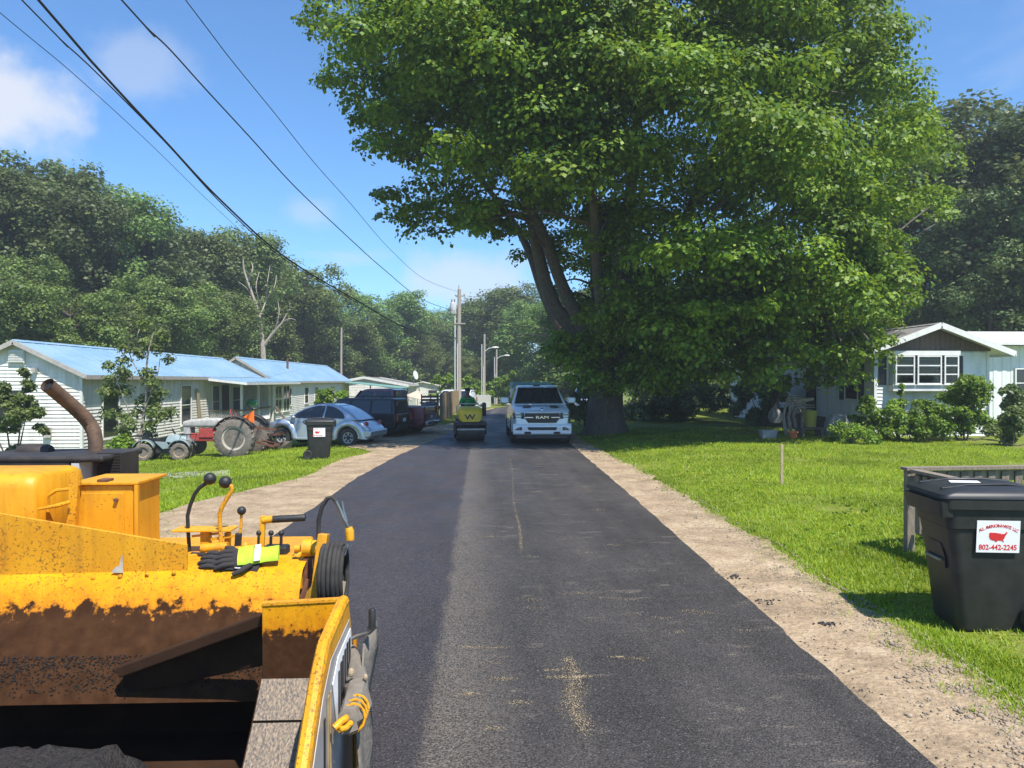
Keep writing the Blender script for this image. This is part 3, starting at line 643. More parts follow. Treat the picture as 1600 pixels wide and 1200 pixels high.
# bay
by = BY0-.38; bx0, bx1 = 15.02, 17.4
b = MB(); b.bx((bx0-.06, by-.03, 1.82), (bx1+.06, BY0-.025, 2.06)); b.build('bay_sill', 'white_paint', HR, world=True, bevel=.01)
b = MB(); b.bx((bx0-.06, by-.05, 3.13), (bx1+.06, BY0-.035, 3.29)); b.build('bay_head', 'white_paint', HR, world=True)
b = MB(); b.bx((bx0, BY0-.03, 2.06), (bx1, BY0-.024, 3.13)); b.build('room_dark_panel', 'curtain' if False else 'dark_metal', HR, world=True)  # dark panel stands in for the unlit room behind the panes
for xa, xb in ((bx0, bx0+.74), (bx0+.82, bx0+1.74), (bx0+1.82, bx1)):
    window(HR, (xa+.06, by, 2.12), UX, NYm, xb-xa-.12, .95, 3, 1, fw=.05, glass='clear_glass')
for sx in (bx0-.02, bx1-.02):
    b = MB(); b.bx((sx, by+.01, 2.07), (sx+.04, BY0-.03, 3.12)); b.build('bay_side', 'white_paint', HR, world=True)
b = MB(); b.bx((bx0+1.1, by+.1, 2.3), (bx0+1.55, by+.26, 2.62)); tag(b.build('toy_box', 'pink_toy', None, bevel=.03), 'pink box standing inside the bay window', 'box')
b = MB(); b.sphere((bx0+1.5, by+.2, 2.7), (.17, .07, .08)); tag(b.build('toy', 'blue_toy', None, smooth=True), 'blue toy inside the bay window on the pink box', 'toy')
b = MB(); b.bx((bx0+1.0, by+.06, 2.07), (bx0+1.62, by+.3, 2.3)); tag(b.build('shelf_crate', 'grey_paint', None, bevel=.02), 'grey crate under the pink box inside the bay window', 'crate')
b = MB(); b.bx((bx0+.12, by+.16, 2.07), (bx0+.6, by+.28, 2.4)); tag(b.build('cushion', 'curtain', None, bevel=.05), 'tan cushion inside the left sash of the bay window', 'cushion')
for sx in (bx0-.4, bx1+.1):
    b = MB(); b.bx((sx, BY0-.07, 2.05), (sx+.28, BY0-.03, 3.12))
    for k in range(11): b.bx((sx+.04, BY0-.085, 2.12+.09*k), (sx+.24, BY0-.071, 2.17+.09*k))
    b.build('shutter', 'black_plastic', HR, world=True)
NXm = (-1, 0, 0)
window(HR, (BX0, 28.9, 1.5), UY, NXm, 1.0, 1.3, 2); window(HR, (BX0, 36.5, 1.3), UY, NXm, 1.1, 1.4, 2)
for y in (28.45, 30.02):
    b = MB(); b.bx((BX0-.07, y, 1.45), (BX0-.03, y+.35, 2.85)); b.build('shutter', 'black_plastic', HR, world=True)
b = MB(); b.bx((BX0-.07, 32.6, .75), (BX0-.02, 33.55, 2.75)); d_ = b.build('door', 'dark_metal', HR, world=True)
b = MB(); b.sphere((BX0-.1, 33.4, 1.7), .04, 8, 6); b.build('door_handle', 'chrome', d_, world=True)
b = MB()
for k in range(24):
    a = k/24*6.283; b.sphere((BX0-.09+.02*math.sin(k*3), 31.4+.22*math.cos(a), 2.2+.22*math.sin(a)), .05, 6, 4)
tag(b.build('wreath', 'bark'), 'dark wreath hung beside the door of the right house', 'wreath')
b = MB(); b.bx((13.0, 31.6, .0), (14.44, 35, .7)); b.build('porch_deck', 'brown_board', HR, world=True)
b = MB(); b.bar((13.05, 31.65, 1.55), (13.05, 35, 1.55), .05, .09)
for y in (31.65, 33.2, 34.95): b.bar((13.05, y, .72), (13.05, y, 1.5), .07, .07)
b.bar((13.05, 31.6, 1.45), (13.05, 30.2, .5), .05, .08); b.build('porch_rail', 'grey_board', HR, world=True)
HW = thing('far_house', 'pale metal sided house with a white roof at the far right edge', 'house', (24, 36, .16))
b = MB()
for k in range(48): b.bx((20.4+.2*k, 33-.02*(k % 2), .1), (20.6+.2*k, 33.2, 3.75))
b.bx((20.42, 33.21, .1), (29.9, 40, 3.75)); b.build('wall', 'blue_siding', HW, world=True)
b = MB(); b.prism([(20, 32.4, 3.76), (30.3, 32.4, 3.76), (30.3, 36.5, 4.5), (20, 36.5, 4.5)], (0, 0, .1)); b.prism([(20, 36.5, 4.5), (30.3, 36.5, 4.5), (30.3, 40.6, 3.76), (20, 40.6, 3.76)], (0, 0, .1)); b.build('roof', 'white_paint', HW, world=True)
window(HW, (23.6, 33-.02, 1.5), UX, NYm, 1.2, 1.2, 2)
# ================================================================ poles and wires
def pole(px, pyb, pyt, d, r, label, arm=None, conduit=False, name='utility_pole'):
    p = A(px, pyb, d); x, y = p.x, p.y; zt = A(px, pyt, d).z; zb = gz(x, y)
    t_ = thing(name, label, 'pole', (x, y, zb))
    b = MB(); b.tube([(x, y, zb-.1), (x, y, zb+(zt-zb)*.5), (x+.04, y, zt)], [r, r*.85, r*.65], 10); b.build('pole', 'wood_pole', t_, world=True, smooth=True)
    if conduit:
        b = MB(); b.tube([(x-r-.09, y-.1, zb), (x-r-.09, y-.1, zb+(zt-zb)*.86)], .06, 8); b.tube([(x-r*.5, y-r-.08, zb), (x-r*.5, y-r-.08, zb+(zt-zb)*.55)], .045, 8); b.build('conduit', 'pipe_grey', t_, world=True, smooth=True)
    return t_, x, y, zb, zt
t_, x, y, zb, zt = pole(717, 641, 452, 58, .2, 'tall grey utility pole with transformer beside the brown fence', conduit=True); PX, PY, PZ = x, y, zt
b = MB(); b.lathe([(.0, 0), (.22, .02), (.24, .1), (.24, .8), (.2, .9), (.0, .95)], 14, T(x-.42, y-.1, zt-1.9)); tr_ = b.build('transformer', 'pipe_grey', t_, world=True, smooth=True)
b = MB()
for s_ in (-.1, .1): b.lathe([(.03, 0), (.05, .06), (.03, .1), (.05, .16), (.02, .22)], 8, T(x-.42+s_, y-.1, zt-.98))
b.build('bushing', 'rust', tr_, world=True)
b = MB(); b.bar((x-.25, y, zt-.55), (x+.45, y, zt-.5), .09, .1); b.build('cross_arm', 'wood_pole', t_, world=True); b = MB(); b.bar((x-.35, y-.15, zt-2.6), (x+.5, y-.15, zt-2.6), .08, .09); b.build('cross_arm', 'wood_pole', t_, world=True)
b = MB(); b.tube([(x, y, zt), (x, y, zt+.3)], .04, 8); b.sphere((x+.42, y, zt-.4), .08, 8, 6); b.sphere((x-.22, y, zt-.45), .08, 8, 6); b.build('insulator', 'grey_paint', t_, world=True)
for px, d, pt, lx, ly, lab in ((756.5, 84, 522, 774, 543, 'far wooden pole with a street lamp on a short arm'), (775.5, 104, 546, 792, 555.5, 'farthest wooden pole with a street lamp on a curved arm')):
    t_, x, y, zb, zt = pole(px, 620, pt, d, .17, lab, conduit=True)
    e = A(lx, ly, d); b = MB(); b.tube([(x, y, e.z-.5), (x+(e.x-x)*.4, y, e.z-.1), (e.x-.1, y, e.z)], .05, 6); b.build('lamp_arm', 'pipe_grey', t_, world=True)
    b = MB(); b.sphere((e.x, y, e.z), (.42, .2, .12), 10, 6); b.build('lamp_head', 'white_paint', t_, world=True, smooth=True)
pole(533, 582, 512, 97, .18, 'lone wooden pole rising behind the second blue roof')
def cable(name, pts, d0, d1, r, label, ext=True):
    n0, n1 = pts[0][0], pts[-1][0]; P_ = []
    for px, py in pts:
        k = (px-n0)/(n1-n0); P_.append(A(px, py, 1/((1/d0)*(1-k)+(1/d1)*k)))
    if ext:
        e = P_[0]+(P_[0]-P_[1])*(12/((P_[0]-P_[1]).length)); P_ = [e]+P_
    Q = []
    for i in range(len(P_)-1):                             # smooth through the points
        a, b_, c, d_ = P_[max(0, i-1)], P_[i], P_[i+1], P_[min(len(P_)-1, i+2)]
        for k in range(6):
            t = k/6; Q.append(.5*((2*b_)+(c-a)*t+(2*a-5*b_+4*c-d_)*t*t+(3*b_-a-3*c+d_)*t**3))
    Q.append(P_[-1]); b = MB(); b.tube(Q, r, 5)
    return tag(b.build(name, 'wire', smooth=True), label, 'cable', 'overhead cables')
cable('overhead_cable', [(290, 0), (360, 92), (430, 178), (490, 253), (545, 315), (610, 390), (665, 437), (716, 456)], 13, 57.9, .009, 'thin uppermost cable running to the top of the tall utility pole')
cable('overhead_cable', [(190, 0), (228, 42), (265, 77), (320, 138), (392, 216), (462, 293), (540, 367), (600, 421), (660, 468), (711, 486)], 13, 57.9, .016, 'second cable from the right, running to the tall pole transformer')
cable('overhead_cable', [(60, 0), (150, 104), (250, 212), (350, 318), (450, 405), (560, 471), (640, 514), (712, 528)], 13, 57.9, .026, 'thick black cable bundle sagging lowest to the tall utility pole')
cable('overhead_cable', [(34, 0), (95, 62), (150, 113), (258, 222), (355, 327), (450, 409), (558, 473)], 13, 31, .014, 'wavy cable hugging the thick black cable bundle', True)
cable('overhead_cable', [(0, 20), (120, 120), (240, 230), (330, 318), (400, 382), (470, 445), (533, 513)], 15, 97, .009, 'thin lowest left cable running down to the lone pole')
cable('overhead_cable', [(718, 485), (770, 501), (830, 512), (900, 520)], 58, 75, .03, 'upper cable leaving the tall pole toward the big maple', False)
cable('overhead_cable', [(718, 515), (760, 521), (850, 524), (930, 522)], 58, 70, .035, 'lower cable leaving the tall pole toward the big maple', False)
# ================================================================ trees
leafmat('maple_leaf', (.065, .13, .010), (.115, .205, .012), (.215, .3, .016), .34)
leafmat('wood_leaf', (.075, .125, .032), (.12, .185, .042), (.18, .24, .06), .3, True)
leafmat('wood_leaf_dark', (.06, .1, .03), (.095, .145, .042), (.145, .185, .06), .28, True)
leafmat('wood_leaf_pale', (.08, .135, .03), (.13, .2, .04), (.2, .26, .07), .3, True)
leafmat('shrub_leaf', (.08, .15, .014), (.14, .24, .02), (.23, .33, .035), .38)
leafmat('ivy_leaf', (.07, .11, .026), (.12, .17, .04), (.2, .24, .07), .34)
def leaves(blobs, n, size, up=.55, shell=.5, flat=.35, droop=.3, form=.85, jit=.36):
    B = np.array(blobs, float); c = B[:, :3]; r = B[:, 3:6]; wgt = (r[:, 0]*r[:, 1])**1.0; wgt /= wgt.sum()
    k = rng.choice(len(B), n, p=wgt); d = rng.normal(size=(n, 3)); d /= np.linalg.norm(d, axis=1)[:, None]
    flip = (d[:, 2] < 0) & (rng.random(n) < up); d[flip, 2] *= -1
    rad = 1-shell*rng.random(n)**1.6
    lump = 1+.18*np.sin(d[:, 0]*7+k*1.7)*np.sin(d[:, 1]*6+k)+.1*rng.normal(size=n)
    pos = c[k]+d*r[k]*(rad*lump)[:, None]
    nrm = d*form+rng.normal(size=(n, 3))*jit+np.array([0, 0, flat]); nrm /= np.linalg.norm(nrm, axis=1)[:, None]
    t1 = rng.normal(size=(n, 3)); t1[:, 2] -= droop; t1 -= nrm*(t1*nrm).sum(1)[:, None]; t1 /= np.linalg.norm(t1, axis=1)[:, None]; t2 = np.cross(nrm, t1)
    s = size*(.6+.8*rng.random(n))[:, None]
    V = np.stack([pos, pos+t1*s*.5+t2*s*.42+nrm*s*.08, pos+t1*s, pos+t1*s*.5-t2*s*.42+nrm*s*.08], 1).reshape(-1, 3)
    return V, np.arange(4*n).reshape(-1, 4)
def limb(b, pts, r0, r1, n=9):
    P_ = [Vector(p) for p in pts]; Q = []
    for i in range(len(P_)-1):
        a, b_, c, d_ = P_[max(0, i-1)], P_[i], P_[i+1], P_[min(len(P_)-1, i+2)]
        for k in range(4):
            t = k/4; Q.append(.5*((2*b_)+(c-a)*t+(2*a-5*b_+4*c-d_)*t*t+(3*b_-a-3*c+d_)*t**3))
    Q.append(P_[-1]); m = len(Q)-1
    b.tube(Q, [r0+(r1-r0)*(i/m)**.8 for i in range(m+1)], n); return Q
def clumps(bl, k, seed, lo=-.55, s0=.42, fl=.75):
    r_ = random.Random(seed); out = []
    for x, y, z, a, b_, c in bl:
        for i in range(k):
            th = r_.random()*6.283; ph = r_.uniform(lo, 1.0); cs = math.sqrt(max(0, 1-ph*ph)); s_ = r_.uniform(s0, s0+.2)
            out.append((x+a*.72*cs*math.cos(th), y+b_*.72*cs*math.sin(th), z+c*.75*ph, a*s_, b_*s_, a*s_*r_.uniform(fl-.2, fl+.1)))
    return out
# ---- the big maple
MX, MY = 5.0, 30.6
maple = thing('maple_tree', 'huge many stemmed maple tree standing beside the white pickup truck', 'tree', ground(MX, MY))
b = MB(); mz = gz(MX, MY)
fl = []
for i, (z, r) in enumerate(((-.15, 1.0), (.15, .82), (.6, .7), (1.4, .64), (2.2, .66), (2.9, .7), (3.3, .5))):
    loop = []
    for j in range(20):
        a = j/20*6.283; q = r*(1+.1*math.sin(a*5+z)+(.16*math.sin(a*4+1) if z < .5 else 0)); loop.append((MX+q*math.cos(a), MY+q*math.sin(a)*.9, mz+z))
    fl.append(loop)
b.loft(fl)
def mp(px, py, d): return A(px, py, d)
axes = []
L_ = [([(940, 590, 30.6), (900, 520, 30.2), (862, 470, 29.8), (842, 400, 29.2), (828, 330, 28.5), (815, 250, 27.6), (790, 150, 27)], .42, .1),
      ([(945, 580, 30.4), (915, 520, 29.8), (880, 450, 29.2), (850, 370, 28.2), (810, 290, 27.2), (770, 210, 26.2), (735, 130, 25.5), (690, 70, 25)], .34, .07),
      ([(940, 600, 30.9), (890, 540, 31), (850, 460, 31.2), (825, 390, 31.8), (790, 330, 32.4), (720, 250, 33), (640, 190, 33.5)], .3, .06),
      ([(955, 590, 30.8), (960, 500, 31), (968, 420, 31), (985, 300, 31), (1000, 150, 31), (1010, -50, 31)], .45, .12),
      ([(962, 590, 30.2), (1000, 500, 29.4), (1040, 420, 28.4), (1090, 300, 27), (1140, 180, 26), (1180, 60, 25.5)], .36, .08),
      ([(965, 595, 31), (1030, 520, 32), (1110, 440, 33), (1200, 340, 34), (1290, 250, 34.5), (1380, 180, 35)], .33, .06),
      ([(950, 590, 31.2), (935, 480, 33), (925, 350, 35), (910, 200, 37), (890, 40, 38)], .36, .1),
      ([(955, 585, 29.8), (940, 480, 28), (930, 380, 26), (925, 260, 24), (910, 120, 23)], .3, .06),
      ([(965, 600, 30.2), (1050, 560, 28.6), (1130, 520, 27.2), (1210, 500, 26.2), (1290, 500, 25.8)], .22, .05)]
for pts, r0, r1 in L_:
    axes += limb(b, [mp(*q) for q in pts], r0, r1)
SIL = [(455, -60), (470, 20), (462, 45), (500, 85), (505, 120), (470, 135), (505, 170), (560, 215), (590, 250), (632, 270), (640, 300), (628, 325), (695, 362), (708, 400), (745, 392), (780, 385),
       (815, 410), (850, 470), (865, 560), (885, 640), (1000, 640), (1100, 620), (1200, 590), (1290, 600), (1360, 560), (1400, 520), (1440, 490), (1425, 430), (1420, 385), (1480, 350), (1500, 300), (1490, 215), (1460, 170), (1440, 90), (1405, 50), (1380, -60), (1300, -220), (900, -330), (600, -220)]
def inside(x, y, poly):
    c = False; j = len(poly)-1
    for i in range(len(poly)):
        xi, yi = poly[i]; xj, yj = poly[j]
        if (yi > y) != (yj > y) and x < (xj-xi)*(y-yi)/(yj-yi)+xi: c = not c
        j = i
    return c
def edge_dist(x, y, poly):
    best = 1e9
    for i in range(len(poly)):
        (x1, y1), (x2, y2) = poly[i], poly[(i+1) % len(poly)]; dx, dy = x2-x1, y2-y1
        t = max(0, min(1, ((x-x1)*dx+(y-y1)*dy)/(dx*dx+dy*dy))); best = min(best, math.hypot(x-x1-t*dx, y-y1-t*dy))
    return best
rm = random.Random(41); blobs = []
tries = 0
while len(blobs) < 450 and tries < 20000:
    tries += 1
    px, py = rm.uniform(440, 1520), rm.uniform(-320, 650)
    if not inside(px, py, SIL): continue
    e = edge_dist(px, py, SIL)
    # half depth of the crown here: thin at the outline, deep in the middle; the low skirt hangs near the trunk
    half = 9.0*math.sqrt(min(1, e/300)); c0 = 29.4
    if py > 380 and px < 1000: c0 = 31.5; half = min(half, 3.2)
    if py > 430: half = min(half, 5.5)
    if px < 900 and py < 400: c0 = 26.6; half = min(half, 5.2)
    u = rm.choice((-1, -1, -1, 1, 1, 0))*rm.uniform(.55, 1) if e > 60 else rm.uniform(-1, 1)
    d = c0+u*half
    rpx = min(1.75, max(.6, e*d/1200*.95)); r = rm.uniform(.7, 1)*rpx
    if e < 9: continue
    if 815 < px < 1000 and 330 < py < 600: d = rm.uniform(32, 35)
    p = A(px, py, d)
    blobs.append((p.x, p.y, p.z, r*1.12, r*1.12, r*rm.uniform(.5, .72)))
def skirt(n, x0, x1, y0, y1, d0, d1, r0, r1):
    for i in range(n):
        p = A(rm.uniform(x0, x1), rm.uniform(y0, y1), rm.uniform(d0, d1)); r = rm.uniform(r0, r1); blobs.append((p.x, p.y, p.z, r, r, r*.7))
skirt(30, 878, 1060, 520, 612, 27.6, 29.6, .5, .85); skirt(34, 1000, 1250, 470, 600, 25.5, 30, .6, 1.0); skirt(26, 1180, 1380, 430, 560, 24.5, 28, .6, 1.0); skirt(10, 1330, 1420, 380, 485, 24, 26, .45, .7); skirt(10, 1090, 1215, 480, 520, 23, 24.5, .4, .6); skirt(34, 930, 1090, 320, 520, 25.5, 28.5, .6, 1.0); skirt(30, 560, 800, 130, 370, 24, 29, .6, 1.1); skirt(14, 1200, 1355, 500, 575, 24.5, 27.5, .45, .7); skirt(16, 1190, 1330, 520, 600, 26, 29, .5, .8)
for i, (x, y, z, r, _, _2) in enumerate(blobs):             # twigs carry each clump
    if i % 2 == 0:
        q = min(axes, key=lambda a: (a-Vector((x, y, z))).length + 1.2*max(0, a.z-z)); md = q.lerp(Vector((x, y, z)), .5)+Vector((0, 0, .35)); limb(b, [q, md, (x, y, z-.2*r)], .075, .018, 5)
b.build('trunk', 'bark', maple, world=True, smooth=60)
V, F = leaves(clumps(blobs, 5, 17, -.5, .46, .7), 460000, .15, up=.72, shell=.45, form=1.0, jit=.27)
V -= np.array(maple.location); npmesh('crown', V, F, 'maple_leaf', maple)
b = MB(); q0 = A(1165, 235, 24.5); rt = random.Random(3)    # bare dead twigs inside the crown
for i in range(22):
    a = rt.uniform(0, 3.14); l = rt.uniform(.5, 1.1); e = q0+Vector((math.cos(a)*l, rt.uniform(-.3, .3), math.sin(a)*l*.7)); limb(b, [q0-Vector((0, 0, .3)), q0.lerp(e, .5)+Vector((0, 0, .1)), e], .025, .006, 5)
limb(b, [q0-Vector((0, 0, .3)), A(1150, 290, 26), A(1090, 360, 28)], .03, .07, 5)
b.build('dead_branch', 'dead_bark', maple, world=True)
V, F = leaves(WEEDS, 7000, .045, up=1, shell=.9); V[:, 2] = np.maximum(V[:, 2], .0); tag(npmesh('lawn_weeds', V, F, 'maple_leaf'), 'scattered broad leaved weeds growing in the lawns', 'weeds', kind='stuff')
# ---- kinds of woodland tree, each built once and copied
def make_tree(seed, h, rad, base, nl, size, lm, shape=0):
    r_ = random.Random(seed); root = thing('tree', 'x', 'tree')
    bl = []; nb = 58
    for i in range(nb):
        f = r_.random()**.8; z = base+(h-base)*f
        prof = math.sin(math.pi*min(1, .16+.84*(1-f) if shape == 0 else .3+.7*(1-f)))**.6 if shape < 2 else (1-f)*.9+.1
        a = r_.random()*6.283; q = rad*prof*math.sqrt(r_.uniform(.15, 1)); r = r_.uniform(.2, .34)*rad+.35
        bl.append((q*math.cos(a), q*math.sin(a), min(z, h-r*.6), r*1.1, r*1.1, r*r_.uniform(.8, 1.1)))
    b = MB(); mid = Vector((r_.uniform(-.4, .4), r_.uniform(-.4, .4), h*.5)); ax = limb(b, [(0, 0, -.2), mid*.5, mid, (mid.x*1.5, mid.y*1.5, h*.93)], h*.017+.06, .04, 8)
    for x, y, z, *_ in bl:
        q = min(ax, key=lambda a: abs(a.z-(z-math.hypot(x, y)*.6))); limb(b, [q, q.lerp(Vector((x, y, z)), .55)+Vector((0, 0, .2)), (x, y, z)], .07, .02, 4)
    b.build('trunk', 'bark', root, smooth=60)
    V, F = leaves(clumps(bl, 6, seed, -.8, .42, .95), nl, size, up=.4, shell=.6); npmesh('crown', V, F, lm, root); return root
kinds = [make_tree(1, 18, 5.0, 3.5, 40000, .24, 'wood_leaf'), make_tree(2, 19, 4.4, 2.5, 38000, .24, 'wood_leaf_dark', 1), make_tree(3, 14, 4.6, 1.2, 38000, .23, 'wood_leaf_pale', 1), make_tree(5, 17, 5.4, 1.0, 44000, .24, 'wood_leaf', 1), make_tree(8, 20, 4.8, 2.0, 38000, .24, 'wood_leaf_dark', 0)]
KH = [18, 19, 14, 17, 20]; kused = [False]*5
def plant(k, px, pyt, d, label, group, wide=1.0):
    pyt += 34 if px < 390 else 14 if px < 900 else 8
    p = A(px, 600, d); g = gz(p.x, p.y); h = A(px, pyt, d).z-g
    o = kinds[k] if not kused[k] else copy_tree(kinds[k]); kused[k] = True
    s_ = h/KH[k]; o.location = (p.x, p.y, g); o.scale = (s_*wide, s_*wide, s_); o.rotation_euler.z = rnd.random()*6.28
    tag(o, label, 'tree', group); return o
GL, GR, GF = 'woodland trees behind the left houses', 'dark trees behind the right house', 'far trees beyond the road bend'
lt = [(0, -70, 214, 58, 1.25), (1, 15, 224, 60, 1.35), (4, 70, 248, 57, 1.25), (0, 128, 272, 63, 1.2), (4, 196, 303, 66, 1.2), (1, 247, 310, 68, 1.3), (0, 300, 348, 74, 1.2), (3, 345, 342, 78, 1.1), (0, 402, 416, 92, 1.3), (2, 455, 408, 100, 1.1), (1, 505, 440, 108, 1.3), (3, 556, 470, 118, 1.3), (2, 594, 450, 124, 1.1), (0, 640, 478, 135, 1.5), (3, 688, 476, 145, 1.5),
      (3, 0, 370, 49, 1.2), (2, 105, 430, 50, 1.2), (3, 190, 440, 54, 1.2), (2, 255, 415, 58, 1.2), (3, 330, 430, 68, 1.2), (1, 420, 460, 98, 1.4), (3, 470, 478, 106, 1.3), (2, 528, 495, 112, 1.3), (1, 590, 505, 122, 1.6), (3, 640, 520, 128, 1.5), (1, 690, 515, 140, 1.7)]
tl = ['at the left edge, cut by the frame', 'tallest against the left sky', 'right of the tallest one at the left', 'above the gable of the nearest home', 'above the blue ridge of the nearest home', 'behind the small tree at the porch side', 'left of the leafless tree', 'just left of the leafless tree', 'right behind the leafless tree', 'pale and round, right of the leafless tree', 'above the second blue roof', 'above the lone pole', 'pale top rising right of the lone pole', 'behind the satellite dish', 'left of the tall utility pole',
      'low and bushy at the left edge', 'low and pale behind the nearest gable', 'low and bushy behind the blue roof', 'low and pale behind the blue roof end', 'low behind the gap between blue roofs', 'low and dark above the second gable', 'low behind the second blue roof', 'low and pale beside the lone pole', 'dark, behind the grey roofed house', 'bushy, over the satellite dish', 'dark, behind the white parked car']
for (k, px, py, d, wd), s_ in zip(lt, tl): plant(k, px, py, d, ('dark', 'dark', 'pale', 'mid', 'dark')[k]+' green woodland tree '+s_ if False else 'green woodland tree '+s_, GL, wd)
ft = [(3, 735, 492, 165, 1.6, 'just right of the tall utility pole'), (0, 768, 462, 150, 1.4, 'behind the far street lamps'), (3, 808, 446, 128, 1.4, 'tall and left of the maple limbs'), (2, 848, 470, 112, 1.4, 'pale, tucked behind the maple limbs'), (1, 800, 520, 118, 1.5, 'low above the white pickup'), (2, 730, 548, 122, 1.2, 'low and pale behind the roller'), (3, 770, 556, 128, 1.3, 'low between the far poles')]
for k, px, py, d, wd, s_ in ft: plant(k, px, py, d, 'green tree '+s_, GF, wd)
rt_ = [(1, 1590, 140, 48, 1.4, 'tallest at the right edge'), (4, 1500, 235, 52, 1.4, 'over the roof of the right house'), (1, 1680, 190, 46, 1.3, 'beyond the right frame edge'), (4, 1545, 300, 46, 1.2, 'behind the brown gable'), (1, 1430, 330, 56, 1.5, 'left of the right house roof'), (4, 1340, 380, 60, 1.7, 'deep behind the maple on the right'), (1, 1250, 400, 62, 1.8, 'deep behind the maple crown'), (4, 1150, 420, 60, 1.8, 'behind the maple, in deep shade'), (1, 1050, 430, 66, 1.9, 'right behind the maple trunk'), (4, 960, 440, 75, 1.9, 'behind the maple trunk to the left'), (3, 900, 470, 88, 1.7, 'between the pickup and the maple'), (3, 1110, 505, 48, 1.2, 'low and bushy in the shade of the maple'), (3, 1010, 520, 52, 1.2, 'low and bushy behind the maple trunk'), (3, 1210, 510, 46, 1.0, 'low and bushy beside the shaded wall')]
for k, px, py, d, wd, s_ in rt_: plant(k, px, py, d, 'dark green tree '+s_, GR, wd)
# ---- leafless tree between the blue roofs
p = A(412, 560, 68); dt = thing('dead_tree', 'bare grey leafless tree rising between the two blue roofs', 'tree', (p.x, p.y, gz(p.x, p.y)))
b = MB(); D_ = 68
limb(b, [(p.x, p.y, gz(p.x, p.y)), A(411, 555, D_), A(408, 520, D_), A(405, 495, D_), A(396, 465, D_), A(382, 425, D_), A(380, 405, D_)], .3, .05, 7)
limb(b, [A(409, 545, D_), A(425, 522, D_), A(440, 505, D_), A(448, 490, D_)], .17, .05, 6)
for pts in ([(405, 497), (415, 470), (418, 440), (422, 415)], [(396, 468), (385, 450), (372, 440)], [(414, 470), (428, 450), (432, 430)], [(440, 505), (452, 498), (462, 500)], [(388, 440), (395, 420), (392, 408)], [(408, 480), (400, 450), (405, 425)], [(430, 515), (436, 490), (434, 470)]):
    limb(b, [A(x, y, D_+rnd.uniform(-1, 1)) for x, y in pts], .08, .02, 5)
b.build('trunk', 'dead_bark', dt, world=True)
# ---- shrubs and small plants
def shrub(name, cat, label, cx, cy, rad, h, n, size, lm, stems=5, z0=None, nb=16, seed=0, up=.6):
    r_ = random.Random(seed+int(cx*10)); g = gz(cx, cy) if z0 is None else z0; root = thing(name, label, cat, (cx, cy, g)); bl = []
    for i in range(nb):
        f = r_.random(); a = r_.random()*6.283; q = rad*math.sqrt(r_.random())*(1-.35*f); r = rad*r_.uniform(.22, .38)
        bl.append((q*math.cos(a), q*math.sin(a), h*(.12+.8*f), r, r, min(r*.8, h*.4)))
    b = MB()
    for i in range(stems):
        x, y, z, *_ = bl[i]; limb(b, [(x*.2, y*.2, 0), (x*.6, y*.6, z*.55), (x, y, z)], .02+.006*h, .008, 5)
    b.build('stem', 'bark', root)
    V, F = leaves(clumps(bl, 4, seed+3, -.6, .42, .9), int(n*2.4), size*.72, up=up, shell=.75); V[:, 2] = np.maximum(V[:, 2], .01); npmesh('foliage', V, F, lm, root); return root
def px_shrub(name, cat, label, pxc, pyb, pyt, wpx, n, size, lm, d=None, **k):
    if d: p = A(pxc, pyb, d); cx, cy = p.x, p.y
    else: p = G(pxc, pyb); cx, cy = p.x, p.y; d = (p-CAM).dot(ray(800, 600).normalized())
    h = A(pxc, pyt, d).z-gz(cx, cy); return shrub(name, cat, label, cx, cy, wpx/2*d/1200, h, n, size, lm, **k)
px_shrub('shrub', 'bush', 'tall loose green shrub in front of the nearest white gable', 22, 705, 572, 84, 4200, .14, 'ivy_leaf', d=24.5, nb=26)
# slender young tree at the house side
p = A(215, 700, 26.5); yt = thing('young_tree', 'slender grey-green young tree growing against the nearest white home', 'tree', (p.x, p.y, gz(p.x, p.y)))
b = MB(); bl = []; D_ = 26.5
limb(b, [(p.x, p.y, gz(p.x, p.y)), A(222, 670, D_), A(228, 630, D_), A(228, 590, D_), A(232, 550, D_), A(240, 520, D_)], .07, .02, 7)
for pts in ([(218, 680), (200, 640), (185, 600), (180, 570)], [(226, 640), (245, 590), (250, 560)], [(228, 600), (205, 560), (200, 530)], [(214, 690), (190, 670), (180, 640)], [(230, 560), (215, 530), (220, 510)]):
    limb(b, [A(x, y, D_+rnd.uniform(-.4, .4)) for x, y in pts], .03, .01, 5)
b.build('trunk', 'dead_bark', yt, world=True)
for i in range(46):
    while True:
        x, y = rnd.uniform(158, 275), rnd.uniform(505, 690)
        if abs(x-216-(12 if y < 560 else 0)) < (52 if y < 650 else 36) - (20 if y < 540 else 0): break
    q = A(x, y, D_+rnd.uniform(-.8, .8)); r = rnd.uniform(.18, .36); bl.append((q.x, q.y, q.z, r, r, r*.8))
V, F = leaves(bl, 6500, .1, up=.5, shell=.8); V -= np.array(yt.location); npmesh('crown', V, F, 'ivy_leaf', yt)
px_shrub('shrub', 'bush', 'green weedy bush at the foot of the young tree', 195, 716, 680, 60, 1200, .12, 'shrub_leaf', d=25.6)
px_shrub('vine_bush', 'bush', 'green vine bush covering a fence behind the black vehicle', 522, 660, 608, 66, 2600, .17, 'shrub_leaf', d=44, nb=20)
px_shrub('shrub', 'bush', 'big bright green bush right of the bay window', 1508, 680, 590, 112, 5600, .15, 'shrub_leaf', d=26.2, nb=30)
px_shrub('shrub', 'bush', 'low bright green weeds below the bay window', 1425, 684, 630, 104, 4200, .12, 'shrub_leaf', d=26.0, nb=30)
px_shrub('shrub', 'bush', 'green bush at the corner of the shaded porch', 1358, 686, 618, 60, 2200, .13, 'shrub_leaf', d=26.8)
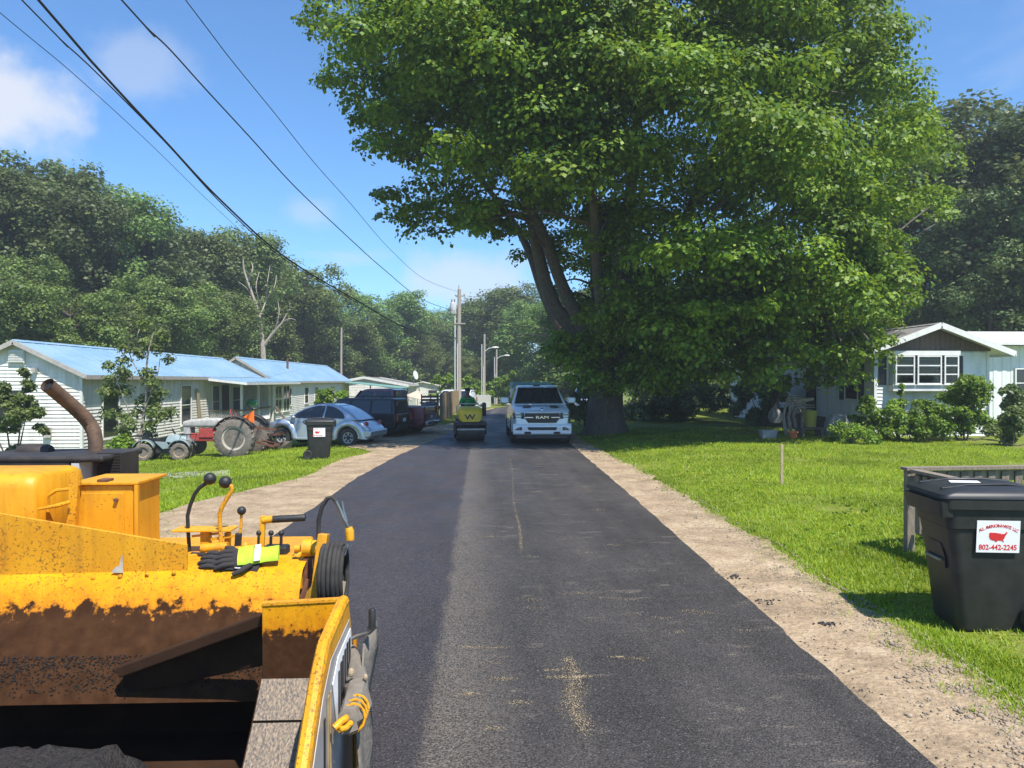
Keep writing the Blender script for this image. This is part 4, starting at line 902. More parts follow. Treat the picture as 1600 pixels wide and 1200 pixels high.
px_shrub('shrub', 'bush', 'tall vine stem climbing left of the bay window sill', 1404, 684, 592, 22, 500, .13, 'shrub_leaf', d=26.6, nb=10)
px_shrub('shrub', 'bush', 'reddish green bush at the right frame edge', 1580, 695, 638, 76, 2600, .12, 'ivy_leaf', d=24.0)
px_shrub('shrub', 'bush', 'dark green bush against the pale metal house', 1592, 680, 600, 60, 2200, .15, 'wood_leaf_dark', d=28)
px_shrub('weeds', 'weeds', 'low ragged weeds between the porch junk and the bay window', 1330, 692, 668, 90, 1600, .1, 'shrub_leaf', d=25.0)
px_shrub('shrub', 'bush', 'green bush behind the white parked car', 690, 640, 588, 60, 1800, .3, 'shrub_leaf', d=80)
px_shrub('shrub', 'bush', 'bright green far bush between roller and pole', 742, 632, 588, 60, 1800, .35, 'shrub_leaf', d=92)
px_shrub('shrub', 'bush', 'bright green far bush left of the white pickup', 785, 632, 584, 46, 1700, .35, 'shrub_leaf', d=98)
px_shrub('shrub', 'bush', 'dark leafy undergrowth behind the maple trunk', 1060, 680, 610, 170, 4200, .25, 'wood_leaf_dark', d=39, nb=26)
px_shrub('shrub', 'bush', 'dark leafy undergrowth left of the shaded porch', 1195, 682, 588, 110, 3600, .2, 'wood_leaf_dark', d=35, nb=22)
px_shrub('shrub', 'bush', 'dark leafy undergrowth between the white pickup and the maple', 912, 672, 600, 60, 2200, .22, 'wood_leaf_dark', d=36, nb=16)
# ================================================================ asphalt paver in the left foreground
def paint_mat(name, zlo=None, zhi=None, chips=.62, rust=.0, nscale=9):
    m = bpy.data.materials.new(name); m.use_nodes = True; t = m.node_tree; b = t.nodes['Principled BSDF']; L = t.links.new
    g = t.nodes.new('ShaderNodeNewGeometry').outputs['Position']
    n = t.nodes.new('ShaderNodeTexNoise'); n.inputs['Scale'].default_value = 3; n.inputs['Detail'].default_value = 6; L(g, n.inputs['Vector'])
    r = t.nodes.new('ShaderNodeValToRGB'); r.color_ramp.elements[0].color = (.6, .255, .004, 1); r.color_ramp.elements[1].color = (.7, .335, .008, 1)
    r.color_ramp.elements[0].position = .35; r.color_ramp.elements[1].position = .65; L(n.outputs['Fac'], r.inputs[0]); col = r.outputs[0]
    n2 = t.nodes.new('ShaderNodeTexNoise'); n2.inputs['Scale'].default_value = 75; n2.inputs['Detail'].default_value = 6; n2.inputs['Roughness'].default_value = .68; L(g, n2.inputs['Vector'])
    n2b = t.nodes.new('ShaderNodeTexNoise'); n2b.inputs['Scale'].default_value = 4.5; n2b.inputs['Detail'].default_value = 3; L(g, n2b.inputs['Vector'])
    ad2 = t.nodes.new('ShaderNodeMath'); ad2.operation = 'MULTIPLY_ADD'; ad2.inputs[1].default_value = .16; L(n2b.outputs['Fac'], ad2.inputs[0]); L(n2.outputs['Fac'], ad2.inputs[2])
    m2 = t.nodes.new('ShaderNodeMapRange'); m2.inputs[1].default_value = chips+.08; m2.inputs[2].default_value = chips+.12; m2.inputs[4].default_value = .8; L(ad2.outputs[0], m2.inputs[0])
    mc = t.nodes.new('ShaderNodeMixRGB'); mc.inputs[2].default_value = (.12, .045, .012, 1); L(m2.outputs[0], mc.inputs[0]); L(col, mc.inputs[1]); col = mc.outputs[0]
    mps = t.nodes.new('ShaderNodeMapping'); mps.inputs['Scale'].default_value = (9, 9, 1.1); L(g, mps.inputs[0])
    ng = t.nodes.new('ShaderNodeTexNoise'); ng.inputs['Scale'].default_value = 2.2; ng.inputs['Detail'].default_value = 7; L(mps.outputs[0], ng.inputs['Vector'])
    mg = t.nodes.new('ShaderNodeMapRange'); mg.inputs[1].default_value = .46; mg.inputs[2].default_value = .74; mg.inputs[4].default_value = .55; L(ng.outputs['Fac'], mg.inputs[0])
    mgc = t.nodes.new('ShaderNodeMixRGB'); mgc.inputs[2].default_value = (.36, .15, .012, 1); L(mg.outputs[0], mgc.inputs[0]); L(col, mgc.inputs[1]); col = mgc.outputs[0]      # rubbed in grime
    if zlo is not None:
        sp = t.nodes.new('ShaderNodeSeparateXYZ'); L(g, sp.inputs[0])
        n3 = t.nodes.new('ShaderNodeTexNoise'); n3.inputs['Scale'].default_value = nscale; n3.inputs['Detail'].default_value = 9; n3.inputs['Roughness'].default_value = .6; L(g, n3.inputs['Vector'])
        n4 = t.nodes.new('ShaderNodeTexNoise'); n4.inputs['Scale'].default_value = 2.2; n4.inputs['Detail'].default_value = 2; L(g, n4.inputs['Vector'])
        a1 = t.nodes.new('ShaderNodeMath'); a1.operation = 'MULTIPLY_ADD'; a1.inputs[1].default_value = (zhi-zlo)*1.7; L(n3.outputs['Fac'], a1.inputs[0]); L(sp.outputs[2], a1.inputs[2])
        a2 = t.nodes.new('ShaderNodeMath'); a2.operation = 'MULTIPLY_ADD'; a2.inputs[1].default_value = (zhi-zlo)*.6; L(n4.outputs['Fac'], a2.inputs[0]); L(a1.outputs[0], a2.inputs[2])
        mz_ = t.nodes.new('ShaderNodeMapRange'); c_ = (zlo+zhi)/2+(zhi-zlo)*1.15; mz_.inputs[1].default_value = c_-.012; mz_.inputs[2].default_value = c_+.012; L(a2.outputs[0], mz_.inputs[0])
        tn = t.nodes.new('ShaderNodeValToRGB'); tn.color_ramp.elements[0].color = (.034, .014, .005, 1); tn.color_ramp.elements[1].color = (.066, .029, .012, 1); L(n3.outputs['Fac'], tn.inputs[0])
        tn.color_ramp.elements[0].position = .35; tn.color_ramp.elements[1].position = .7
        mo = t.nodes.new('ShaderNodeMapRange'); mo.inputs[1].default_value = c_-.02; mo.inputs[2].default_value = c_+.1; mo.inputs[3].default_value = .75; mo.inputs[4].default_value = 0; L(a2.outputs[0], mo.inputs[0])
        mq = t.nodes.new('ShaderNodeMixRGB'); mq.inputs[2].default_value = (.42, .115, .006, 1); L(mo.outputs[0], mq.inputs[0]); L(col, mq.inputs[1]); col = mq.outputs[0]     # burnt orange rim of the worn paint
        mt = t.nodes.new('ShaderNodeMixRGB'); L(mz_.outputs[0], mt.inputs[0]); L(tn.outputs[0], mt.inputs[1]); L(col, mt.inputs[2]); col = mt.outputs[0]
    L(col, b.inputs['Base Color']); b.inputs['Roughness'].default_value = .5
    if zlo is not None:
        rq = t.nodes.new('ShaderNodeMapRange'); L(mz_.outputs[0], rq.inputs[0]); rq.inputs[3].default_value = .92; rq.inputs[4].default_value = .5; L(rq.outputs[0], b.inputs['Roughness']); b.inputs['Specular IOR Level'].default_value = .15
    bp = t.nodes.new('ShaderNodeBump'); bp.inputs['Strength'].default_value = .25; bp.inputs['Distance'].default_value = .004; L(n2.outputs['Fac'], bp.inputs['Height']); L(bp.outputs[0], b.inputs['Normal'])
    MATS[name] = m
paint_mat('paver_yellow', chips=.62); paint_mat('paver_worn', chips=.565); paint_mat('hopper_wall', .93, 1.12, .57, nscale=14); paint_mat('hopper_end', 1.0, 1.14, .58, nscale=26)
mat('tar', (.024, .011, .0055), (.044, .021, .010), 5, .85, spec=.2, bump=.25, bscale=260, world=True)
mat('worn_steel', (.23, .175, .12), (.075, .066, .06), 75, .55, metal=.3, stretch=(1.6, 1, 1), world=True, bump=.2, lo=.4, hi=.62)
mat('loose_asphalt', (.017, .0155, .015), (.045, .04, .037), 60, .8, spec=.25, bump=1.0, bscale=110, world=True)
mat('panel_grey', (.36, .35, .34), (.3, .28, .27), 6, .4)
mat('drum_black', (.02, .018, .016), (.05, .035, .025), 8, .6)
PV = thing('paver', 'worn yellow asphalt paver with tar stained hopper in the left foreground', 'paver', (-1.95, 4.4, 0))
def pb(b, name, m, par=None, **k): return b.build(name, m, par or PV, world=True, **k)
# hopper side plates (right one beside the joint, left one beyond the frame)
for xo, sg in ((-.6, 1), (-3.3, -1)):
    prof = [(3.52, 1.2), (3.42, 1.2), (3.05, 1.153), (2.9, 1.06), (2.69, .855), (2.3, .52), (2.2, .3), (2.4, .22), (3.75, .22), (3.75, .75)]
    b = MB(); b.prism([(xo, y, z) for y, z in prof], (-.035*sg, 0, 0)); SP = pb(b, 'hopper_side', 'paver_worn', bevel=.006)
    b = MB()
    top = [(3.5, 1.205), (3.42, 1.205), (3.05, 1.158), (2.9, 1.065), (2.69, .86), (2.3, .525)]
    b.tube([(xo-.02*sg, y, z) for y, z in top], .026, 8); pb(b, 'edge_rail', 'paver_worn', SP, smooth=True)
    if sg > 0:
        b = MB(); b.prism([(xo+.003, y, z) for y, z in ((3.5, 1.12), (3.08, 1.09), (2.92, 1.0), (2.7, .78), (2.36, .46), (2.36, .3), (3.62, .3), (3.62, .75))], (.004, 0, 0)); pb(b, 'grey_panel', 'panel_grey', SP)
        b = MB(); b.prism([(xo+.009, y, z) for y, z in ((3.5, 1.08), (3.2, 1.06), (3.08, .99), (3.18, .76), (3.32, .78), (3.52, 1.0))], (.003, 0, 0)); pb(b, 'sticker', 'sticker_white', SP)
        b = MB()
        for k, (y0, y1, z0, z1) in enumerate(((3.44, 3.47, .94, 1.05), (3.385, 3.41, .9, 1.05), (3.33, 3.355, .87, 1.04), (3.285, 3.30, .85, 1.03), (3.235, 3.26, .83, 1.02), (3.19, 3.205, .83, 1.0), (3.39, 3.44, .93, .95), (3.25, 3.33, .87, .885))): b.bx((xo+.014, y0, z0), (xo+.017, y1, z1))
        pb(b, 'lettering', 'print_black', SP); b = MB()
        for k, (y0, y1, z0, z1) in enumerate(((2.92, 2.94, .5, .92), (2.80, 2.82, .42, .62), (2.76, 2.80, .6, .62), (2.76, 2.8, .5, .52), (2.74, 2.76, .42, .62), (2.68, 2.7, .42, .55), (2.6, 2.62, .4, .6), (2.55, 2.6, .58, .6), (2.53, 2.55, .4, .6))): b.bx((xo+.009, y0, z0), (xo+.012, y1, z1))
        pb(b, 'lettering', 'print_black', SP)
        b = MB(); b.bx((xo+.0095, 2.98, .3), (xo+.014, 3.01, .98)); b.bx((xo+.0095, 3.03, .3), (xo+.014, 3.05, .98)); pb(b, 'tape', 'tan_rim', SP)
        b = MB(); b.bx((xo+.008, 3.6, .3), (xo+.02, 3.63, 1.0)); pb(b, 'edge_strip', 'paver_yellow', SP)
# end panels and sloping wing plates of the hopper
for x0, x1 in ((-.985, -.637), (-3.262, -2.92)):
    b = MB(); b.prism([(x0, 3.5, .85), (x1, 3.5, .85), (x1, 3.5, 1.2), (x0, 3.5, 1.185)], (0, .03, 0)); ep = pb(b, 'hopper_end', 'hopper_end', bevel=.004)
    b = MB(); b.bar((x0, 3.514, 1.192), (x1, 3.514, 1.207), .04, .012); pb(b, 'edge_rail', 'paver_worn', ep)
    for (ya, za), (yb, zb_) in (((3.49, .86), (3.36, .73)), ((3.352, .722), (3.1, .5)), ((3.09, .49), (2.5, .3))):
        b = MB(); b.prism([(x0+.002, ya, za), (x1-.002, ya, za), (x1-.002, yb, zb_), (x0+.002, yb, zb_)], (0, .014, -.014)); pb(b, 'wing_plate', 'worn_steel')
# back wall of the hopper: a curved tar stained sheet
b = MB(); sec = [(4.32, 1.225), (4.2, 1.22), (4.12, 1.195), (4.07, 1.14), (4.02, 1.04), (3.93, .87), (3.8, .68), (3.78, .64)]; xa, xb = -3.26, -.985
rows = [[(xa, y, z), ((xa+xb)/2, y, z), (xb - (.0 if z < 1.0 else -.04), y, z)] for y, z in sec]
b.add([p for r in rows for p in r], [(j*3+i, j*3+i+1, (j+1)*3+i+1, (j+1)*3+i) for j in range(len(rows)-1) for i in range(2)]); pb(b, 'hopper_back', 'hopper_wall', smooth=60)
b = MB(); b.bx((-3.25, 4.3, .2), (-.99, 4.33, 1.1)); pb(b, 'feeder_mouth', 'tar')
b = MB(); b.bx((-3.25, 2.25, .2), (-.64, 4.29, .26)); pb(b, 'hopper_floor', 'tar')
b = MB(); b.prism([(-.99, y, z) for y, z in ((4.29, .27), (4.29, .9), (3.53, .9), (3.5, .855), (3.36, .72), (3.1, .49), (3.1, .27))], (.004, 0, 0)); pb(b, 'hopper_partition', 'tar')
b = MB(); b.bar(A(416, 966, 3.55), A(190, 1048, 3.7), .07, .055); pb(b, 'deflector_bar', 'tar', bevel=.008)
b = MB(); b.prism([A(412, 976, 3.58), A(193, 1056, 3.73), A(193, 1086, 3.76), A(412, 1040, 3.62)], (0, .02, 0)); pb(b, 'bar_shade_sheet', 'tar')  # dark sheet added for the shade below the diagonal bar
# crust of asphalt on the back wall and the load in the hopper
nx_, ny_ = 90, 26; V = []; F = []
for j in range(ny_+1):
    for i in range(nx_+1):
        x = -3.22+2.2*i/nx_; y = 2.3+.98*j/ny_; edge = min(1, (i/nx_)*8, (1-i/nx_)*5, (1-j/ny_)*5)
        z = .3+edge*.49*(1-.25*(1-j/ny_)) + .025*mnoise.noise(Vector((x*9, y*9, 0)))+.018*mnoise.noise(Vector((x*30, y*30, 5)))+.012*rnd.random(); V.append((x, y, z))
F = [(j*(nx_+1)+i, j*(nx_+1)+i+1, (j+1)*(nx_+1)+i+1, (j+1)*(nx_+1)+i) for j in range(ny_) for i in range(nx_)]
tag(npmesh('asphalt_load', np.array(V), np.array(F), 'loose_asphalt'), 'loose black asphalt heaped in the paver hopper', 'asphalt load', kind='stuff')
P = []
for i in range(1500):
    f = rnd.random(); px = rnd.uniform(0, 408); fy = rnd.random()**.6
    py = 1100-px*.035-fy*(60 if px < 200 else 45); d = 3.86-(1-fy)*.06
    r0 = ray(px, py); y = 3.79+.19*fy*.6; p = CAM+r0*(y/r0.y)
    zz = np.interp(p.y, [3.78, 3.8, 3.93, 4.02], [.64, .68, .87, 1.04]); P.append((p.x, p.y-.004, float(zz), rnd.uniform(.003, .0065)))
pebbles('asphalt_crust', P, 'loose_asphalt', 'grains of asphalt stuck to the hopper back wall', .9)
# long yellow guard plate
b = MB(); b.prism([A(-60, 792, 4.0), A(292, 851, 4.06), A(292, 889, 4.06), A(288, 896, 4.06), A(-60, 923, 4.0)], (0, .016, 0)); GPt = pb(b, 'guard_plate', 'paver_worn', bevel=.003)
b = MB(); b.prism([A(173, 895, 4.02), A(180, 886, 4.02), A(186, 884, 4.02), A(189, 870, 4.02), A(191.5, 867, 4.02), A(192, 895, 4.02)], (0, .004, 0)); pb(b, 'torn_sticker', 'cream_rim', GPt)
for k in range(7):
    b = MB(); q = A(20+42*k, 912-2.9*k, 3.99+.008*k); b.lathe([(.011, 0), (.011, .008), (.006, .011)], 8, T(q.x, q.y, q.z) @ Rx(90)); pb(b, 'bolt', 'paver_worn', GPt, smooth=40)
for px, py in ((203, 773), (138, 832), (205, 832)):
    b = MB(); q = A(px, py, 4.57); b.lathe([(.01, 0), (.01, .008), (.005, .011)], 8, T(q.x, q.y, q.z) @ Rx(90)); pb(b, 'bolt', 'rust', smooth=40)
for k in range(6):
    b = MB(); q = A(-20+55*k, 962+rnd.uniform(-2, 2), 3.98); b.lathe([(.009, 0), (.009, .006)], 6, T(q.x, 4.0, q.z) @ Rx(60)); pb(b, 'rivet', 'tar', smooth=40)
# chassis, tracks, low screed behind
b = MB(); b.bx((-3.1, 4.35, .35), (-1.16, 5.4, 1.12)); pb(b, 'chassis', 'paver_worn', bevel=.02)
b = MB(); b.bx((-3.1, 4.33, 1.121), (-1.03, 4.75, 1.2)); pb(b, 'control_deck', 'paver_worn', bevel=.01)
for xo in (-3.05, -1.5):
    b = MB(); pr = [(4.4, .3), (4.5, .08), (4.65, .055), (5.7, .055), (5.9, .08), (6.05, .3), (5.9, .52), (5.7, .56), (4.65, .56), (4.5, .52)]
    b.prism([(xo, y, z) for y, z in pr], (.3, 0, 0)); tk = pb(b, 'crawler_track', 'rubber', bevel=.02)
    for y in (4.62, 4.9, 5.2, 5.5, 5.78):
        b = MB(); b.lathe([(.001, 0), (.14, 0), (.14, .04), (.001, .04)], 14, T(xo+.28, y, .24) @ Ry(90)); pb(b, 'track_wheel', 'dark_metal', tk)
b = MB(); b.bx((-3.0, 6.05, .07), (-1.45, 6.6, .45)); pb(b, 'screed', 'dark_metal', bevel=.02)
b = MB(); b.bar((-3.05, 4.6, .6), (-3.0, 6.3, .4), .08, .14); pb(b, 'tow_arm', 'paver_yellow'); b = MB(); b.bar((-1.25, 4.6, .6), (-1.5, 6.3, .4), .08, .14); pb(b, 'tow_arm', 'paver_yellow')
# fuel tank hood, radiator box, muffler and exhaust
lp = []
for x, s_ in ((-3.4, .9), (-3.36, 1), (-2.62, 1), (-2.575, .97), (-2.55, .9)):
    l = []
    for cx, cz, a0 in ((4.98, 1.58, 0), (4.58, 1.58, 90), (4.58, 1.2, 180), (4.98, 1.2, 270)):
        for i in range(6):
            a = math.radians(a0+18*i); yy = cx+.085*math.cos(a); zz = cz+.085*math.sin(a); l.append((x, 4.78+(yy-4.78)*s_, 1.39+(zz-1.39)*s_))
    lp.append(l)
b = MB(); b.loft(lp); pb(b, 'fuel_tank', 'paver_yellow', smooth=50)
b = MB(); b.bx((-3.4, 5.2, 1.0), (-2.72, 5.75, 1.685)); b.bx((-3.4, 5.19, 1.66), (-2.5, 5.8, 1.70)); pb(b, 'radiator_box', 'dark_metal', bevel=.015)
b = MB(); b.bx((-2.71, 5.2, 1.0), (-2.66, 5.75, 1.655)); pb(b, 'side_sheet', 'pipe_grey')
b = MB(); q0, q1 = A(153, 708, 5.25), A(188, 750, 5.25)
for k in range(13): x = q0.x+(q1.x-q0.x)*k/12; b.bx((x-.003, q0.y-.004, q1.z-.05), (x+.003, q0.y+.004, q0.z))
for k in range(13): z = q0.z+(q1.z-.05-q0.z)*k/12; b.bx((q0.x, q0.y-.008, z-.003), (q1.x, q0.y-.002, z+.003))
b.bx((q1.x-.012, q0.y-.008, q1.z-.05), (q1.x, q0.y+.4, q1.z-.04)); gr_ = pb(b, 'radiator_grille', 'dark_metal')
b = MB(); b.bx((q0.x, q0.y+.02, q1.z-.05), (q1.x-.01, q0.y+.3, q0.z-.005)); pb(b, 'radiator_core', 'drum_black')
a_, c_ = A(28, 712, 5.45), A(80, 708, 5.45); dx = c_.x-a_.x
b = MB(); b.lathe([(.001, 0), (.05, .005), (.062, .03), (.062, dx-.03), (.05, dx-.005), (.001, dx)], 16, T(a_.x, a_.y, a_.z+.02) @ Ry(90)); pb(b, 'muffler', 'drum_black', smooth=True)
ep = [A(x, y, 5.5) for x, y in ((149, 712), (149.5, 690), (147, 675), (140, 662), (131, 651), (112, 633), (92, 616), (74, 601))]
for i_, dd_ in ((4, 5.46), (5, 5.38), (6, 5.28), (7, 5.18)): ep[i_] = A(*((131, 651), (112, 633), (92, 616), (74, 601))[i_-4], dd_)
b = MB(); b.tube(ep, .049, 16, cap=False); b.tube([p+Vector((.0, 0, 0)) for p in ep[4:]], .043, 16, cap=False); ex = pb(b, 'exhaust_pipe', 'exhaust_rust', smooth=True, fix=False)
b = MB(); dd = (ep[-1]-ep[-2]).normalized(); b.tube([ep[-1]-dd*.03, ep[-1]-dd*.025], .0425, 16); pb(b, 'bore_dark_disc', 'print_black', ex)  # black disc paints the darkness inside the open pipe end
b = MB(); b.lathe([(.075, 0), (.075, .02)], 16, T(ep[0].x, ep[0].y, ep[0].z-.01)); b.bar(ep[0]+Vector((-.09, -.03, .012)), ep[0]+Vector((.13, -.03, .02)), .05, .012); pb(b, 'exhaust_flange', 'rust', ex)
# yellow battery box with lid and bracket
bx0, bx1 = -2.39, -2.05
b = MB(); b.bx((bx0, 4.62, 1.05), (bx1, 5.0, 1.585)); bb = pb(b, 'battery_box', 'paver_yellow', bevel=.008)
b = MB(); b.bx((bx0-.01, 4.6, 1.587), (bx1+.035, 5.02, 1.605)); b.bx((bx1+.012, 4.6, 1.1), (bx1+.034, 4.63, 1.586)); pb(b, 'lid', 'paver_yellow', bb, bevel=.004)
b = MB(); b.bx((bx0+.02, 4.608, 1.2), (bx1-.05, 4.619, 1.54)); pb(b, 'door', 'paver_yellow', bb, bevel=.003)
b = MB(); b.lathe([(.012, 0), (.012, .02)], 8, T(bx1-.09, 4.607, 1.5) @ Rx(90)); b.bx((bx0+.14, 4.6, 1.606), (bx0+.2, 4.68, 1.62)); pb(b, 'bolt', 'rust', bb)
b = MB(); b.bar(A(118, 742, 4.47), A(112, 830, 4.47), .05, .03); b.bar(A(120, 735, 4.47), A(121, 758, 4.47), .04, .02); br = pb(b, 'bracket_post', 'paver_worn')
b = MB(); b.tube([A(107, 785, 4.43), A(90, 790, 4.35), A(58, 796, 4.2)], [.012, .012, .006], 8); pb(b, 'lever_rod', 'paver_worn', br, smooth=True)
b = MB(); b.bx((bx0+.05, 4.5, 1.2), (bx0+.12, 4.6, 1.32)); pb(b, 'hinge_block', 'paver_yellow', bevel=.006)
b = MB(); q = A(178, 826, 4.55); b.bx((q.x-.06, q.y, q.z-.03), (q.x+.06, q.y+.06, q.z+.02)); pb(b, 'cable_clamp', 'drum_black')
b = MB(); b.tube([A(75, 800, 4.48), A(75, 775, 4.48), A(88, 766, 4.48), A(110, 764, 4.48)], .011, 8); pb(b, 'fuel_hose', 'paver_worn', smooth=True)
# controls
def lever(pts, r, m, ball, br_, d):
    b = MB(); P_ = [A(x, y, d) for x, y in pts]; b.tube(P_, r, 8); l = pb(b, 'control_lever', m, smooth=60)
    b = MB(); b.sphere(A(*ball, d), br_, 16, 10); pb(b, 'lever_knob', 'grip', l, smooth=80)
lever([(296, 862), (294, 830), (293, 806), (297, 790), (304, 772), (312, 762), (325, 753)], .0115, 'grip', (328, 748), .036, 4.5)
lever([(346, 860), (344, 825), (343, 803), (348, 790), (357, 775), (363, 765), (362, 760), (354, 755)], .0125, 'paver_worn', (352, 753.5), .036, 4.45)
lever([(371, 855), (374, 835), (377, 820), (377, 804)], .008, 'paver_worn', (377.5, 798), .0255, 4.45)
b = MB(); q = A(320, 827, 4.5); b.bx((q.x-.17, q.y-.06, q.z-.006), (q.x+.17, q.y+.08, q.z+.006)); pb(b, 'lever_plate', 'paver_yellow', bevel=.003)
b = MB(); b.bar(A(322, 828, 4.5), A(322, 862, 4.5), .05, .05); b.bar(A(300, 838, 4.5), A(345, 833, 4.5), .012, .012); b.bar(A(330, 843, 4.47), A(372, 836, 4.47), .014, .014); b.bar(A(356, 832, 4.5), A(356, 862, 4.5), .03, .03); pb(b, 'lever_frame', 'paver_worn')
b = MB(); q = A(340, 857, 4.4); b.tube([q+Vector((-.09, 0, 0)), q+Vector((.06, 0, .01))], .028, 12); b.tube([A(292, 870, 4.38), A(345, 863, 4.38)], .012, 8); b.tube([A(360, 858, 4.4), A(400, 855, 4.4)], .014, 8); b.sphere(A(383, 853, 4.4), .025, 8, 6); pb(b, 'pivot_shaft', 'paver_worn', smooth=60)
b = MB(); b.bar(A(373, 833, 4.44), A(371, 862, 4.44), .035, .03); pb(b, 'valve_body', 'grip', bevel=.006)
b = MB(); b.tube([A(292, 876, 4.3), A(330, 880, 4.25), A(345, 885, 4.22)], .02, 10); b.tube([A(300, 866, 4.4), A(330, 868, 4.35), A(350, 872, 4.3)], .014, 8); pb(b, 'hydraulic_hose', 'rubber', smooth=True)
b = MB(); b.bar(A(411, 806, 4.35), A(409, 866, 4.35), .026, .026); hp = pb(b, 'handle_post', 'paver_yellow', bevel=.003)
b = MB(); b.tube([A(411, 813, 4.35), A(427, 811, 4.35)], .021, 12); pb(b, 'handle_collar', 'paver_yellow', hp, smooth=60)
b = MB(); b.tube([A(426, 811.5, 4.35), A(474, 809, 4.35), A(477, 809, 4.35)], [.0205, .0205, .017], 14); pb(b, 'handle_grip', 'grip', hp, smooth=60)
b = MB(); q = A(431, 859, 4.33); b.bx((q.x-.065, q.y-.04, q.z-.03), (q.x+.07, q.y+.05, q.z+.025)); cb_ = pb(b, 'switch_box', 'grip', bevel=.012)
for px in (404, 423, 439):
    b = MB(); b.tube([A(px, 852, 4.34), A(px+.5, 838, 4.34)], .0085, 8); b.sphere(A(px+.5, 833, 4.34), .016, 10, 7); pb(b, 'toggle', 'grip', cb_, smooth=70)
b = MB(); q = A(434, 872, 4.3); b.bx((q.x-.085, q.y-.05, q.z-.035), (q.x+.08, q.y+.06, q.z+.02)); pb(b, 'pedestal', 'paver_worn', bevel=.006)
b = MB(); q = A(464, 905, 4.17); b.bx((q.x-.055, q.y-.02, q.z-.05), (q.x+.03, q.y+.05, q.z+.05)); b.bar(A(452, 885, 4.2), A(478, 862, 4.35), .02, .05); pb(b, 'corner_box', 'paver_yellow', bevel=.004)
b = MB()
for px, py, r, w_ in ((465, 857, .02, .03), (481, 856, .048, .05), (493, 856, .042, .03)): q = A(px, py, 4.2); b.lathe([(.001, 0), (r, .0), (r, w_), (.001, w_)], 16, T(q.x-w_/2, q.y, q.z) @ Ry(90))
pb(b, 'pulley', 'paver_yellow', smooth=50)
b = MB(); b.bar(A(483, 870, 4.2), A(482, 912, 4.2), .05, .05); b.bar(A(470, 940, 4.1), A(482, 905, 4.15), .02, .02); b.bar(A(458, 945, 4.1), A(490, 908, 4.18), .012, .012); pb(b, 'reel_axle', 'rust')
# hose reel: upright plate, coils, hose and wand
b = MB(); b.bar(A(506, 834, 4.05), A(492, 948, 4.0), .05, .075, up=(0, 1, 0)); b.bar(A(460, 949, 3.98), A(495, 945, 3.98), .04, .025); rp_ = pb(b, 'reel_plate', 'paver_worn', bevel=.004)
q = A(521, 899, 4.0)
for k, (dx, r) in enumerate(((-.056, .155), (-.036, .16), (-.012, .158), (.012, .165), (.03, .16), (.047, .14))):
    b = MB(); b.tube([(q.x+dx+.012*math.sin(a*.5), q.y+r*.95*math.cos(a), q.z+r*math.sin(a)) for a in np.linspace(0, 2*math.pi, 25)], .0125, 8); pb(b, 'hose_coil', 'rubber', rp_, smooth=70)
b = MB(); b.bar(A(537, 908, 3.99), A(531, 945, 3.95), .012, .03); pb(b, 'reel_hook', 'tan_board', rp_)
b = MB(); b.tube([A(x, y, 4.05) for x, y in ((499, 860), (497.5, 835), (498, 812), (503, 792), (511, 779), (519, 776.5), (525, 783), (531, 795), (537, 810), (544, 822))], .0115, 8); hs_ = pb(b, 'spray_hose', 'rubber', smooth=70)
b = MB(); b.tube([A(525, 783, 4.05), A(531, 795, 4.05), A(537, 810, 4.05), A(544, 823, 4.05)], .0125, 8); b.tube([A(534, 783, 4.05), A(537, 800, 4.05), A(542, 815, 4.05)], .008, 6); pb(b, 'spray_wand', 'steel', hs_, smooth=70)
b = MB(); b.tube([A(545, 824, 4.05), A(546, 829, 4.05), A(547, 844, 4.05)], [.018, .024, .022], 10); pb(b, 'wand_handle', 'paver_worn', hs_, smooth=50)
b = MB(); b.tube([A(546, 844, 4.05), A(541, 858, 4.03), A(538, 868, 4.0)], .006, 6); pb(b, 'wand_tip', 'steel', hs_)
# crank
b = MB(); b.tube([A(548, 998, 3.5), A(560, 993, 3.5), A(577, 988, 3.5), A(582, 983, 3.5), A(582, 978, 3.5)], .011, 8); cr_ = pb(b, 'crank_arm', 'steel', smooth=70)
b = MB(); b.lathe([(.022, 0), (.022, .006), (.0165, .007), (.0165, .085), (.013, .09)], 12, T(*A(581.5, 982, 3.5))); pb(b, 'crank_grip', 'grip', cr_, smooth=50)
# canvas bundle and straps hung outside the hopper side
b = MB(); rr_ = random.Random(5)
loops = []
for k, (px, py, d, r) in enumerate(((549, 1015, 3.55, .02), (555, 1040, 3.45, .045), (559, 1070, 3.35, .055), (555, 1100, 3.22, .058), (549, 1120, 3.12, .055), (543, 1128, 3.06, .045))):
    c_ = A(px, py, d); loops.append([(c_.x+r*math.cos(a)*(1+.25*rr_.uniform(-1, 1)), c_.y+r*.4*math.sin(a), c_.z+r*math.sin(a)*(1+.25*rr_.uniform(-1, 1))) for a in np.linspace(0, 2*math.pi, 13)[:-1]])
b.loft(loops); pb(b, 'canvas_roll', 'canvas', smooth=30)
b = MB(); base = [(-.52, 3.62, 1.0), (-.515, 3.55, .88), (-.53, 3.45, .7), (-.5, 3.4, .55), (-.52, 3.35, .38), (-.5, 3.3, .2)]
vs = []
for j, (x, y, z) in enumerate(base):
    for i in range(7): vs.append((x+.03*mnoise.noise(Vector((i*.8, j*.9, 2)))-.012*(i % 2), y-.16+.07*i, z+.02*mnoise.noise(Vector((i*1.3, j, 7)))))
b.add(vs, [(j*7+i, j*7+i+1, (j+1)*7+i+1, (j+1)*7+i) for j in range(5) for i in range(6)]); o_ = pb(b, 'canvas_flap', 'canvas', smooth=60); sm_ = o_.modifiers.new('thick', 'SOLIDIFY'); sm_.thickness = .008
b = MB()
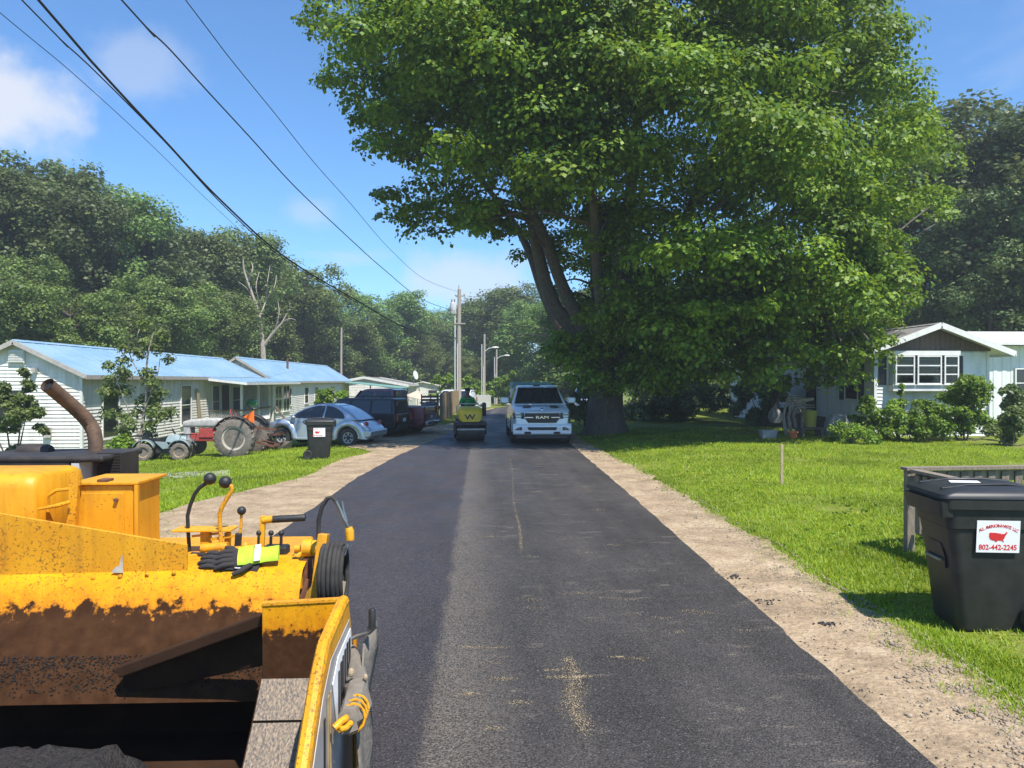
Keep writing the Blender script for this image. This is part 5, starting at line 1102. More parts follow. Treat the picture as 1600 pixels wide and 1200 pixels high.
for k in range(3): c_ = A(551+3*k, 1122-7*k, 3.1+.035*k); b.tube([c_+Vector((.05*math.cos(a), .02*math.sin(a), .05*math.sin(a))) for a in np.linspace(0, 6.283, 13)], .006, 6)
b.tube([A(541, 1122, 3.05), A(532, 1128, 3.0), A(522, 1138, 2.98)], .014, 8); b.tube([A(548, 1130, 3.05), A(540, 1138, 3.0), A(530, 1140, 2.98)], .012, 8); pb(b, 'strap', 'paver_worn', smooth=60)
b = MB(); b.sphere(A(549, 1051, 3.3), (.014, .012, .02), 8, 6); b.sphere(A(571, 1058, 3.3), (.01, .012, .014), 8, 6); pb(b, 'strap_knot', 'tan_board')
# work gloves lying on the deck
def glove(name, label, c, ang, m1, m2, flip=1):
    o = thing(name, label, 'glove', c, ang, 'work gloves on the paver')
    b = MB(); b.loft([[(-.10, .045*math.cos(a)*1.0, .016+.016*math.sin(a)) for a in np.linspace(0, 6.283, 11)[:-1]], [(-.05, .042*math.cos(a), .017+.017*math.sin(a)) for a in np.linspace(0, 6.283, 11)[:-1]], [(.0, .05*math.cos(a), .018+.018*math.sin(a)) for a in np.linspace(0, 6.283, 11)[:-1]]])
    b.build('cuff', m1, o, smooth=60)
    b = MB(); b.loft([[(x, w_*math.cos(a), h_+h_*math.sin(a)) for a in np.linspace(0, 6.283, 11)[:-1]] for x, w_, h_ in ((.0, .051, .019), (.04, .055, .021), (.08, .05, .018), (.09, .042, .012))])
    for k, (y, l) in enumerate(((-.036, .06), (-.013, .075), (.011, .078), (.034, .066))):
        b.tube([(.07, y, .02), (.09+l*.4, y*1.1, .026), (.09+l*.8, y*1.15, .014), (.09+l, y*1.15, .002)], [.0125, .0125, .0115, .007], 8)
    b.tube([(.01, .045*flip, .018), (.045, .075*flip, .018), (.08, .085*flip, .012)], [.015, .013, .009], 8); b.build('hand', m2, o, smooth=60)
    b = MB(); b.loft([[(x, w_*math.cos(a), h_+.004+h_*math.sin(a)) for a in np.linspace(.25, 2.89, 9)]+[(x, w_*math.cos(a)*.9, h_+h_*.5*math.sin(a)) for a in np.linspace(2.89, .25, 9)] for x, w_, h_ in ((.0, .052, .02), (.035, .056, .022), (.06, .053, .021))]); b.build('back_patch', m1, o, smooth=60)
    b = MB(); b.bx((-.03, -.047, .034), (-.005, .047, .039)); b.build('reflective_band', 'silver_tape', o)
    return o
g1 = glove('work_glove', 'lime green and black work glove with grey band on the paver deck', A(396, 880, 4.22), math.radians(190), 'glove_green', 'glove_dark')
g1.rotation_euler = (math.radians(-38), math.radians(6), math.radians(186)); g1.scale = (1.3, 1.2, 1.1); g1.location = A(398, 872, 4.13)
g2 = glove('work_glove', 'dark glove lying under the lime green one on the paver', A(366, 886, 4.2), math.radians(170), 'glove_dark', 'glove_dark', -1)
g2.rotation_euler = (math.radians(-38), math.radians(-4), math.radians(176)); g2.scale = (1.25, 1.15, 1.0); g2.location = A(372, 882, 4.12)
# ================================================================ vehicles (built with forward = +y)
def wheel(par, x, y, r, w_, rim='chrome', spokes=6, tyre='rubber', side=1, hub=None, tread=0):
    M = T(x, y, r) @ Ry(90*side)
    b = MB(); b.lathe([(r*.62, -w_/2), (r*.9, -w_/2), (r, -w_*.36), (r, w_*.36), (r*.9, w_/2), (r*.62, w_/2), (r*.6, w_*.3)], 26, M)
    if tread:
        for k in range(tread):
            a = k/tread*6.283; b.bar(M @ Vector((r*1.0*math.cos(a), r*math.sin(a), -w_*.45)), M @ Vector((r*1.0*math.cos(a+.25), r*math.sin(a+.25), 0)), r*.07, r*.08); b.bar(M @ Vector((r*math.cos(a+.15), r*math.sin(a+.15), w_*.45)), M @ Vector((r*math.cos(a+.4), r*math.sin(a+.4), 0)), r*.07, r*.08)
    t_ = b.build('wheel', tyre, par, smooth=35)
    b = MB(); b.lathe([(.001, w_*.26), (r*.17, w_*.3), (r*.17, w_*.2), (r*.2, w_*.1)], 18, M); b.lathe([(r*.5, w_*.1), (r*.52, w_*.36), (r*.63, w_*.4), (r*.63, w_*.05)], 26, M)
    if spokes:
        for k in range(spokes):
            a = k/spokes*6.283; b.bar(M @ Vector((r*.12*math.cos(a), r*.12*math.sin(a), w_*.24)), M @ Vector((r*.57*math.cos(a), r*.57*math.sin(a), w_*.3)), r*.17, r*.06, up=M.to_3x3() @ Vector((0, 0, 1)))
    else:
        b.lathe([(.001, w_*.1), (r*.3, w_*.14), (r*.42, w_*.02), (r*.6, w_*.12)], 24, M)
    b.build('rim', rim, t_, smooth=40)
    b = MB(); b.lathe([(.001, -w_*.02), (r*.6, -w_*.02)], 20, M); b.build('brake_disc', 'print_black', t_)
    return t_
def slab(b, prof, hw, e=.03, cuts=(-1, -.94, -.5, 0, .5, .94, 1)):
    """side profile (y, z) carried across the width; hw(y, z) = half width there"""
    cy = sum(p[0] for p in prof)/len(prof); cz = sum(p[1] for p in prof)/len(prof); L_ = []
    for u in cuts:
        s_ = 1-e if abs(u) == 1 else (1 if abs(u) < .9 else 1-e*.25); L_.append([(u*hw(y, z), cy+(y-cy)*s_, cz+(z-cz)*s_) for y, z in prof])
    b.loft(L_); return b
def arc(cy, cz, r, a0, a1, n): return [(cy+r*math.cos(math.radians(a0+(a1-a0)*i/n)), cz+r*math.sin(math.radians(a0+(a1-a0)*i/n))) for i in range(n+1)]
def side_poly(b, poly, hw, off, sg): b.prism([(sg*(hw(y, z)+off), y, z) for y, z in poly], (sg*.006, 0, 0))
# ---- white pickup truck facing the camera
def pickup():
    p = G(838, 688); t_ = thing('pickup_truck', 'white pickup truck with black grille parked in the right lane, facing the camera', 'pickup truck', (2.06, 28.6, .052), math.pi)
    R = .42; fy, ry = 1.95, -1.75
    low = [(2.9, .55), (2.92, .8)] + [(2.86, 1.02), (2.72, 1.17), (1.2, 1.3), (-2.95, 1.32), (-2.97, .75), (-2.9, .55)] + arc(ry, .42, .5, 180, 0, 8)[0:0]
    low = [(2.93, .4), (2.95, .8), (2.9, 1.06), (2.72, 1.16), (1.25, 1.33), (-.9, 1.33), (-2.95, 1.33), (-2.97, .7), (-2.9, .5)] + [(y, z) for y, z in arc(ry, .45, .5, 186, -6, 10)] + [(y, z) for y, z in arc(fy, .45, .5, 186, -6, 10)]
    hw = lambda y, z: (1.03 if y < 2.3 else 1.03-.16*((y-2.3)/.65)**2) - .05*max(0, z-1.1)/.2
    b = MB(); slab(b, low, hw, .02); body = b.build('body', 'white_car', t_, smooth=40, bevel=.02)
    up = [(1.45, 1.29), (.62, 1.93), (.3, 1.975), (-.75, 1.97), (-1.0, 1.9), (-1.12, 1.3)]
    hu = lambda y, z: .98-.26*max(0, z-1.29)/.68
    b = MB(); slab(b, up, hu, .03); cab = b.build('cab', 'white_car', t_, smooth=40, bevel=.02)
    b = MB()                                                # windscreen
    def ws(x, f): y = 1.45+(.62-1.45)*f; z = 1.29+.64*f; n = Vector((0, .64, .83)).normalized()*.014; return Vector((x, y, z))+n
    b.prism([ws(-.86, .06), ws(.86, .06), ws(.7, .93), ws(-.7, .93)], Vector((0, .006, .008))); w_ = b.build('windscreen', 'dark_glass', cab)
    b = MB()
    for sx in (-.42, .42): b.bar(ws(sx-.3, .07)+Vector((0, .02, .02)), ws(sx+.25, .1)+Vector((0, .02, .02)), .02, .02)
    b.build('wiper', 'print_black', w_)
    for sg in (-1, 1):
        b = MB(); side_poly(b, [(1.12, 1.36), (.52, 1.86), (-.1, 1.88), (-.1, 1.36)], hu, .002, sg); side_poly(b, [(-.2, 1.36), (-.2, 1.88), (-.72, 1.88), (-.92, 1.38)], hu, .002, sg); b.build('side_window', 'dark_glass', cab)
        b = MB(); b.loft([rr(.15, 1.33, 1.57, .05, y) if False else [(x_+sg*1.2, y, z_) for x_, _, z_ in rr(s_*.15, 1.45-.11*s_, 1.45+.11*s_, .05*s_, y)] for y, s_ in ((1.02, .9), (1.06, 1), (1.14, 1), (1.2, .7))]); m_ = b.build('mirror', 'white_car', t_, smooth=50)
        b = MB(); b.bar((sg*.92, 1.05, 1.36), (sg*1.1, 1.07, 1.4), .06, .07); b.build('mirror_arm', 'print_black', m_)
        b = MB(); b.loft([[(sg*x_, y, z_) for x_, y, z_ in ((.6, 2.9, .88), (.96, 2.74, .87), (.98, 2.7, 1.06), (.62, 2.86, 1.08))], [(sg*x_, y, z_) for x_, y, z_ in ((.6, 2.965, .88), (.96, 2.84, .87), (.97, 2.78, 1.05), (.62, 2.93, 1.07))]]); h_ = b.build('headlight', 'print_black', t_)
        b = MB(); b.bar((sg*.66, 2.955, 1.02), (sg*.92, 2.86, 1.0), .02, .05); b.bar((sg*.7, 2.96, .93), (sg*.9, 2.875, .92), .02, .03); b.build('lamp', 'lamp_glass', h_)
        b = MB(); b.bar((sg*.68, 3.0, .55), (sg*.92, 2.985, .55), .05, .11); f_ = b.build('fog_light', 'print_black', t_, bevel=.01)
        b = MB(); b.bar((sg*.74, 3.03, .55), (sg*.82, 3.02, .55), .02, .06); b.build('lamp', 'lamp_glass', f_)
        b = MB(); b.bar((sg*.38, 3.0, .41), (sg*.6, 3.0, .41), .05, .08); b.build('tow_hook_pocket', 'print_black', t_, bevel=.02)
        for y in (fy, ry): wheel(t_, sg*.9, y, R, .28, 'chrome', 6, side=sg)
        b = MB(); b.prism([(sg*.32, 2.3, 1.24), (sg*.62, 2.3, 1.22), (sg*.58, 2.0, 1.27), (sg*.34, 2.0, 1.28)], (0, 0, .012)); b.build('hood_scoop', 'print_black', body)
    b = MB(); b.prism([(-.58, 2.9, 1.06), (.58, 2.9, 1.06), (.6, 2.9, .92), (.47, 2.9, .74), (-.47, 2.9, .74), (-.6, 2.9, .92)], (0, .075, 0)); g_ = b.build('grille', 'print_black', t_, bevel=.01)
    b = MB()
    for x0, x1 in ((-.6, -.3), (.3, .6)): b.bx((x0, 2.965, .9), (x1, 2.99, .94))
    b.bx((-.55, 2.96, 1.065), (.55, 2.985, 1.085)); b.build('grille_bar', 'chrome', g_, bevel=.006)
    text_mesh('RAM', .15, 'lettering', 'chrome', g_, T(0, 2.985, .92) @ Rz(180) @ Rx(90) @ Matrix.Diagonal((1.45, .85, 1, 1)), .006)
    b = MB(); slab(b, [(2.95, .34), (3.0, .38), (3.02, .62), (2.93, .72), (2.7, .7), (2.7, .36)], lambda y, z: .98, .02); bp = b.build('bumper', 'white_car', t_, smooth=40, bevel=.02)
    b = MB(); b.prism([(-.5, 3.0, .6), (.5, 3.0, .6), (.46, 3.0, .5), (-.46, 3.0, .5)], (0, .025, 0)); b.build('air_intake', 'print_black', bp)
    b = MB(); b.bx((-.85, 2.3, .22), (.85, 2.9, .35)); b.bx((-.75, -2.7, .35), (.75, 2.3, .55)); b.build('underbody', 'print_black', t_)
    b = MB(); b.bx((-.12, .2, 1.98), (.12, .5, 2.01)); b.build('roof_beacon', 'print_black', t_, bevel=.01)
    b = MB(); b.lathe([(.001, -.004), (.045, 0), (.05, .012), (.001, .02)], 16, T(0, 2.86, 1.19) @ Rx(-60)); b.build('hood_emblem', 'chrome', body)
    return t_
pickup()
# ---- silver rounded car
def beetle():
    t_ = thing('car', 'silver rounded two door car parked on the left lawn beside the bin', 'car', (0, 0, 0))
    R = .33; fy, ry = 1.26, -1.25
    low = [(2.0, .32), (2.04, .5), (1.96, .68), (1.75, .82), (1.3, .95), (.95, 1.0), (-1.0, 1.0), (-1.5, .93), (-1.85, .78), (-2.03, .58), (-2.02, .36), (-1.9, .25)] + arc(ry, R, .4, 188, -8, 10) + arc(fy, R, .4, 188, -8, 10) + [(1.85, .24)]
    hw = lambda y, z: .86*(1-.13*max(0, abs(y)-.9)**2) - .05*max(0, z-.7)
    b = MB(); slab(b, low, hw, .04, (-1, -.96, -.8, -.4, 0, .4, .8, .96, 1)); body = b.build('body', 'silver_car', t_, smooth=50, bevel=.015)
    up = [(1.08, .96), (.85, 1.14), (.62, 1.28), (.35, 1.4), (.05, 1.475), (-.25, 1.5), (-.55, 1.48), (-.85, 1.4), (-1.12, 1.27), (-1.38, 1.1), (-1.6, .93), (-.3, .93)]
    hu = lambda y, z: .82-.3*max(0, z-.98)/.5
    b = MB(); slab(b, up, hu, .04, (-1, -.95, -.7, 0, .7, .95, 1)); cab = b.build('cab', 'silver_car', t_, smooth=50, bevel=.015)
    for sg in (-1, 1):
        b = MB(); side_poly(b, [(.9, 1.01), (.68, 1.18), (.45, 1.3), (.2, 1.38), (-.05, 1.425), (-.28, 1.43), (-.28, 1.01)], hu, .014, sg); b.build('side_window', 'dark_glass', cab)
        b = MB(); side_poly(b, [(-.35, 1.01), (-.35, 1.43), (-.6, 1.39), (-.82, 1.3), (-1.0, 1.18), (-1.1, 1.06), (-1.08, 1.01)], hu, .014, sg); b.build('side_window', 'dark_glass', cab)
        for cy_ in (fy, ry):                                # bulging wings
            loops = []
            for s_, w_ in ((.40, .0), (.43, .05), (.5, .055), (.58, .03), (.62, -.02)):
                loops.append([(sg*(hw(y, .5)+w_), y, z) for y, z in arc(cy_, R, s_, -4, 184, 14)])
            n = 15; b = MB(); b.add([p for l in loops for p in l], [(j*n+i, j*n+i+1, (j+1)*n+i+1, (j+1)*n+i) for j in range(4) for i in range(n-1)]); b.build('wing', 'silver_car', body, smooth=70)
            wheel(t_, sg*.76, cy_, R, .21, 'grey_paint', 6, side=sg)
        b = MB(); b.bx((sg*.8 if sg > 0 else sg*.88, -.8, .24), (sg*.88 if sg > 0 else sg*.8, .8, .32)); b.build('sill', 'silver_car', body, bevel=.02)
        b = MB(); b.sphere((sg*.9, .78, 1.03), (.08, .09, .06), 10, 7); b.build('mirror', 'silver_car', t_, smooth=70)
        b = MB(); b.sphere((sg*.62, -1.83, .8), (.1, .08, .09), 12, 8); b.build('tail_lamp', 'red_lamp', t_, smooth=70)
        b = MB(); b.sphere((sg*.62, 1.78, .74), (.11, .12, .11), 12, 8); b.build('headlight', 'lamp_glass', t_, smooth=70)
        b = MB(); b.sphere((sg*.84, .12, .84), (.02, .09, .02), 8, 6); b.build('door_handle', 'print_black', t_)
    b = MB()
    def rw(x, f): y = -.72+(-1.44+.72)*f; z = 1.425+(1.02-1.425)*f; return Vector((x, y-.012, z+.022+.03*math.sin(f*3.1)))
    b.loft([[rw(-.46-.16*f, f), rw(.46+.16*f, f), rw(.46+.16*f, f)+Vector((0, .01, -.02)), rw(-.46-.16*f, f)+Vector((0, .01, -.02))] for f in (0.02, .35, .7, .98)]); b.build('rear_window', 'dark_glass', cab)
    b = MB(); slab(b, [(-2.0, .34), (-2.07, .4), (-2.07, .56), (-1.98, .6), (-1.75, .58), (-1.75, .34)], lambda y, z: .8, .03); b.build('bumper', 'silver_car', t_, smooth=50, bevel=.03)
    return t_
def place(t_, px, py, rz, d=None):
    p = G(px, py) if d is None else A(px, py, d); t_.location = (p.x, p.y, gz(p.x, p.y)); t_.rotation_euler.z = math.radians(rz)
bt = beetle(); place(bt, 508, 695, 90-14)
# ---- black boxy sport utility vehicle
def suv(name, label, cat, paint, L=4.3, W=.88, H=1.7, R=.36, bed=False):
    t_ = thing(name, label, cat)
    h = L/2; fy, ry = h-.85, -h+.95
    belt = H*.6
    low = [(h, .4), (h+.03, .62), (h-.05, belt-.1), (h-.2, belt-.02), (.9, belt+.02), (-h, belt+.02), (-h-.03, .55), (-h+.05, .4)] + arc(ry, R, R+.08, 186, -6, 8) + arc(fy, R, R+.08, 186, -6, 8)
    hw = lambda y, z: W-.04*max(0, z-.7)
    b = MB(); slab(b, low, hw, .02); body = b.build('body', paint, t_, smooth=40, bevel=.02)
    if bed: up = [(.95, belt), (.35, H-.05), (.1, H), (-.85, H), (-1.0, H-.05), (-1.1, belt)]
    else: up = [(.95, belt), (.42, H-.04), (.2, H), (-h+.25, H), (-h+.1, H-.04), (-h+.02, belt)]
    hu = lambda y, z: W-.06-.17*max(0, z-belt)/(H-belt)
    b = MB(); slab(b, up, hu, .03); cab = b.build('cab', paint, t_, smooth=40, bevel=.02)
    yr = -1.0 if bed else -h+.12
    zl, zh = belt+.05, H-.1
    for sg in (-1, 1):
        b = MB(); side_poly(b, [(.78, zl), (.34, zh), (-.1, zh), (-.1, zl)], hu, .014, sg); b.build('side_window', 'dark_glass', cab)
        if bed: b = MB(); side_poly(b, [(-.2, zl), (-.2, zh), (-.85, zh), (-.95, zl)], hu, .014, sg); b.build('side_window', 'dark_glass', cab)
        else:
            b = MB(); side_poly(b, [(-.2, zl), (-.2, zh), (-.95, zh), (-.95, zl)], hu, .014, sg); b.build('side_window', 'dark_glass', cab)
            b = MB(); side_poly(b, [(-1.05, zl), (-1.05, zh), (yr+.12, zh), (yr+.08, zl)], hu, .014, sg); b.build('side_window', 'dark_glass', cab)
            b = MB(); b.bar((sg*.55, .2, H+.05), (sg*.55, -h+.4, H+.05), .03, .03)
            for y in (.1, -.6, -1.4): b.bx((sg*.55-.015, y, H-.01), (sg*.55+.015, y+.05, H+.05))
            b.build('roof_rail', 'print_black', t_)
        for y in (fy, ry): wheel(t_, sg*(W-.1), y, R, .24, 'grey_paint' if not bed else 'dark_metal', 5, side=sg)
        b = MB(); b.cb((sg*(W-.12), -h-.02, belt-.12), (.14, .05, .3)); b.build('tail_lamp', 'red_lamp', t_, bevel=.01)
        b = MB(); b.cb((sg*(W-.2), h+.01, belt-.22), (.26, .05, .16)); b.build('headlight', 'lamp_glass', t_, bevel=.01)
        b = MB(); b.bx((sg*(W+.005)-.012, -h+.2, .62), (sg*(W+.005)+.012, h-.3, .68)); b.build('side_moulding', 'dark_metal', body)
    b = MB()
    if bed:
        b.bx((-W+.25, -1.075, zl+.03), (W-.25, -1.05, zh)); b.build('rear_window', 'dark_glass', cab)
        b = MB(); b.bx((-W+.1, -h+.08, belt+.021), (W-.1, -1.15, belt+.026)); b.build('bed_liner', 'print_black', body)
    else:
        b.prism([(-W+.25, yr-.045, zl), (W-.25, yr-.045, zl), (W-.3, yr+.0, zh), (-W+.3, yr+.0, zh)], (0, -.03, 0)); b.build('rear_window', 'dark_glass', cab)
    b = MB(); b.bx((-W+.04, -h-.13, .42), (W-.04, -h-.02, .56)); bp_ = b.build('bumper', 'chrome' if bed else 'dark_metal', t_, bevel=.02)
    b = MB(); b.bx((-.16, -h-.04, .66), (.16, -h-.03, .8)); b.build('number_plate', 'sticker_white', t_)
    b = MB(); b.prism([(-W+.22, .99, belt+.05), (W-.22, .99, belt+.05), (W-.3, .5, H-.1), (-W+.3, .5, H-.1)], (0, .02, .02)); b.build('windscreen', 'dark_glass', cab)
    b = MB(); b.bx((-W+.15, -h+.1, .3), (W-.15, h-.1, .5)); b.build('underbody', 'print_black', t_)
    return t_
s1 = suv('sport_utility_vehicle', 'black boxy sport utility vehicle parked behind the silver car', 'car', 'black_car', 4.1, .86, 1.58, .34); place(s1, 556, 683, 90-16)
s2 = suv('pickup_truck', 'maroon pickup truck parked beside the black vehicle on the left', 'pickup truck', 'maroon_car', 4.7, .96, 1.9, .4, True); place(s2, 590, 677, 90-13)
b = MB(); b.tube([(-.5, -2.55, .5), (0, -2.6, .48), (.5, -2.55, .5)], .04, 8); b.build('tow_bar', 'dark_metal', s2)
s4 = suv('sport_utility_vehicle', 'white vehicle roof showing over the brown board fence', 'car', 'white_car', 4.2, .9, 1.65, .35); place(s4, 703, 640, 75, d=64)
s5 = suv('sport_utility_vehicle', 'white vehicle parked in shade behind the white pickup truck', 'car', 'white_car', 4.4, .92, 1.75, .36); p = (6.3, 44); s5.location = ground(*p); s5.rotation_euler.z = math.radians(160)
# ---- small enclosed trailer with a green top behind the pickup
tr = thing('box_trailer', 'white box trailer with a pale green roof behind the white pickup truck', 'trailer', (3.05, 46, .05))
b = MB(); b.bx((-1.2, -2, .5), (1.1, 2, 1.75)); b.build('body', 'white_paint', tr, bevel=.03)
b = MB(); b.prism([(-1.25, -2.05, 1.76), (1.15, -2.05, 1.76), (.9, -2.05, 2.07), (-1.2, -2.05, 2.07)], (0, 4.1, 0)); b.build('roof', 'teal_roof', tr)
for sg in (-1, 1): wheel(tr, sg*1.15 - .05, 0, .33, .2, 'grey_paint', 5, side=sg)
# ---- yellow ride-on roller and its driver
RX, RY = A(732, 687, 28.6).x, 28.6
ro = thing('road_roller', 'small yellow ride-on road roller with black drum on the left lane', 'roller', (RX, RY, .053), math.pi+math.radians(5))
def drum(y):
    b = MB(); b.lathe([(.001, -.5), (.27, -.5), (.3, -.48), (.3, .48), (.27, .5), (.001, .5)], 32, T(0, y, .3) @ Ry(90)); return b.build('drum', 'drum_black', ro, smooth=35)
drum(.95); drum(-.75)
b = MB()
for sg in (-1, 1): b.bx((sg*.54-.02, .55, .22), (sg*.54+.02, 1.25, .62))
b.bx((-.56, .5, .56), (.56, 1.32, .68)); b.build('drum_frame', 'dark_metal', ro, bevel=.02)
b = MB(); b.bar((-.5, 1.27, .42), (.5, 1.27, .42), .03, .06); b.build('scraper', 'steel', ro)
b = MB(); b.loft([[(x_, y, z_) for x_, _, z_ in rr(w_, .69, z1, r_, y)] for y, w_, z1, r_ in ((1.28, .36, 1.05, .1), (1.22, .41, 1.12, .1), (.9, .42, 1.2, .1), (.35, .4, 1.22, .08))]); hd = b.build('engine_hood', 'roller_yellow', ro, smooth=50)
text_mesh('W', .27, 'lettering', 'print_black', hd, T(.04, 1.285, .85) @ Rz(180) @ Rx(90) @ Matrix.Diagonal((1.35, .95, 1, 1)), .004)
text_mesh('acker', .06, 'lettering', 'print_black', hd, T(-.2, 1.292, .82) @ Rz(180) @ Rx(90), .003) if False else None
b = MB(); b.bx((-.42, -1.2, .56), (.42, .34, .75)); b.build('platform', 'dark_metal', ro, bevel=.02)
b = MB(); b.bx((-.24, -.75, .76), (.24, -.3, .98)); b.bx((-.24, -.82, .98), (.24, -.74, 1.35)); b.build('driver_seat', 'black_plastic', ro, bevel=.03)
b = MB(); b.tube([(0, .3, 1.1), (0, .1, 1.3)], .03, 8); b.tube([(.2*math.cos(a), .1+.1*math.sin(a), 1.3+.17*math.sin(a)) for a in np.linspace(0, 6.283, 21)], .016, 6); b.build('steering_wheel', 'print_black', ro)
b = MB(); b.bx((-.62, .2, .85), (-.48, .5, 1.35)); b.build('roll_bar_pad', 'black_plastic', ro, bevel=.05)
b = MB(); b.tube([(-.5, .0, .7), (-.52, .05, 1.15), (-.45, .1, 1.28)], .025, 8); b.tube([(.42, .1, .75), (.45, .2, 1.2), (.3, .25, 1.3), (-.3, .25, 1.3), (-.45, .2, 1.2)], .022, 8); b.build('hand_rail', 'grey_paint', ro, smooth=60)
def skin(name, verts, edges, rad, m, par, root=0, sub=2):
    me = bpy.data.meshes.new(name); me.from_pydata(verts, edges, []); o = bpy.data.objects.new(name, me); C.objects.link(o); o.parent = par
    sk = o.modifiers.new('skin', 'SKIN'); sk.use_smooth_shade = True
    if not me.skin_vertices:
        bpy.context.view_layer.objects.active = o
    for i, v in enumerate(me.skin_vertices[0].data):
        r = rad[i]; v.radius = r if isinstance(r, tuple) else (r, r); v.use_root = (i == root)
    su = o.modifiers.new('sub', 'SUBSURF'); su.levels = su.render_levels = sub; me.materials.append(MATS[m]); return o
# the driver sits facing the camera, hands on the wheel
dz = 1.0
pe = thing('person', 'person in a green shirt and dark cap driving the yellow roller', 'person', (0, 0, 0))
Mr = Matrix.Translation(ro.location) @ Matrix.Rotation(ro.rotation_euler.z, 4, 'Z'); pe.location = Mr @ Vector((0, -.5, 0)); pe.rotation_euler.z = ro.rotation_euler.z
bv = [(0, 0, 1.03), (0, .02, 1.22), (0, .03, 1.4), (0, .04, 1.53), (0, .07, 1.62), (0, .09, 1.72), (0, .08, 1.82),
      (.19, .04, 1.47), (.29, .16, 1.27), (.2, .42, 1.3), (.17, .5, 1.32), (-.19, .04, 1.47), (-.29, .16, 1.27), (-.2, .42, 1.3), (-.17, .5, 1.32),
      (.11, .03, 1.0), (.16, .42, 1.03), (.16, .5, .82), (.16, .62, .78), (-.11, .03, 1.0), (-.16, .42, 1.03), (-.16, .5, .82), (-.16, .62, .78)]
be = [(0, 1), (1, 2), (2, 3), (3, 4), (4, 5), (5, 6), (3, 7), (7, 8), (8, 9), (9, 10), (3, 11), (11, 12), (12, 13), (13, 14), (0, 15), (15, 16), (16, 17), (17, 18), (0, 19), (19, 20), (20, 21), (21, 22)]
br2 = [(.15, .11), (.15, .11), (.16, .11), (.1, .08), .055, (.085, .1), (.075, .09), .06, .048, .036, .03, .06, .048, .036, .03, .09, .07, .055, .045, .09, .07, .055, .045]
for sg, wi in ((1, 10), (-1, 14)):                           # five fingers closed on the rim
    for k in range(5):
        n = len(bv); x0 = sg*(.17+(.012*(k-2))); bv += [(x0, .535, 1.335-.006*k), (x0-sg*.004, .56, 1.32), (x0, .545, 1.29)] if k < 4 else [(sg*.145, .52, 1.34), (sg*.13, .54, 1.33), (sg*.13, .55, 1.31)]
        be += [(wi, n), (n, n+1), (n+1, n+2)]; br2 += [.010, .009, .008]
bo = skin('body', bv, be, br2, 'skin', pe)
sh_v = [bv[i] for i in (0, 1, 2, 3, 7, 8, 11, 12)]; skin('shirt', sh_v, [(0, 1), (1, 2), (2, 3), (3, 4), (4, 5), (3, 6), (6, 7)], [(.18, .14), (.18, .14), (.19, .14), (.13, .1), .085, .07, .085, .07], 'shirt_green', pe)
tv = [bv[i] for i in (0, 15, 16, 17, 19, 20, 21)]; skin('trousers', tv, [(0, 1), (1, 2), (2, 3), (0, 4), (4, 5), (5, 6)], [(.16, .12), .1, .085, .07, .1, .085, .07], 'jeans', pe)
b = MB(); b.sphere((0, .075, 1.8), (.105, .12, .1), 14, 10); b.lathe([(.001, 0), (.1, .0), (.1, .012), (.001, .015)], 14, T(0, .17, 1.79) @ Matrix.Diagonal((.9, 1, 1, 1))); b.build('cap', 'cap_dark', pe, smooth=60)
b = MB()
for sg in (-1, 1): b.sphere((sg*.034, .185, 1.735), .011, 8, 6)
b.build('eye', 'sticker_white', pe)
b = MB(); b.sphere((0, .195, 1.705), (.014, .022, .022), 8, 6)
for sg in (-1, 1): b.sphere((sg*.088, .09, 1.715), (.012, .025, .035), 8, 6)
b.sphere((0, .182, 1.665), (.03, .01, .008), 8, 5); b.build('face_detail', 'skin', pe, smooth=60)
for sg in (-1, 1): b = MB(); b.cb((sg*.16, .6, .79), (.1, .28, .09)); b.build('boot', 'cap_dark', pe, bevel=.03)
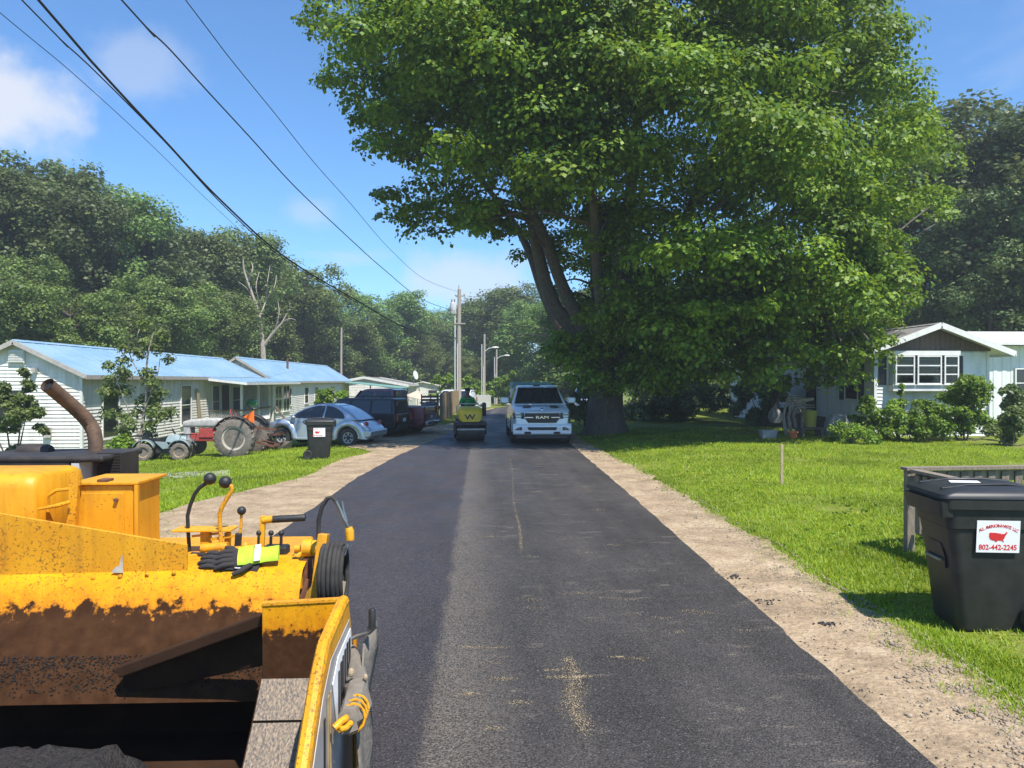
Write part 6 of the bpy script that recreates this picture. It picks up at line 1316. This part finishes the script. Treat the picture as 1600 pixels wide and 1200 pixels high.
# ---- quad bike
def quad():
    t_ = thing('quad_bike', 'pale blue-grey quad bike with tan wheel rims parked before the nearest home', 'quad bike')
    for sg in (-1, 1):
        for y in (.58, -.55): wheel(t_, sg*.42, y, .29, .24, 'tan_rim', 0, 'dusty_rubber', sg, tread=14)
        for cy in (.58, -.55):
            loops = [[(sg*x_, y, z) for y, z in arc(cy, .34, .36, 15, 165, 9)] for x_ in (.2, .5, .54)]
            b = MB(); n = 10; b.add([p for l in loops for p in l], [(j*n+i, j*n+i+1, (j+1)*n+i+1, (j+1)*n+i) for j in range(2) for i in range(n-1)]); o = b.build('mudguard', 'paleblue_paint', t_, smooth=60); o.modifiers.new('s', 'SOLIDIFY').thickness = .02
    b = MB(); b.bx((-.16, -.75, .36), (.16, .75, .52)); b.bx((-.2, -.3, .22), (.2, .25, .45)); b.build('chassis', 'dark_metal', t_, bevel=.03)
    b = MB(); slab(b, [(-.72, .66), (-.7, .74), (-.2, .72), (.08, .78), (.12, .72), (0, .6), (-.3, .58)], lambda y, z: .15, .08); b.build('seat', 'black_plastic', t_, smooth=50, bevel=.02)
    b = MB(); slab(b, [(.05, .6), (.1, .8), (.35, .86), (.75, .74), (.85, .6), (.6, .52)], lambda y, z: .2-.08*max(0, z-.7)/.15, .08); b.build('tank_cover', 'paleblue_paint', t_, smooth=50, bevel=.02)
    b = MB(); b.prism([(-.28, .0, .38), (-.28, -.25, .62), (-.28, .1, .6), (-.28, .2, .4)], (.56, 0, 0)); b.build('side_cover', 'paleblue_paint', t_)
    b = MB(); b.tube([(0, .35, .82), (0, .25, .98)], .03, 8); b.tube([(-.38, .12, 1.02), (-.12, .24, .98), (.12, .24, .98), (.38, .12, 1.02)], .016, 8); b.build('handlebar', 'print_black', t_)
    b = MB()
    for y0, y1, z in ((.55, .95, .84), (-.95, -.5, .8)):
        for x in (-.3, 0, .3): b.tube([(x, y0, z), (x, y1, z)], .012, 6)
        for y in (y0, y1): b.tube([(-.35, y, z), (.35, y, z)], .012, 6)
        for x in (-.2, .2): b.tube([(x, (y0+y1)/2, z), (x, (y0+y1)/2, z-.25)], .012, 6)
    b.build('rack', 'print_black', t_)
    b = MB(); b.bx((-.15, .9, .58), (.15, .96, .7)); b.build('headlight', 'lamp_glass', t_, bevel=.02)
    b = MB(); b.bx((-.03, -.6, .745), (.03, -.55, .98)); b.build('backrest', 'print_black', t_)
    return t_
qb = quad(); place(qb, 258, 718, -90+6)
# ---- old red tractor with grey hood and plough
def tractor():
    t_ = thing('tractor', 'old red tractor with grey hood and orange triangle, beside the quad bike', 'tractor')
    for sg in (-1, 1):
        wheel(t_, sg*.72, -.75, .66, .3, 'cream_rim', 0, 'dusty_rubber', sg, tread=22)
        wheel(t_, sg*.55, 1.1, .34, .14, 'cream_rim', 0, 'dusty_rubber', sg)
        loops = [[(sg*x_, y, z) for y, z in arc(-.75, .66, .74, 20, 150, 9)] for x_ in (.5, .88)]
        b = MB(); n = 10; b.add([p for l in loops for p in l], [(i, i+1, n+i+1, n+i) for i in range(n-1)]); o = b.build('mudguard', 'dark_metal', t_, smooth=60); o.modifiers.new('s', 'SOLIDIFY').thickness = .03
    b = MB(); b.bx((-.16, -1.0, .5), (.16, 1.15, .78)); b.bx((-.2, .1, .62), (.2, .7, .95)); b.tube([(-.6, -.75, .66), (.6, -.75, .66)], .12, 10); b.bar((-.55, 1.1, .36), (.55, 1.1, .36), .09, .1); b.bx((-.08, 1.0, .36), (.08, 1.2, .6)); b.build('engine_block', 'red_paint', t_, bevel=.03)
    b = MB(); b.loft([[(x_, y, z_) for x_, _, z_ in rr(w_, .98, z1, .09, y)] for y, w_, z1 in ((-.1, .22, 1.28), (.3, .24, 1.3), (1.0, .23, 1.25), (1.25, .2, 1.18))]); b.bx((-.2, 1.0, .66), (.2, 1.22, .98)); b.build('hood', 'grey_paint', t_, smooth=50)
    b = MB(); b.bx((-.17, -.35, .7), (.17, -.12, 1.25)); b.tube([(0, -.2, 1.2), (0, -.42, 1.42)], .02, 6); b.tube([(.2*math.cos(a), -.42+.07*math.sin(a), 1.42+.16*math.sin(a)) for a in np.linspace(0, 6.283, 17)], .014, 6); b.build('steering_wheel', 'red_paint', t_)
    b = MB(); slab(b, [(-.95, 1.0), (-.98, 1.2), (-.9, 1.22), (-.85, 1.06), (-.5, 1.02), (-.5, .98)], lambda y, z: .22, .05); b.build('seat', 'grey_paint', t_, bevel=.02)
    b = MB(); q = [(.62, -1.38, 1.18), (.62, -1.1, 1.5), (.62, -1.02, 1.08)]; b.prism([(.55, -1.42, 1.3), (.55, -1.1, 1.5), (.55, -1.1, 1.08)] if False else [(x_, y_, z_) for x_, y_, z_ in ((-.62, -1.0, 1.36), (-.62, -1.36, 1.58), (-.62, -1.36, 1.14))], (.012, 0, 0)); b.build('warning_triangle', 'orange_sign', t_)
    b = MB(); 
    for q_ in (((-.3, -1.3, .5), (-.3, -1.9, .35)), ((.3, -1.3, .5), (.3, -1.9, .35)), ((-.35, -1.9, .35), (.35, -1.9, .36)), ((0, -.9, 1.0), (0, -1.9, .9))): b = MB(); b.bar(*q_, .05, .07); b.build('hitch_arm', 'rust', t_)
    return t_
tc_ = tractor(); place(tc_, 346, 712, 90-4)
# plough behind the tractor
p = G(428, 703); pl = thing('plough', 'rusty plough with orange beam hitched behind the red tractor', 'plough', (p.x, p.y, p.z), math.radians(-4))
b = MB(); b.bar((-1.0, 0, .42), (.55, -.1, .62), .09, .09); b.bar((-.6, .3, .4), (.4, .3, .5), .07, .08); b.build('beam', 'rust', pl)
for x in (-.55, .35):
    b = MB(); b.prism([(x-.05, -.02, .5), (x+.1, -.02, .5), (x+.2, -.02, .1), (x-.1, -.02, .0)], (0, .05, 0)); b.loft([[(x-.2, -.08, .0), (x+.3, -.1, .02), (x+.3, -.07, .02), (x-.2, -.05, .0)], [(x-.15, -.05, .3), (x+.38, -.25, .34), (x+.38, -.22, .34), (x-.15, -.02, .3)]]); b.build('share', 'grey_board', pl)
b = MB(); b.bar((-.75, .1, .3), (-.7, .1, 1.1), .06, .12); b.bar((-.9, .1, .42), (-.7, .1, 1.1), .04, .06); b.lathe([(.001, -.01), (.24, -.01), (.24, .01), (.001, .01)], 16, T(-.3, .1, .25) @ Rx(90)); b.build('mast', 'brown_board', pl)
# ================================================================ bins, fences, stake and small things
def us_map(M, m, par):
    o = [(-.5, .26), (-.44, .3), (-.1, .29), (.02, .25), (.1, .27), (.17, .17), (.2, .24), (.27, .2), (.33, .22), (.4, .3), (.46, .38), (.5, .3), (.45, .22), (.42, .14), (.38, .06), (.34, -.02), (.36, -.08), (.28, -.18), (.27, -.24), (.32, -.36), (.29, -.4), (.22, -.28), (.1, -.28), (.04, -.26), (-.03, -.28), (-.1, -.4), (-.18, -.3), (-.3, -.26), (-.42, -.2), (-.5, -.02)]
    b = MB(); b.prism([M @ Vector((x, y*.8, 0)) for x, y in o], (M.to_3x3() @ Vector((0, 0, .002)))); return b.build('map_print', m, par)
def make_bin(label):
    t_ = thing('wheeled_bin', label, 'bin', group='black wheeled bins'); H = 1.04
    # local: front (opening side) faces -x, side faces -y
    def ring(z, x0, x1, w_, r): return [(x_+(x0+x1)/2, y_, z) for x_, z_, y_ in [(a, 0, c) for a, _, c in rr((x1-x0)/2, -w_, w_, r, 0)]]
    b = MB(); b.loft([ring(.0, -.27, .27, .24, .07), ring(.03, -.285, .28, .25, .08), ring(.55, -.34, .315, .285, .08), ring(.80, -.375, .33, .305, .07), ring(.81, -.39, .33, .32, .07), ring(.98, -.41, .345, .33, .07), ring(H, -.41, .35, .335, .07)]); body = b.build('body', 'bin_plastic', t_, smooth=35)
    b = MB(); b.loft([ring(.9, -.46, -.36, .335, .02), ring(H-.02, -.475, -.36, .345, .02)]); b.loft([ring(.965, -.435, .375, .355, .06), ring(H, -.44, .38, .36, .06), ring(H+.005, -.42, .36, .345, .05)], True); b.build('rim', 'bin_plastic', t_, smooth=35)
    b = MB(); b.loft([ring(H+.006, -.465, .37, .365, .06), ring(H+.035, -.46, .37, .36, .07), ring(H+.06, -.4, .36, .33, .08), ring(H+.085, -.3, .32, .27, .09), ring(H+.095, -.1, .2, .15, .07)]); lid = b.build('lid', 'lid_plastic', t_, smooth=45)
    b = MB()
    for y in (-.2, .2): b.tube([(-.4, y, H+.065), (-.2, y*.95, H+.092), (.1, y*.9, H+.1), (.33, y*.95, H+.08)], .014, 6)
    b.build('lid_rib', 'lid_plastic', lid, smooth=60)
    b = MB(); b.tube([(.4, -.3, H-.03), (.43, -.26, H+.02), (.43, .26, H+.02), (.4, .3, H-.03)], .018, 8); b.tube([(.35, -.3, H-.02), (.4, -.3, H-.03)], .02, 8); b.tube([(.35, .3, H-.02), (.4, .3, H-.03)], .02, 8); b.build('handle', 'lid_plastic', t_, smooth=60)
    b = MB(); b.tube([(-.374, -.13, .53), (-.374, .13, .53)], .014, 8); b.build('grab_bar', 'steel', t_)
    b = MB(); b.loft([[(-.363+.035*(.67-z_) + (-.0), y_, z_) for y_, z_ in ((-.17, .47), (.17, .47), (.17, .56), (.1, .66), (-.1, .66), (-.17, .56))], [(-.3, y_*.9, .56+(z_-.56)*.9) for y_, z_ in ((-.17, .47), (.17, .47), (.17, .56), (.1, .66), (-.1, .66), (-.17, .56))]]); b.build('grip_pocket', 'print_black', t_)
    for sg in (-1, 1):
        wl = wheel(t_, .27, 0, .13, .07, 'black_plastic', 8, 'rubber', 1)
        for c_ in [wl]+[x_ for x_ in bpy.data.objects if x_.parent == wl]:
            me = c_.data; me.transform(T(-.27, 0, -.13)); me.transform(T(.3, sg*.31, .13) @ Rz(90*sg))
        b = None
    b = MB(); b.tube([(.3, -.3, .13), (.3, .3, .13)], .014, 8); b.build('axle', 'steel', t_)
    # sticker on the -y side
    # wall leans: y = -(.285 + (z-.55)*.08)
    S = T(-.02, -.322, .755) @ Rx(90+4.6) @ Matrix.Diagonal((1.32, 1.25, 1, 1))
    b = MB(); b.add([S @ Vector(p) for p in ((-.125, -.1, 0), (.125, -.1, 0), (.125, .1, 0), (-.125, .1, 0), (-.125, -.1, .002), (.125, -.1, .002), (.125, .1, .002), (-.125, .1, .002))], [(0, 3, 2, 1), (4, 5, 6, 7), (0, 1, 5, 4), (1, 2, 6, 5), (2, 3, 7, 6), (3, 0, 4, 7)]); st = b.build('sticker', 'sticker_white', t_)
    us_map(S @ T(0, .0, .0025) @ Matrix.Diagonal((.105, .105, 1, 1)), 'sticker_red', st)
    text_mesh('802-442-2245', .04, 'lettering', 'sticker_red', st, S @ T(0, -.068, .003) @ Matrix.Diagonal((.98, 1.15, 1, 1)), .0006)
    txt = 'ALL AMERICAN WASTE LLC'; parts = []
    for i, ch in enumerate(txt):
        if ch == ' ': continue
        u = (i-(len(txt)-1)/2)/(len(txt)-1); a = -u*1.15; R_ = .185
        parts.append(text_mesh(ch, .027, 'lettering', 'sticker_red', st, S @ T(R_*math.sin(-a)*1.05, .068-R_*(1-math.cos(a)), .003) @ Rz(math.degrees(a)*.8), .0006))
    S2 = T(-.14, -.04, H+.096) @ Rz(6)
    return t_
nb_ = make_bin('black wheeled bin with red and white sticker standing beside the right fence')
nb_.location = (4.44, 6.66, gz(4.44, 6.66)+.0); nb_.rotation_euler.z = math.radians(-7); nb_.scale = (1.06, 1.06, 1.1)
b = MB(); b.add([(-.2, .02, 0), (.02, -.03, 0), (.05, .09, 0), (-.16, .14, 0), (-.2, .02, .002), (.02, -.03, .002), (.05, .09, .002), (-.16, .14, .002)], [(0, 3, 2, 1), (4, 5, 6, 7), (0, 1, 5, 4), (1, 2, 6, 5), (2, 3, 7, 6), (3, 0, 4, 7)], T(-.05, -.05, 1.04+.098) @ Ry(-1.5))
lb_ = b.build('lid_sticker', 'sticker_white', nb_)
fb = copy_tree(nb_); p = G(499, 716); fb.location = (p.x, p.y, p.z); fb.rotation_euler.z = math.radians(180-22)
# the far one shows its sticker side to the camera with the opening to the right: mirror the whole bin
fb.scale = (1, -1, 1.02); fb.rotation_euler.z = math.radians(180+8)
fb['label'] = 'smaller looking black wheeled bin on the left lawn before the silver car'
for c_ in [x_ for x_ in bpy.data.objects if x_.parent == fb and x_.name.startswith(('sticker', 'lid_sticker'))]:
    for k_ in [x_ for x_ in bpy.data.objects if x_.parent == c_]: bpy.data.objects.remove(k_)
    if c_.name.startswith('lid_sticker'): bpy.data.objects.remove(c_)
    else:                                                   # readable print on the mirrored sticker
        S = T(.03, -.322, .755) @ Rx(90+4.6) @ Matrix.Diagonal((-1.32, 1.25, 1, 1))
        us_map(S @ T(0, .0, .0025) @ Matrix.Diagonal((.105, .105, 1, 1)), 'sticker_red', c_)
        text_mesh('802-442-2245', .038, 'lettering', 'sticker_red', c_, S @ T(0, -.068, .003), .0006)
        text_mesh('ALL AMERICAN WASTE LLC', .022, 'lettering', 'sticker_red', c_, S @ T(0, .075, .003), .0006)
# third bin by the board fence
p = G(672, 664); bb_ = thing('wheeled_bin', 'black bin standing by the end of the brown board fence', 'bin', p, math.radians(20), 'black wheeled bins')
b = MB(); b.loft([[(x_, y_, z) for x_, z_, y_ in [(a, 0, c) for a, _, c in rr(w_, -w_, w_, .05, 0)]] for z, w_ in ((0.05, .25), (.9, .31), (.91, .33), (1.0, .33))]); b.build('body', 'bin_plastic', bb_, smooth=35)
b = MB(); b.loft([[(x_, y_, z) for x_, z_, y_ in [(a, 0, c) for a, _, c in rr(w_, -w_, w_, .05, 0)]] for z, w_ in ((1.002, .34), (1.03, .33), (1.08, .22))]); b.build('lid', 'lid_plastic', bb_, smooth=35)
for sg in (-1, 1): wheel(bb_, sg*.27, .24, .12, .06, 'black_plastic', 6, side=sg)
# ---- wooden railing on the right lawn
fr = thing('wood_railing', 'weathered grey wooden railing standing behind the near black bin', 'fence', (5.25, 9.1, gz(5.25, 9.1)))
g_ = gz(5.25, 9.1); zt = 1.13; cx, cy = 5.22, 9.15; ex, ey = 8.6, 9.35; nx2, ny2 = 5.35, 6.6
b = MB(); b.bar((cx-.07, cy, zt), (ex, ey, zt+.01), .14, .035); fr_t = b.build('top_rail', 'grey_board', fr, world=True)
b = MB(); b.bar((cx, cy+.03, zt-.1), (ex, ey+.03, zt-.09), .035, .13); b.build('rail', 'tan_board', fr, world=True)
b = MB(); b.bar((cx, cy+.05, zt-.72), (ex, ey+.05, zt-.71), .035, .09); b.build('rail', 'grey_board', fr, world=True)
b = MB(); b.bar((cx+.02, cy-.09, zt-.015), (nx2, ny2, zt-.05), .13, .035); b.build('top_rail', 'grey_board', fr, world=True)
b = MB(); b.bar((cx+.05, cy-.1, zt-.08), (nx2+.02, ny2, zt-.12), .035, .09); b.build('rail', 'brown_board', fr, world=True)
b = MB(); b.bar((cx+.05, cy-.1, zt-.74), (nx2+.02, ny2, zt-.76), .035, .09); b.build('rail', 'grey_board', fr, world=True)
for x, y in ((cx, cy), (cx+1.7, cy+.1), (ex, ey), (nx2+.03, ny2)):
    b = MB(); b.bx((x-.045, y-.045, gz(x, y)-.1), (x+.045, y+.045, zt-.02)); b.build('post', 'grey_board', fr, world=True)
n_ = 19
for k in range(1, n_):
    f = k/n_; x = cx+(ex-cx)*f; y = cy+(ey-cy)*f
    b = MB(); b.bx((x-.045, y-.02, .35+.03*rnd.random()), (x+.045, y+.008, zt-.045)); b.build('picket', 'grey_board', fr, world=True)
for k in range(1, 18):
    f = k/18; x = cx+(nx2-cx)*f; y = cy-.05+(ny2-cy)*f
    b = MB(); b.bx((x-.02, y-.045, .35+.03*rnd.random()), (x+.006, y+.045, zt-.06)); b.build('picket', 'grey_board', fr, world=True)
# ---- survey stake
p = G(1222, 757); q = A(1222, 695, (p-CAM).dot(ray(800, 600).normalized()))
b = MB(); b.prism([(p.x-.024, p.y, p.z-.1), (p.x+.024, p.y, p.z-.1), (p.x+.026, p.y, q.z), (p.x+.0, p.y, q.z+.02), (p.x-.022, p.y, q.z)], (0, .02, 0)); tag(b.build('survey_stake', 'tan_board'), 'thin pale wooden survey stake standing in the right lawn', 'stake')
# ---- brown board fence by the tall pole, and white fence beyond
def fence(label, p0, p1, h, w_, m, post=2.4):
    p0 = Vector(p0); p1 = Vector(p1); L = (p1-p0).length; u = (p1-p0)/L; ang = math.atan2(u.y, u.x); f = thing('board_fence', label, 'fence', (p0.x, p0.y, gz(p0.x, p0.y)), ang)
    proto = None; k = 0; s_ = 0
    while s_ < L-w_*.5:
        c_ = p0+u*s_; hh = h+rnd.uniform(-.03, .03)
        if proto is None:
            b = MB(); b.bx((.004, -.012, .03), (w_-.004, .012, h)); proto = b.build('board', m, f); o = proto
        else: o = proto.copy(); C.objects.link(o); o.parent = f
        o.location = (s_, rnd.uniform(-.006, .006), gz(c_.x, c_.y)-f.location.z); o.scale = (1, 1, hh/h); s_ += w_; k += 1
    for zz in (.3, h-.3):
        b = MB(); b.bar((0, .04, zz), (L, .04, zz+gz(p1.x, p1.y)-gz(p0.x, p0.y)), .04, .09); b.build('rail', m, f)
    s_ = 0
    while s_ <= L: b = MB(); b.bx((s_-.05, .062, -.1), (s_+.05, .16, h+.05)); o = b.build('post', m, f); c_ = p0+u*s_; o.location.z = gz(c_.x, c_.y)-f.location.z; s_ += post
    return f
fence('brown board fence along the left road edge behind the roller', (-2.15, 40.5, 0), (-1.6, 56.6, 0), 1.5, .16, 'fence_brown')
fence('short white board fence beyond the tall utility pole', (-.75, 63, 0), (1.0, 76, 0), 1.2, .2, 'white_paint')
fence('weathered picket fence piece beside the second home', (-8.7, 41.5, 0), (-7.4, 42.5, 0), 1.35, .14, 'grey_board')
# leaning dark pallet gate at the fence end
p = ground(-2.6, 40.2); gt = thing('pallet_gate', 'dark slatted pallet leaning at the near end of the brown fence', 'gate', p, math.radians(12))
for k in range(8): b = MB(); b.bx((-.5, -.012, .12+.17*k), (.42, .012, .24+.17*k)); b.build('slat', 'brown_board', gt)
for x in (-.48, 0, .4): b = MB(); b.bx((x-.03, .013, 0), (x+.03, .07, 1.5)); b.build('upright', 'brown_board', gt)
# ---- patio umbrella and satellite dish far left
p = A(652, 625, 78); um = thing('patio_umbrella', 'beige patio umbrella tilted in front of the grey roofed house', 'umbrella', (p.x, p.y, gz(p.x, p.y)))
zc = A(652, 610, 78).z-gz(p.x, p.y)
b = MB(); b.tube([(0, 0, 0), (0, 0, zc)], .03, 8); b.build('pole', 'yellow_bucket', um)
b = MB(); n = 8; top = (0, 0, zc); vs = [top]+[(1.1*math.cos(k/n*6.283)-.1, 1.1*math.sin(k/n*6.283), zc-.75-.25*math.cos(k/n*6.283)) for k in range(n)]; b.add(vs, [(0, 1+k, 1+(k+1) % n) for k in range(n)]); o = b.build('canopy', 'umbrella', um); o.modifiers.new('s', 'SOLIDIFY').thickness = .02
p = A(647, 596, 98); sdish = thing('satellite_dish', 'grey satellite dish on the roof edge of the grey roofed house', 'satellite dish', p)
b = MB(); b.tube([(0, 0, -.5), (0, 0, .45)], .04, 8); b.tube([(0, 0, .4), (.1, -.5, .75)], .02, 6); b.build('mast', 'pipe_grey', sdish)
b = MB(); b.lathe([(.001, 0), (.25, .03), (.45, .1), (.6, .2)], 18, T(.1, 0, .75) @ Rz(40) @ Rx(70) @ Matrix.Diagonal((.6, 1, 1, 1))); o = b.build('dish', 'pipe_grey', sdish, smooth=70); o.modifiers.new('s', 'SOLIDIFY').thickness = .02
# ---- porch things on the left home
p = Vector((-12.93, 44.0, .64)); gq = thing('grill', 'round green lidded grill standing on the porch rail of the nearest home', 'grill', p, math.radians(90))
b = MB(); b.loft([[(r_*math.cos(a)*1.5, r_*math.sin(a), z) for a in np.linspace(0, 6.283, 21)[:-1]] for r_, z in ((.28, .22), (.3, .3), (.24, .45), (.12, .52))]); b.build('lid', 'green_lid', gq, smooth=50)
b = MB(); b.loft([[(r_*math.cos(a)*1.5, r_*math.sin(a), z) for a in np.linspace(0, 6.283, 21)[:-1]] for r_, z in ((.16, .08), (.26, .14), (.3, .215))]); b.build('bowl', 'green_lid', gq, smooth=50)
b = MB(); b.tube([(-.3, -.2, 0), (-.5, 0, .22), (-.3, .2, 0)], .015, 6); b.tube([(.3, -.2, 0), (.5, 0, .22), (.3, .2, 0)], .015, 6); b.bar((-.3, -.2, .01), (.3, -.2, .01), .02, .02); b.bar((-.3, .2, .01), (.3, .2, .01), .02, .02); b.build('stand', 'sticker_white', gq)
b = MB(); b.prism([(-14.6, 40.55, -.4), (-14.6, 40.9, -.4), (-14.6, 40.35, 1.75), (-14.6, 40.05, 1.8)], (.05, 0, 0)); tag(b.build('leaning_board', 'tan_board'), 'brown board leaning against the wall left of the porch', 'board')
b = MB(); b.prism([(-12.75, 48.0, .62), (-12.75, 48.35, .62), (-12.0, 48.4, -.42), (-12.0, 48.05, -.42)], (.06, 0, 0)); tag(b.build('leaning_board', 'brown_board'), 'dark board leaning at the right end of the porch', 'board')
b = MB(); p = G(602, 699); b.bx((p.x-.55, p.y-.1, p.z+.014), (p.x+.4, p.y+.1, p.z+.07)); tag(b.build('plank', 'grey_board'), 'grey plank lying at the left road edge near the silver car', 'plank')
# ---- junk in the shade before the right porch
def junk(name, label, cat, px, py, f, mat_, **k):
    p = G(px, py); b = MB(); f(b); o = b.build(name, mat_, **k); o.location = p; return tag(o, label, cat)
junk('bucket', 'yellow bucket in the shade by the right porch', 'bucket', 1266, 682, lambda b: b.lathe([(.0, .35), (.19, .35), (.24, .95), (.25, .95), (.25, .9)], 20), 'yellow_bucket', smooth=40)
junk('crate_stand', 'brown wooden stand under the yellow bucket', 'stand', 1266, 683, lambda b: (b.bx((-.4, -.2, .0), (-.3, .3, .34)), b.bx((.3, -.2, .0), (.4, .3, .34)), b.bx((-.45, -.25, .30), (.45, .32, .345))), 'brown_board')
junk('planter', 'grey tub planter at the weeds by the right porch', 'planter', 1330, 686, lambda b: b.loft([[(x_, y_, z) for x_, z_, y_ in [(a, 0, c) for a, _, c in rr(w_, -.22*w_/.4, .22*w_/.4, .06, 0)]] for z, w_ in ((0, .3), (.3, .38), (.34, .4), (.34, .34))]), 'grey_paint', smooth=35)
junk('flower_pot', 'orange flower pot on the ground in the porch shade', 'pot', 1239, 686, lambda b: b.lathe([(.1, 0), (.16, .22), (.18, .22), (.18, .27), (.14, .27)], 16), 'orange_pot', smooth=40)
junk('tarp_sheet', 'pale grey tarp draped over things before the porch', 'tarp', 1308, 682, lambda b: b.loft([[(x_*(1+.08*math.sin(x_*9+z)), y_+.05*math.sin(x_*7), z) for x_, z_, y_ in [(a, 0, c) for a, _, c in rr(w_, -.25, .25, .08, 0, 6)]] for z, w_ in ((0, .48), (.35, .42), (.6, .38), (.78, .28))]), 'tarp_grey', smooth=40)
junk('clear_bag', 'pale plastic bag in the deep porch shade', 'bag', 1212, 672, lambda b: b.loft([[(w_*math.cos(a)*(1+.12*math.sin(5*a)), .7*w_*math.sin(a), z) for a in np.linspace(0, 6.283, 15)[:-1]] for z, w_ in ((0.3, .2), (.5, .3), (.75, .26), (.95, .1), (1.05, .05))]), 'tarp_grey', smooth=40)
junk('storage_tote', 'grey lidded tote at the left of the orange flower pot', 'tote', 1200, 685, lambda b: (b.loft([[(x_, y_, z) for x_, z_, y_ in [(a, 0, c) for a, _, c in rr(w_, -w_*.7, w_*.7, .04, 0)]] for z, w_ in ((0, .24), (.26, .28), (.262, .3), (.3, .3))])), 'tarp_grey', smooth=35)
junk('flat_stone', 'pale flat stone on the lawn before the planter', 'stone', 1305, 690, lambda b: b.loft([[(w_*math.cos(a)*(1+.15*math.sin(3*a)), .7*w_*math.sin(a), z) for a in np.linspace(0, 6.283, 12)[:-1]] for z, w_ in ((0, .2), (.07, .21), (.11, .14))]), 'stone')
def drift(b):
    r_ = random.Random(9)
    for k in range(16):
        a = r_.uniform(-1.2, 1.2); l = r_.uniform(.3, .8); z0 = r_.uniform(.6, 1.5); x0 = r_.uniform(-.35, .35); b.tube([(x0, 0, z0), (x0+.3*l*math.sin(a), r_.uniform(-.15, .15), z0+.3*l), (x0+l*math.sin(a+.6), r_.uniform(-.2, .2), z0+l*.35*math.cos(a))], [.04, .03, .012], 6)
    for x in (-.3, -.1, .12, .3): b.tube([(x, 0, 0), (x+r_.uniform(-.1, .1), .1, .7), (x+r_.uniform(-.15, .15), 0, 1.4)], [.07, .06, .03], 7)
junk('driftwood_pile', 'tangled brown driftwood roots stacked left of the yellow bucket', 'driftwood', 1241, 680, drift, 'dead_bark')
junk('porch_beam', 'pale split log lying on top of the driftwood', 'log', 1250, 680, lambda b: b.tube([(-.1, 0, 1.28), (.5, 0, 1.36)], .06, 8), 'tan_board')
# ================================================================ thin summer haze in the air
m = bpy.data.materials.new('haze_air'); m.use_nodes = True; t = m.node_tree; t.nodes.clear()
pv = t.nodes.new('ShaderNodeVolumePrincipled'); pv.inputs['Color'].default_value = (.86, .93, 1, 1); pv.inputs['Density'].default_value = .001; pv.inputs['Anisotropy'].default_value = .2
om = t.nodes.new('ShaderNodeOutputMaterial'); t.links.new(pv.outputs[0], om.inputs['Volume']); MATS['haze_air'] = m
b = MB(); b.bx((-420, -80, -3.2), (420, 920, 32)); hz = b.build('haze', 'haze_air'); tag(hz, 'thin pale summer haze over the whole street', 'haze', kind='stuff'); hz.display_type = 'WIRE'
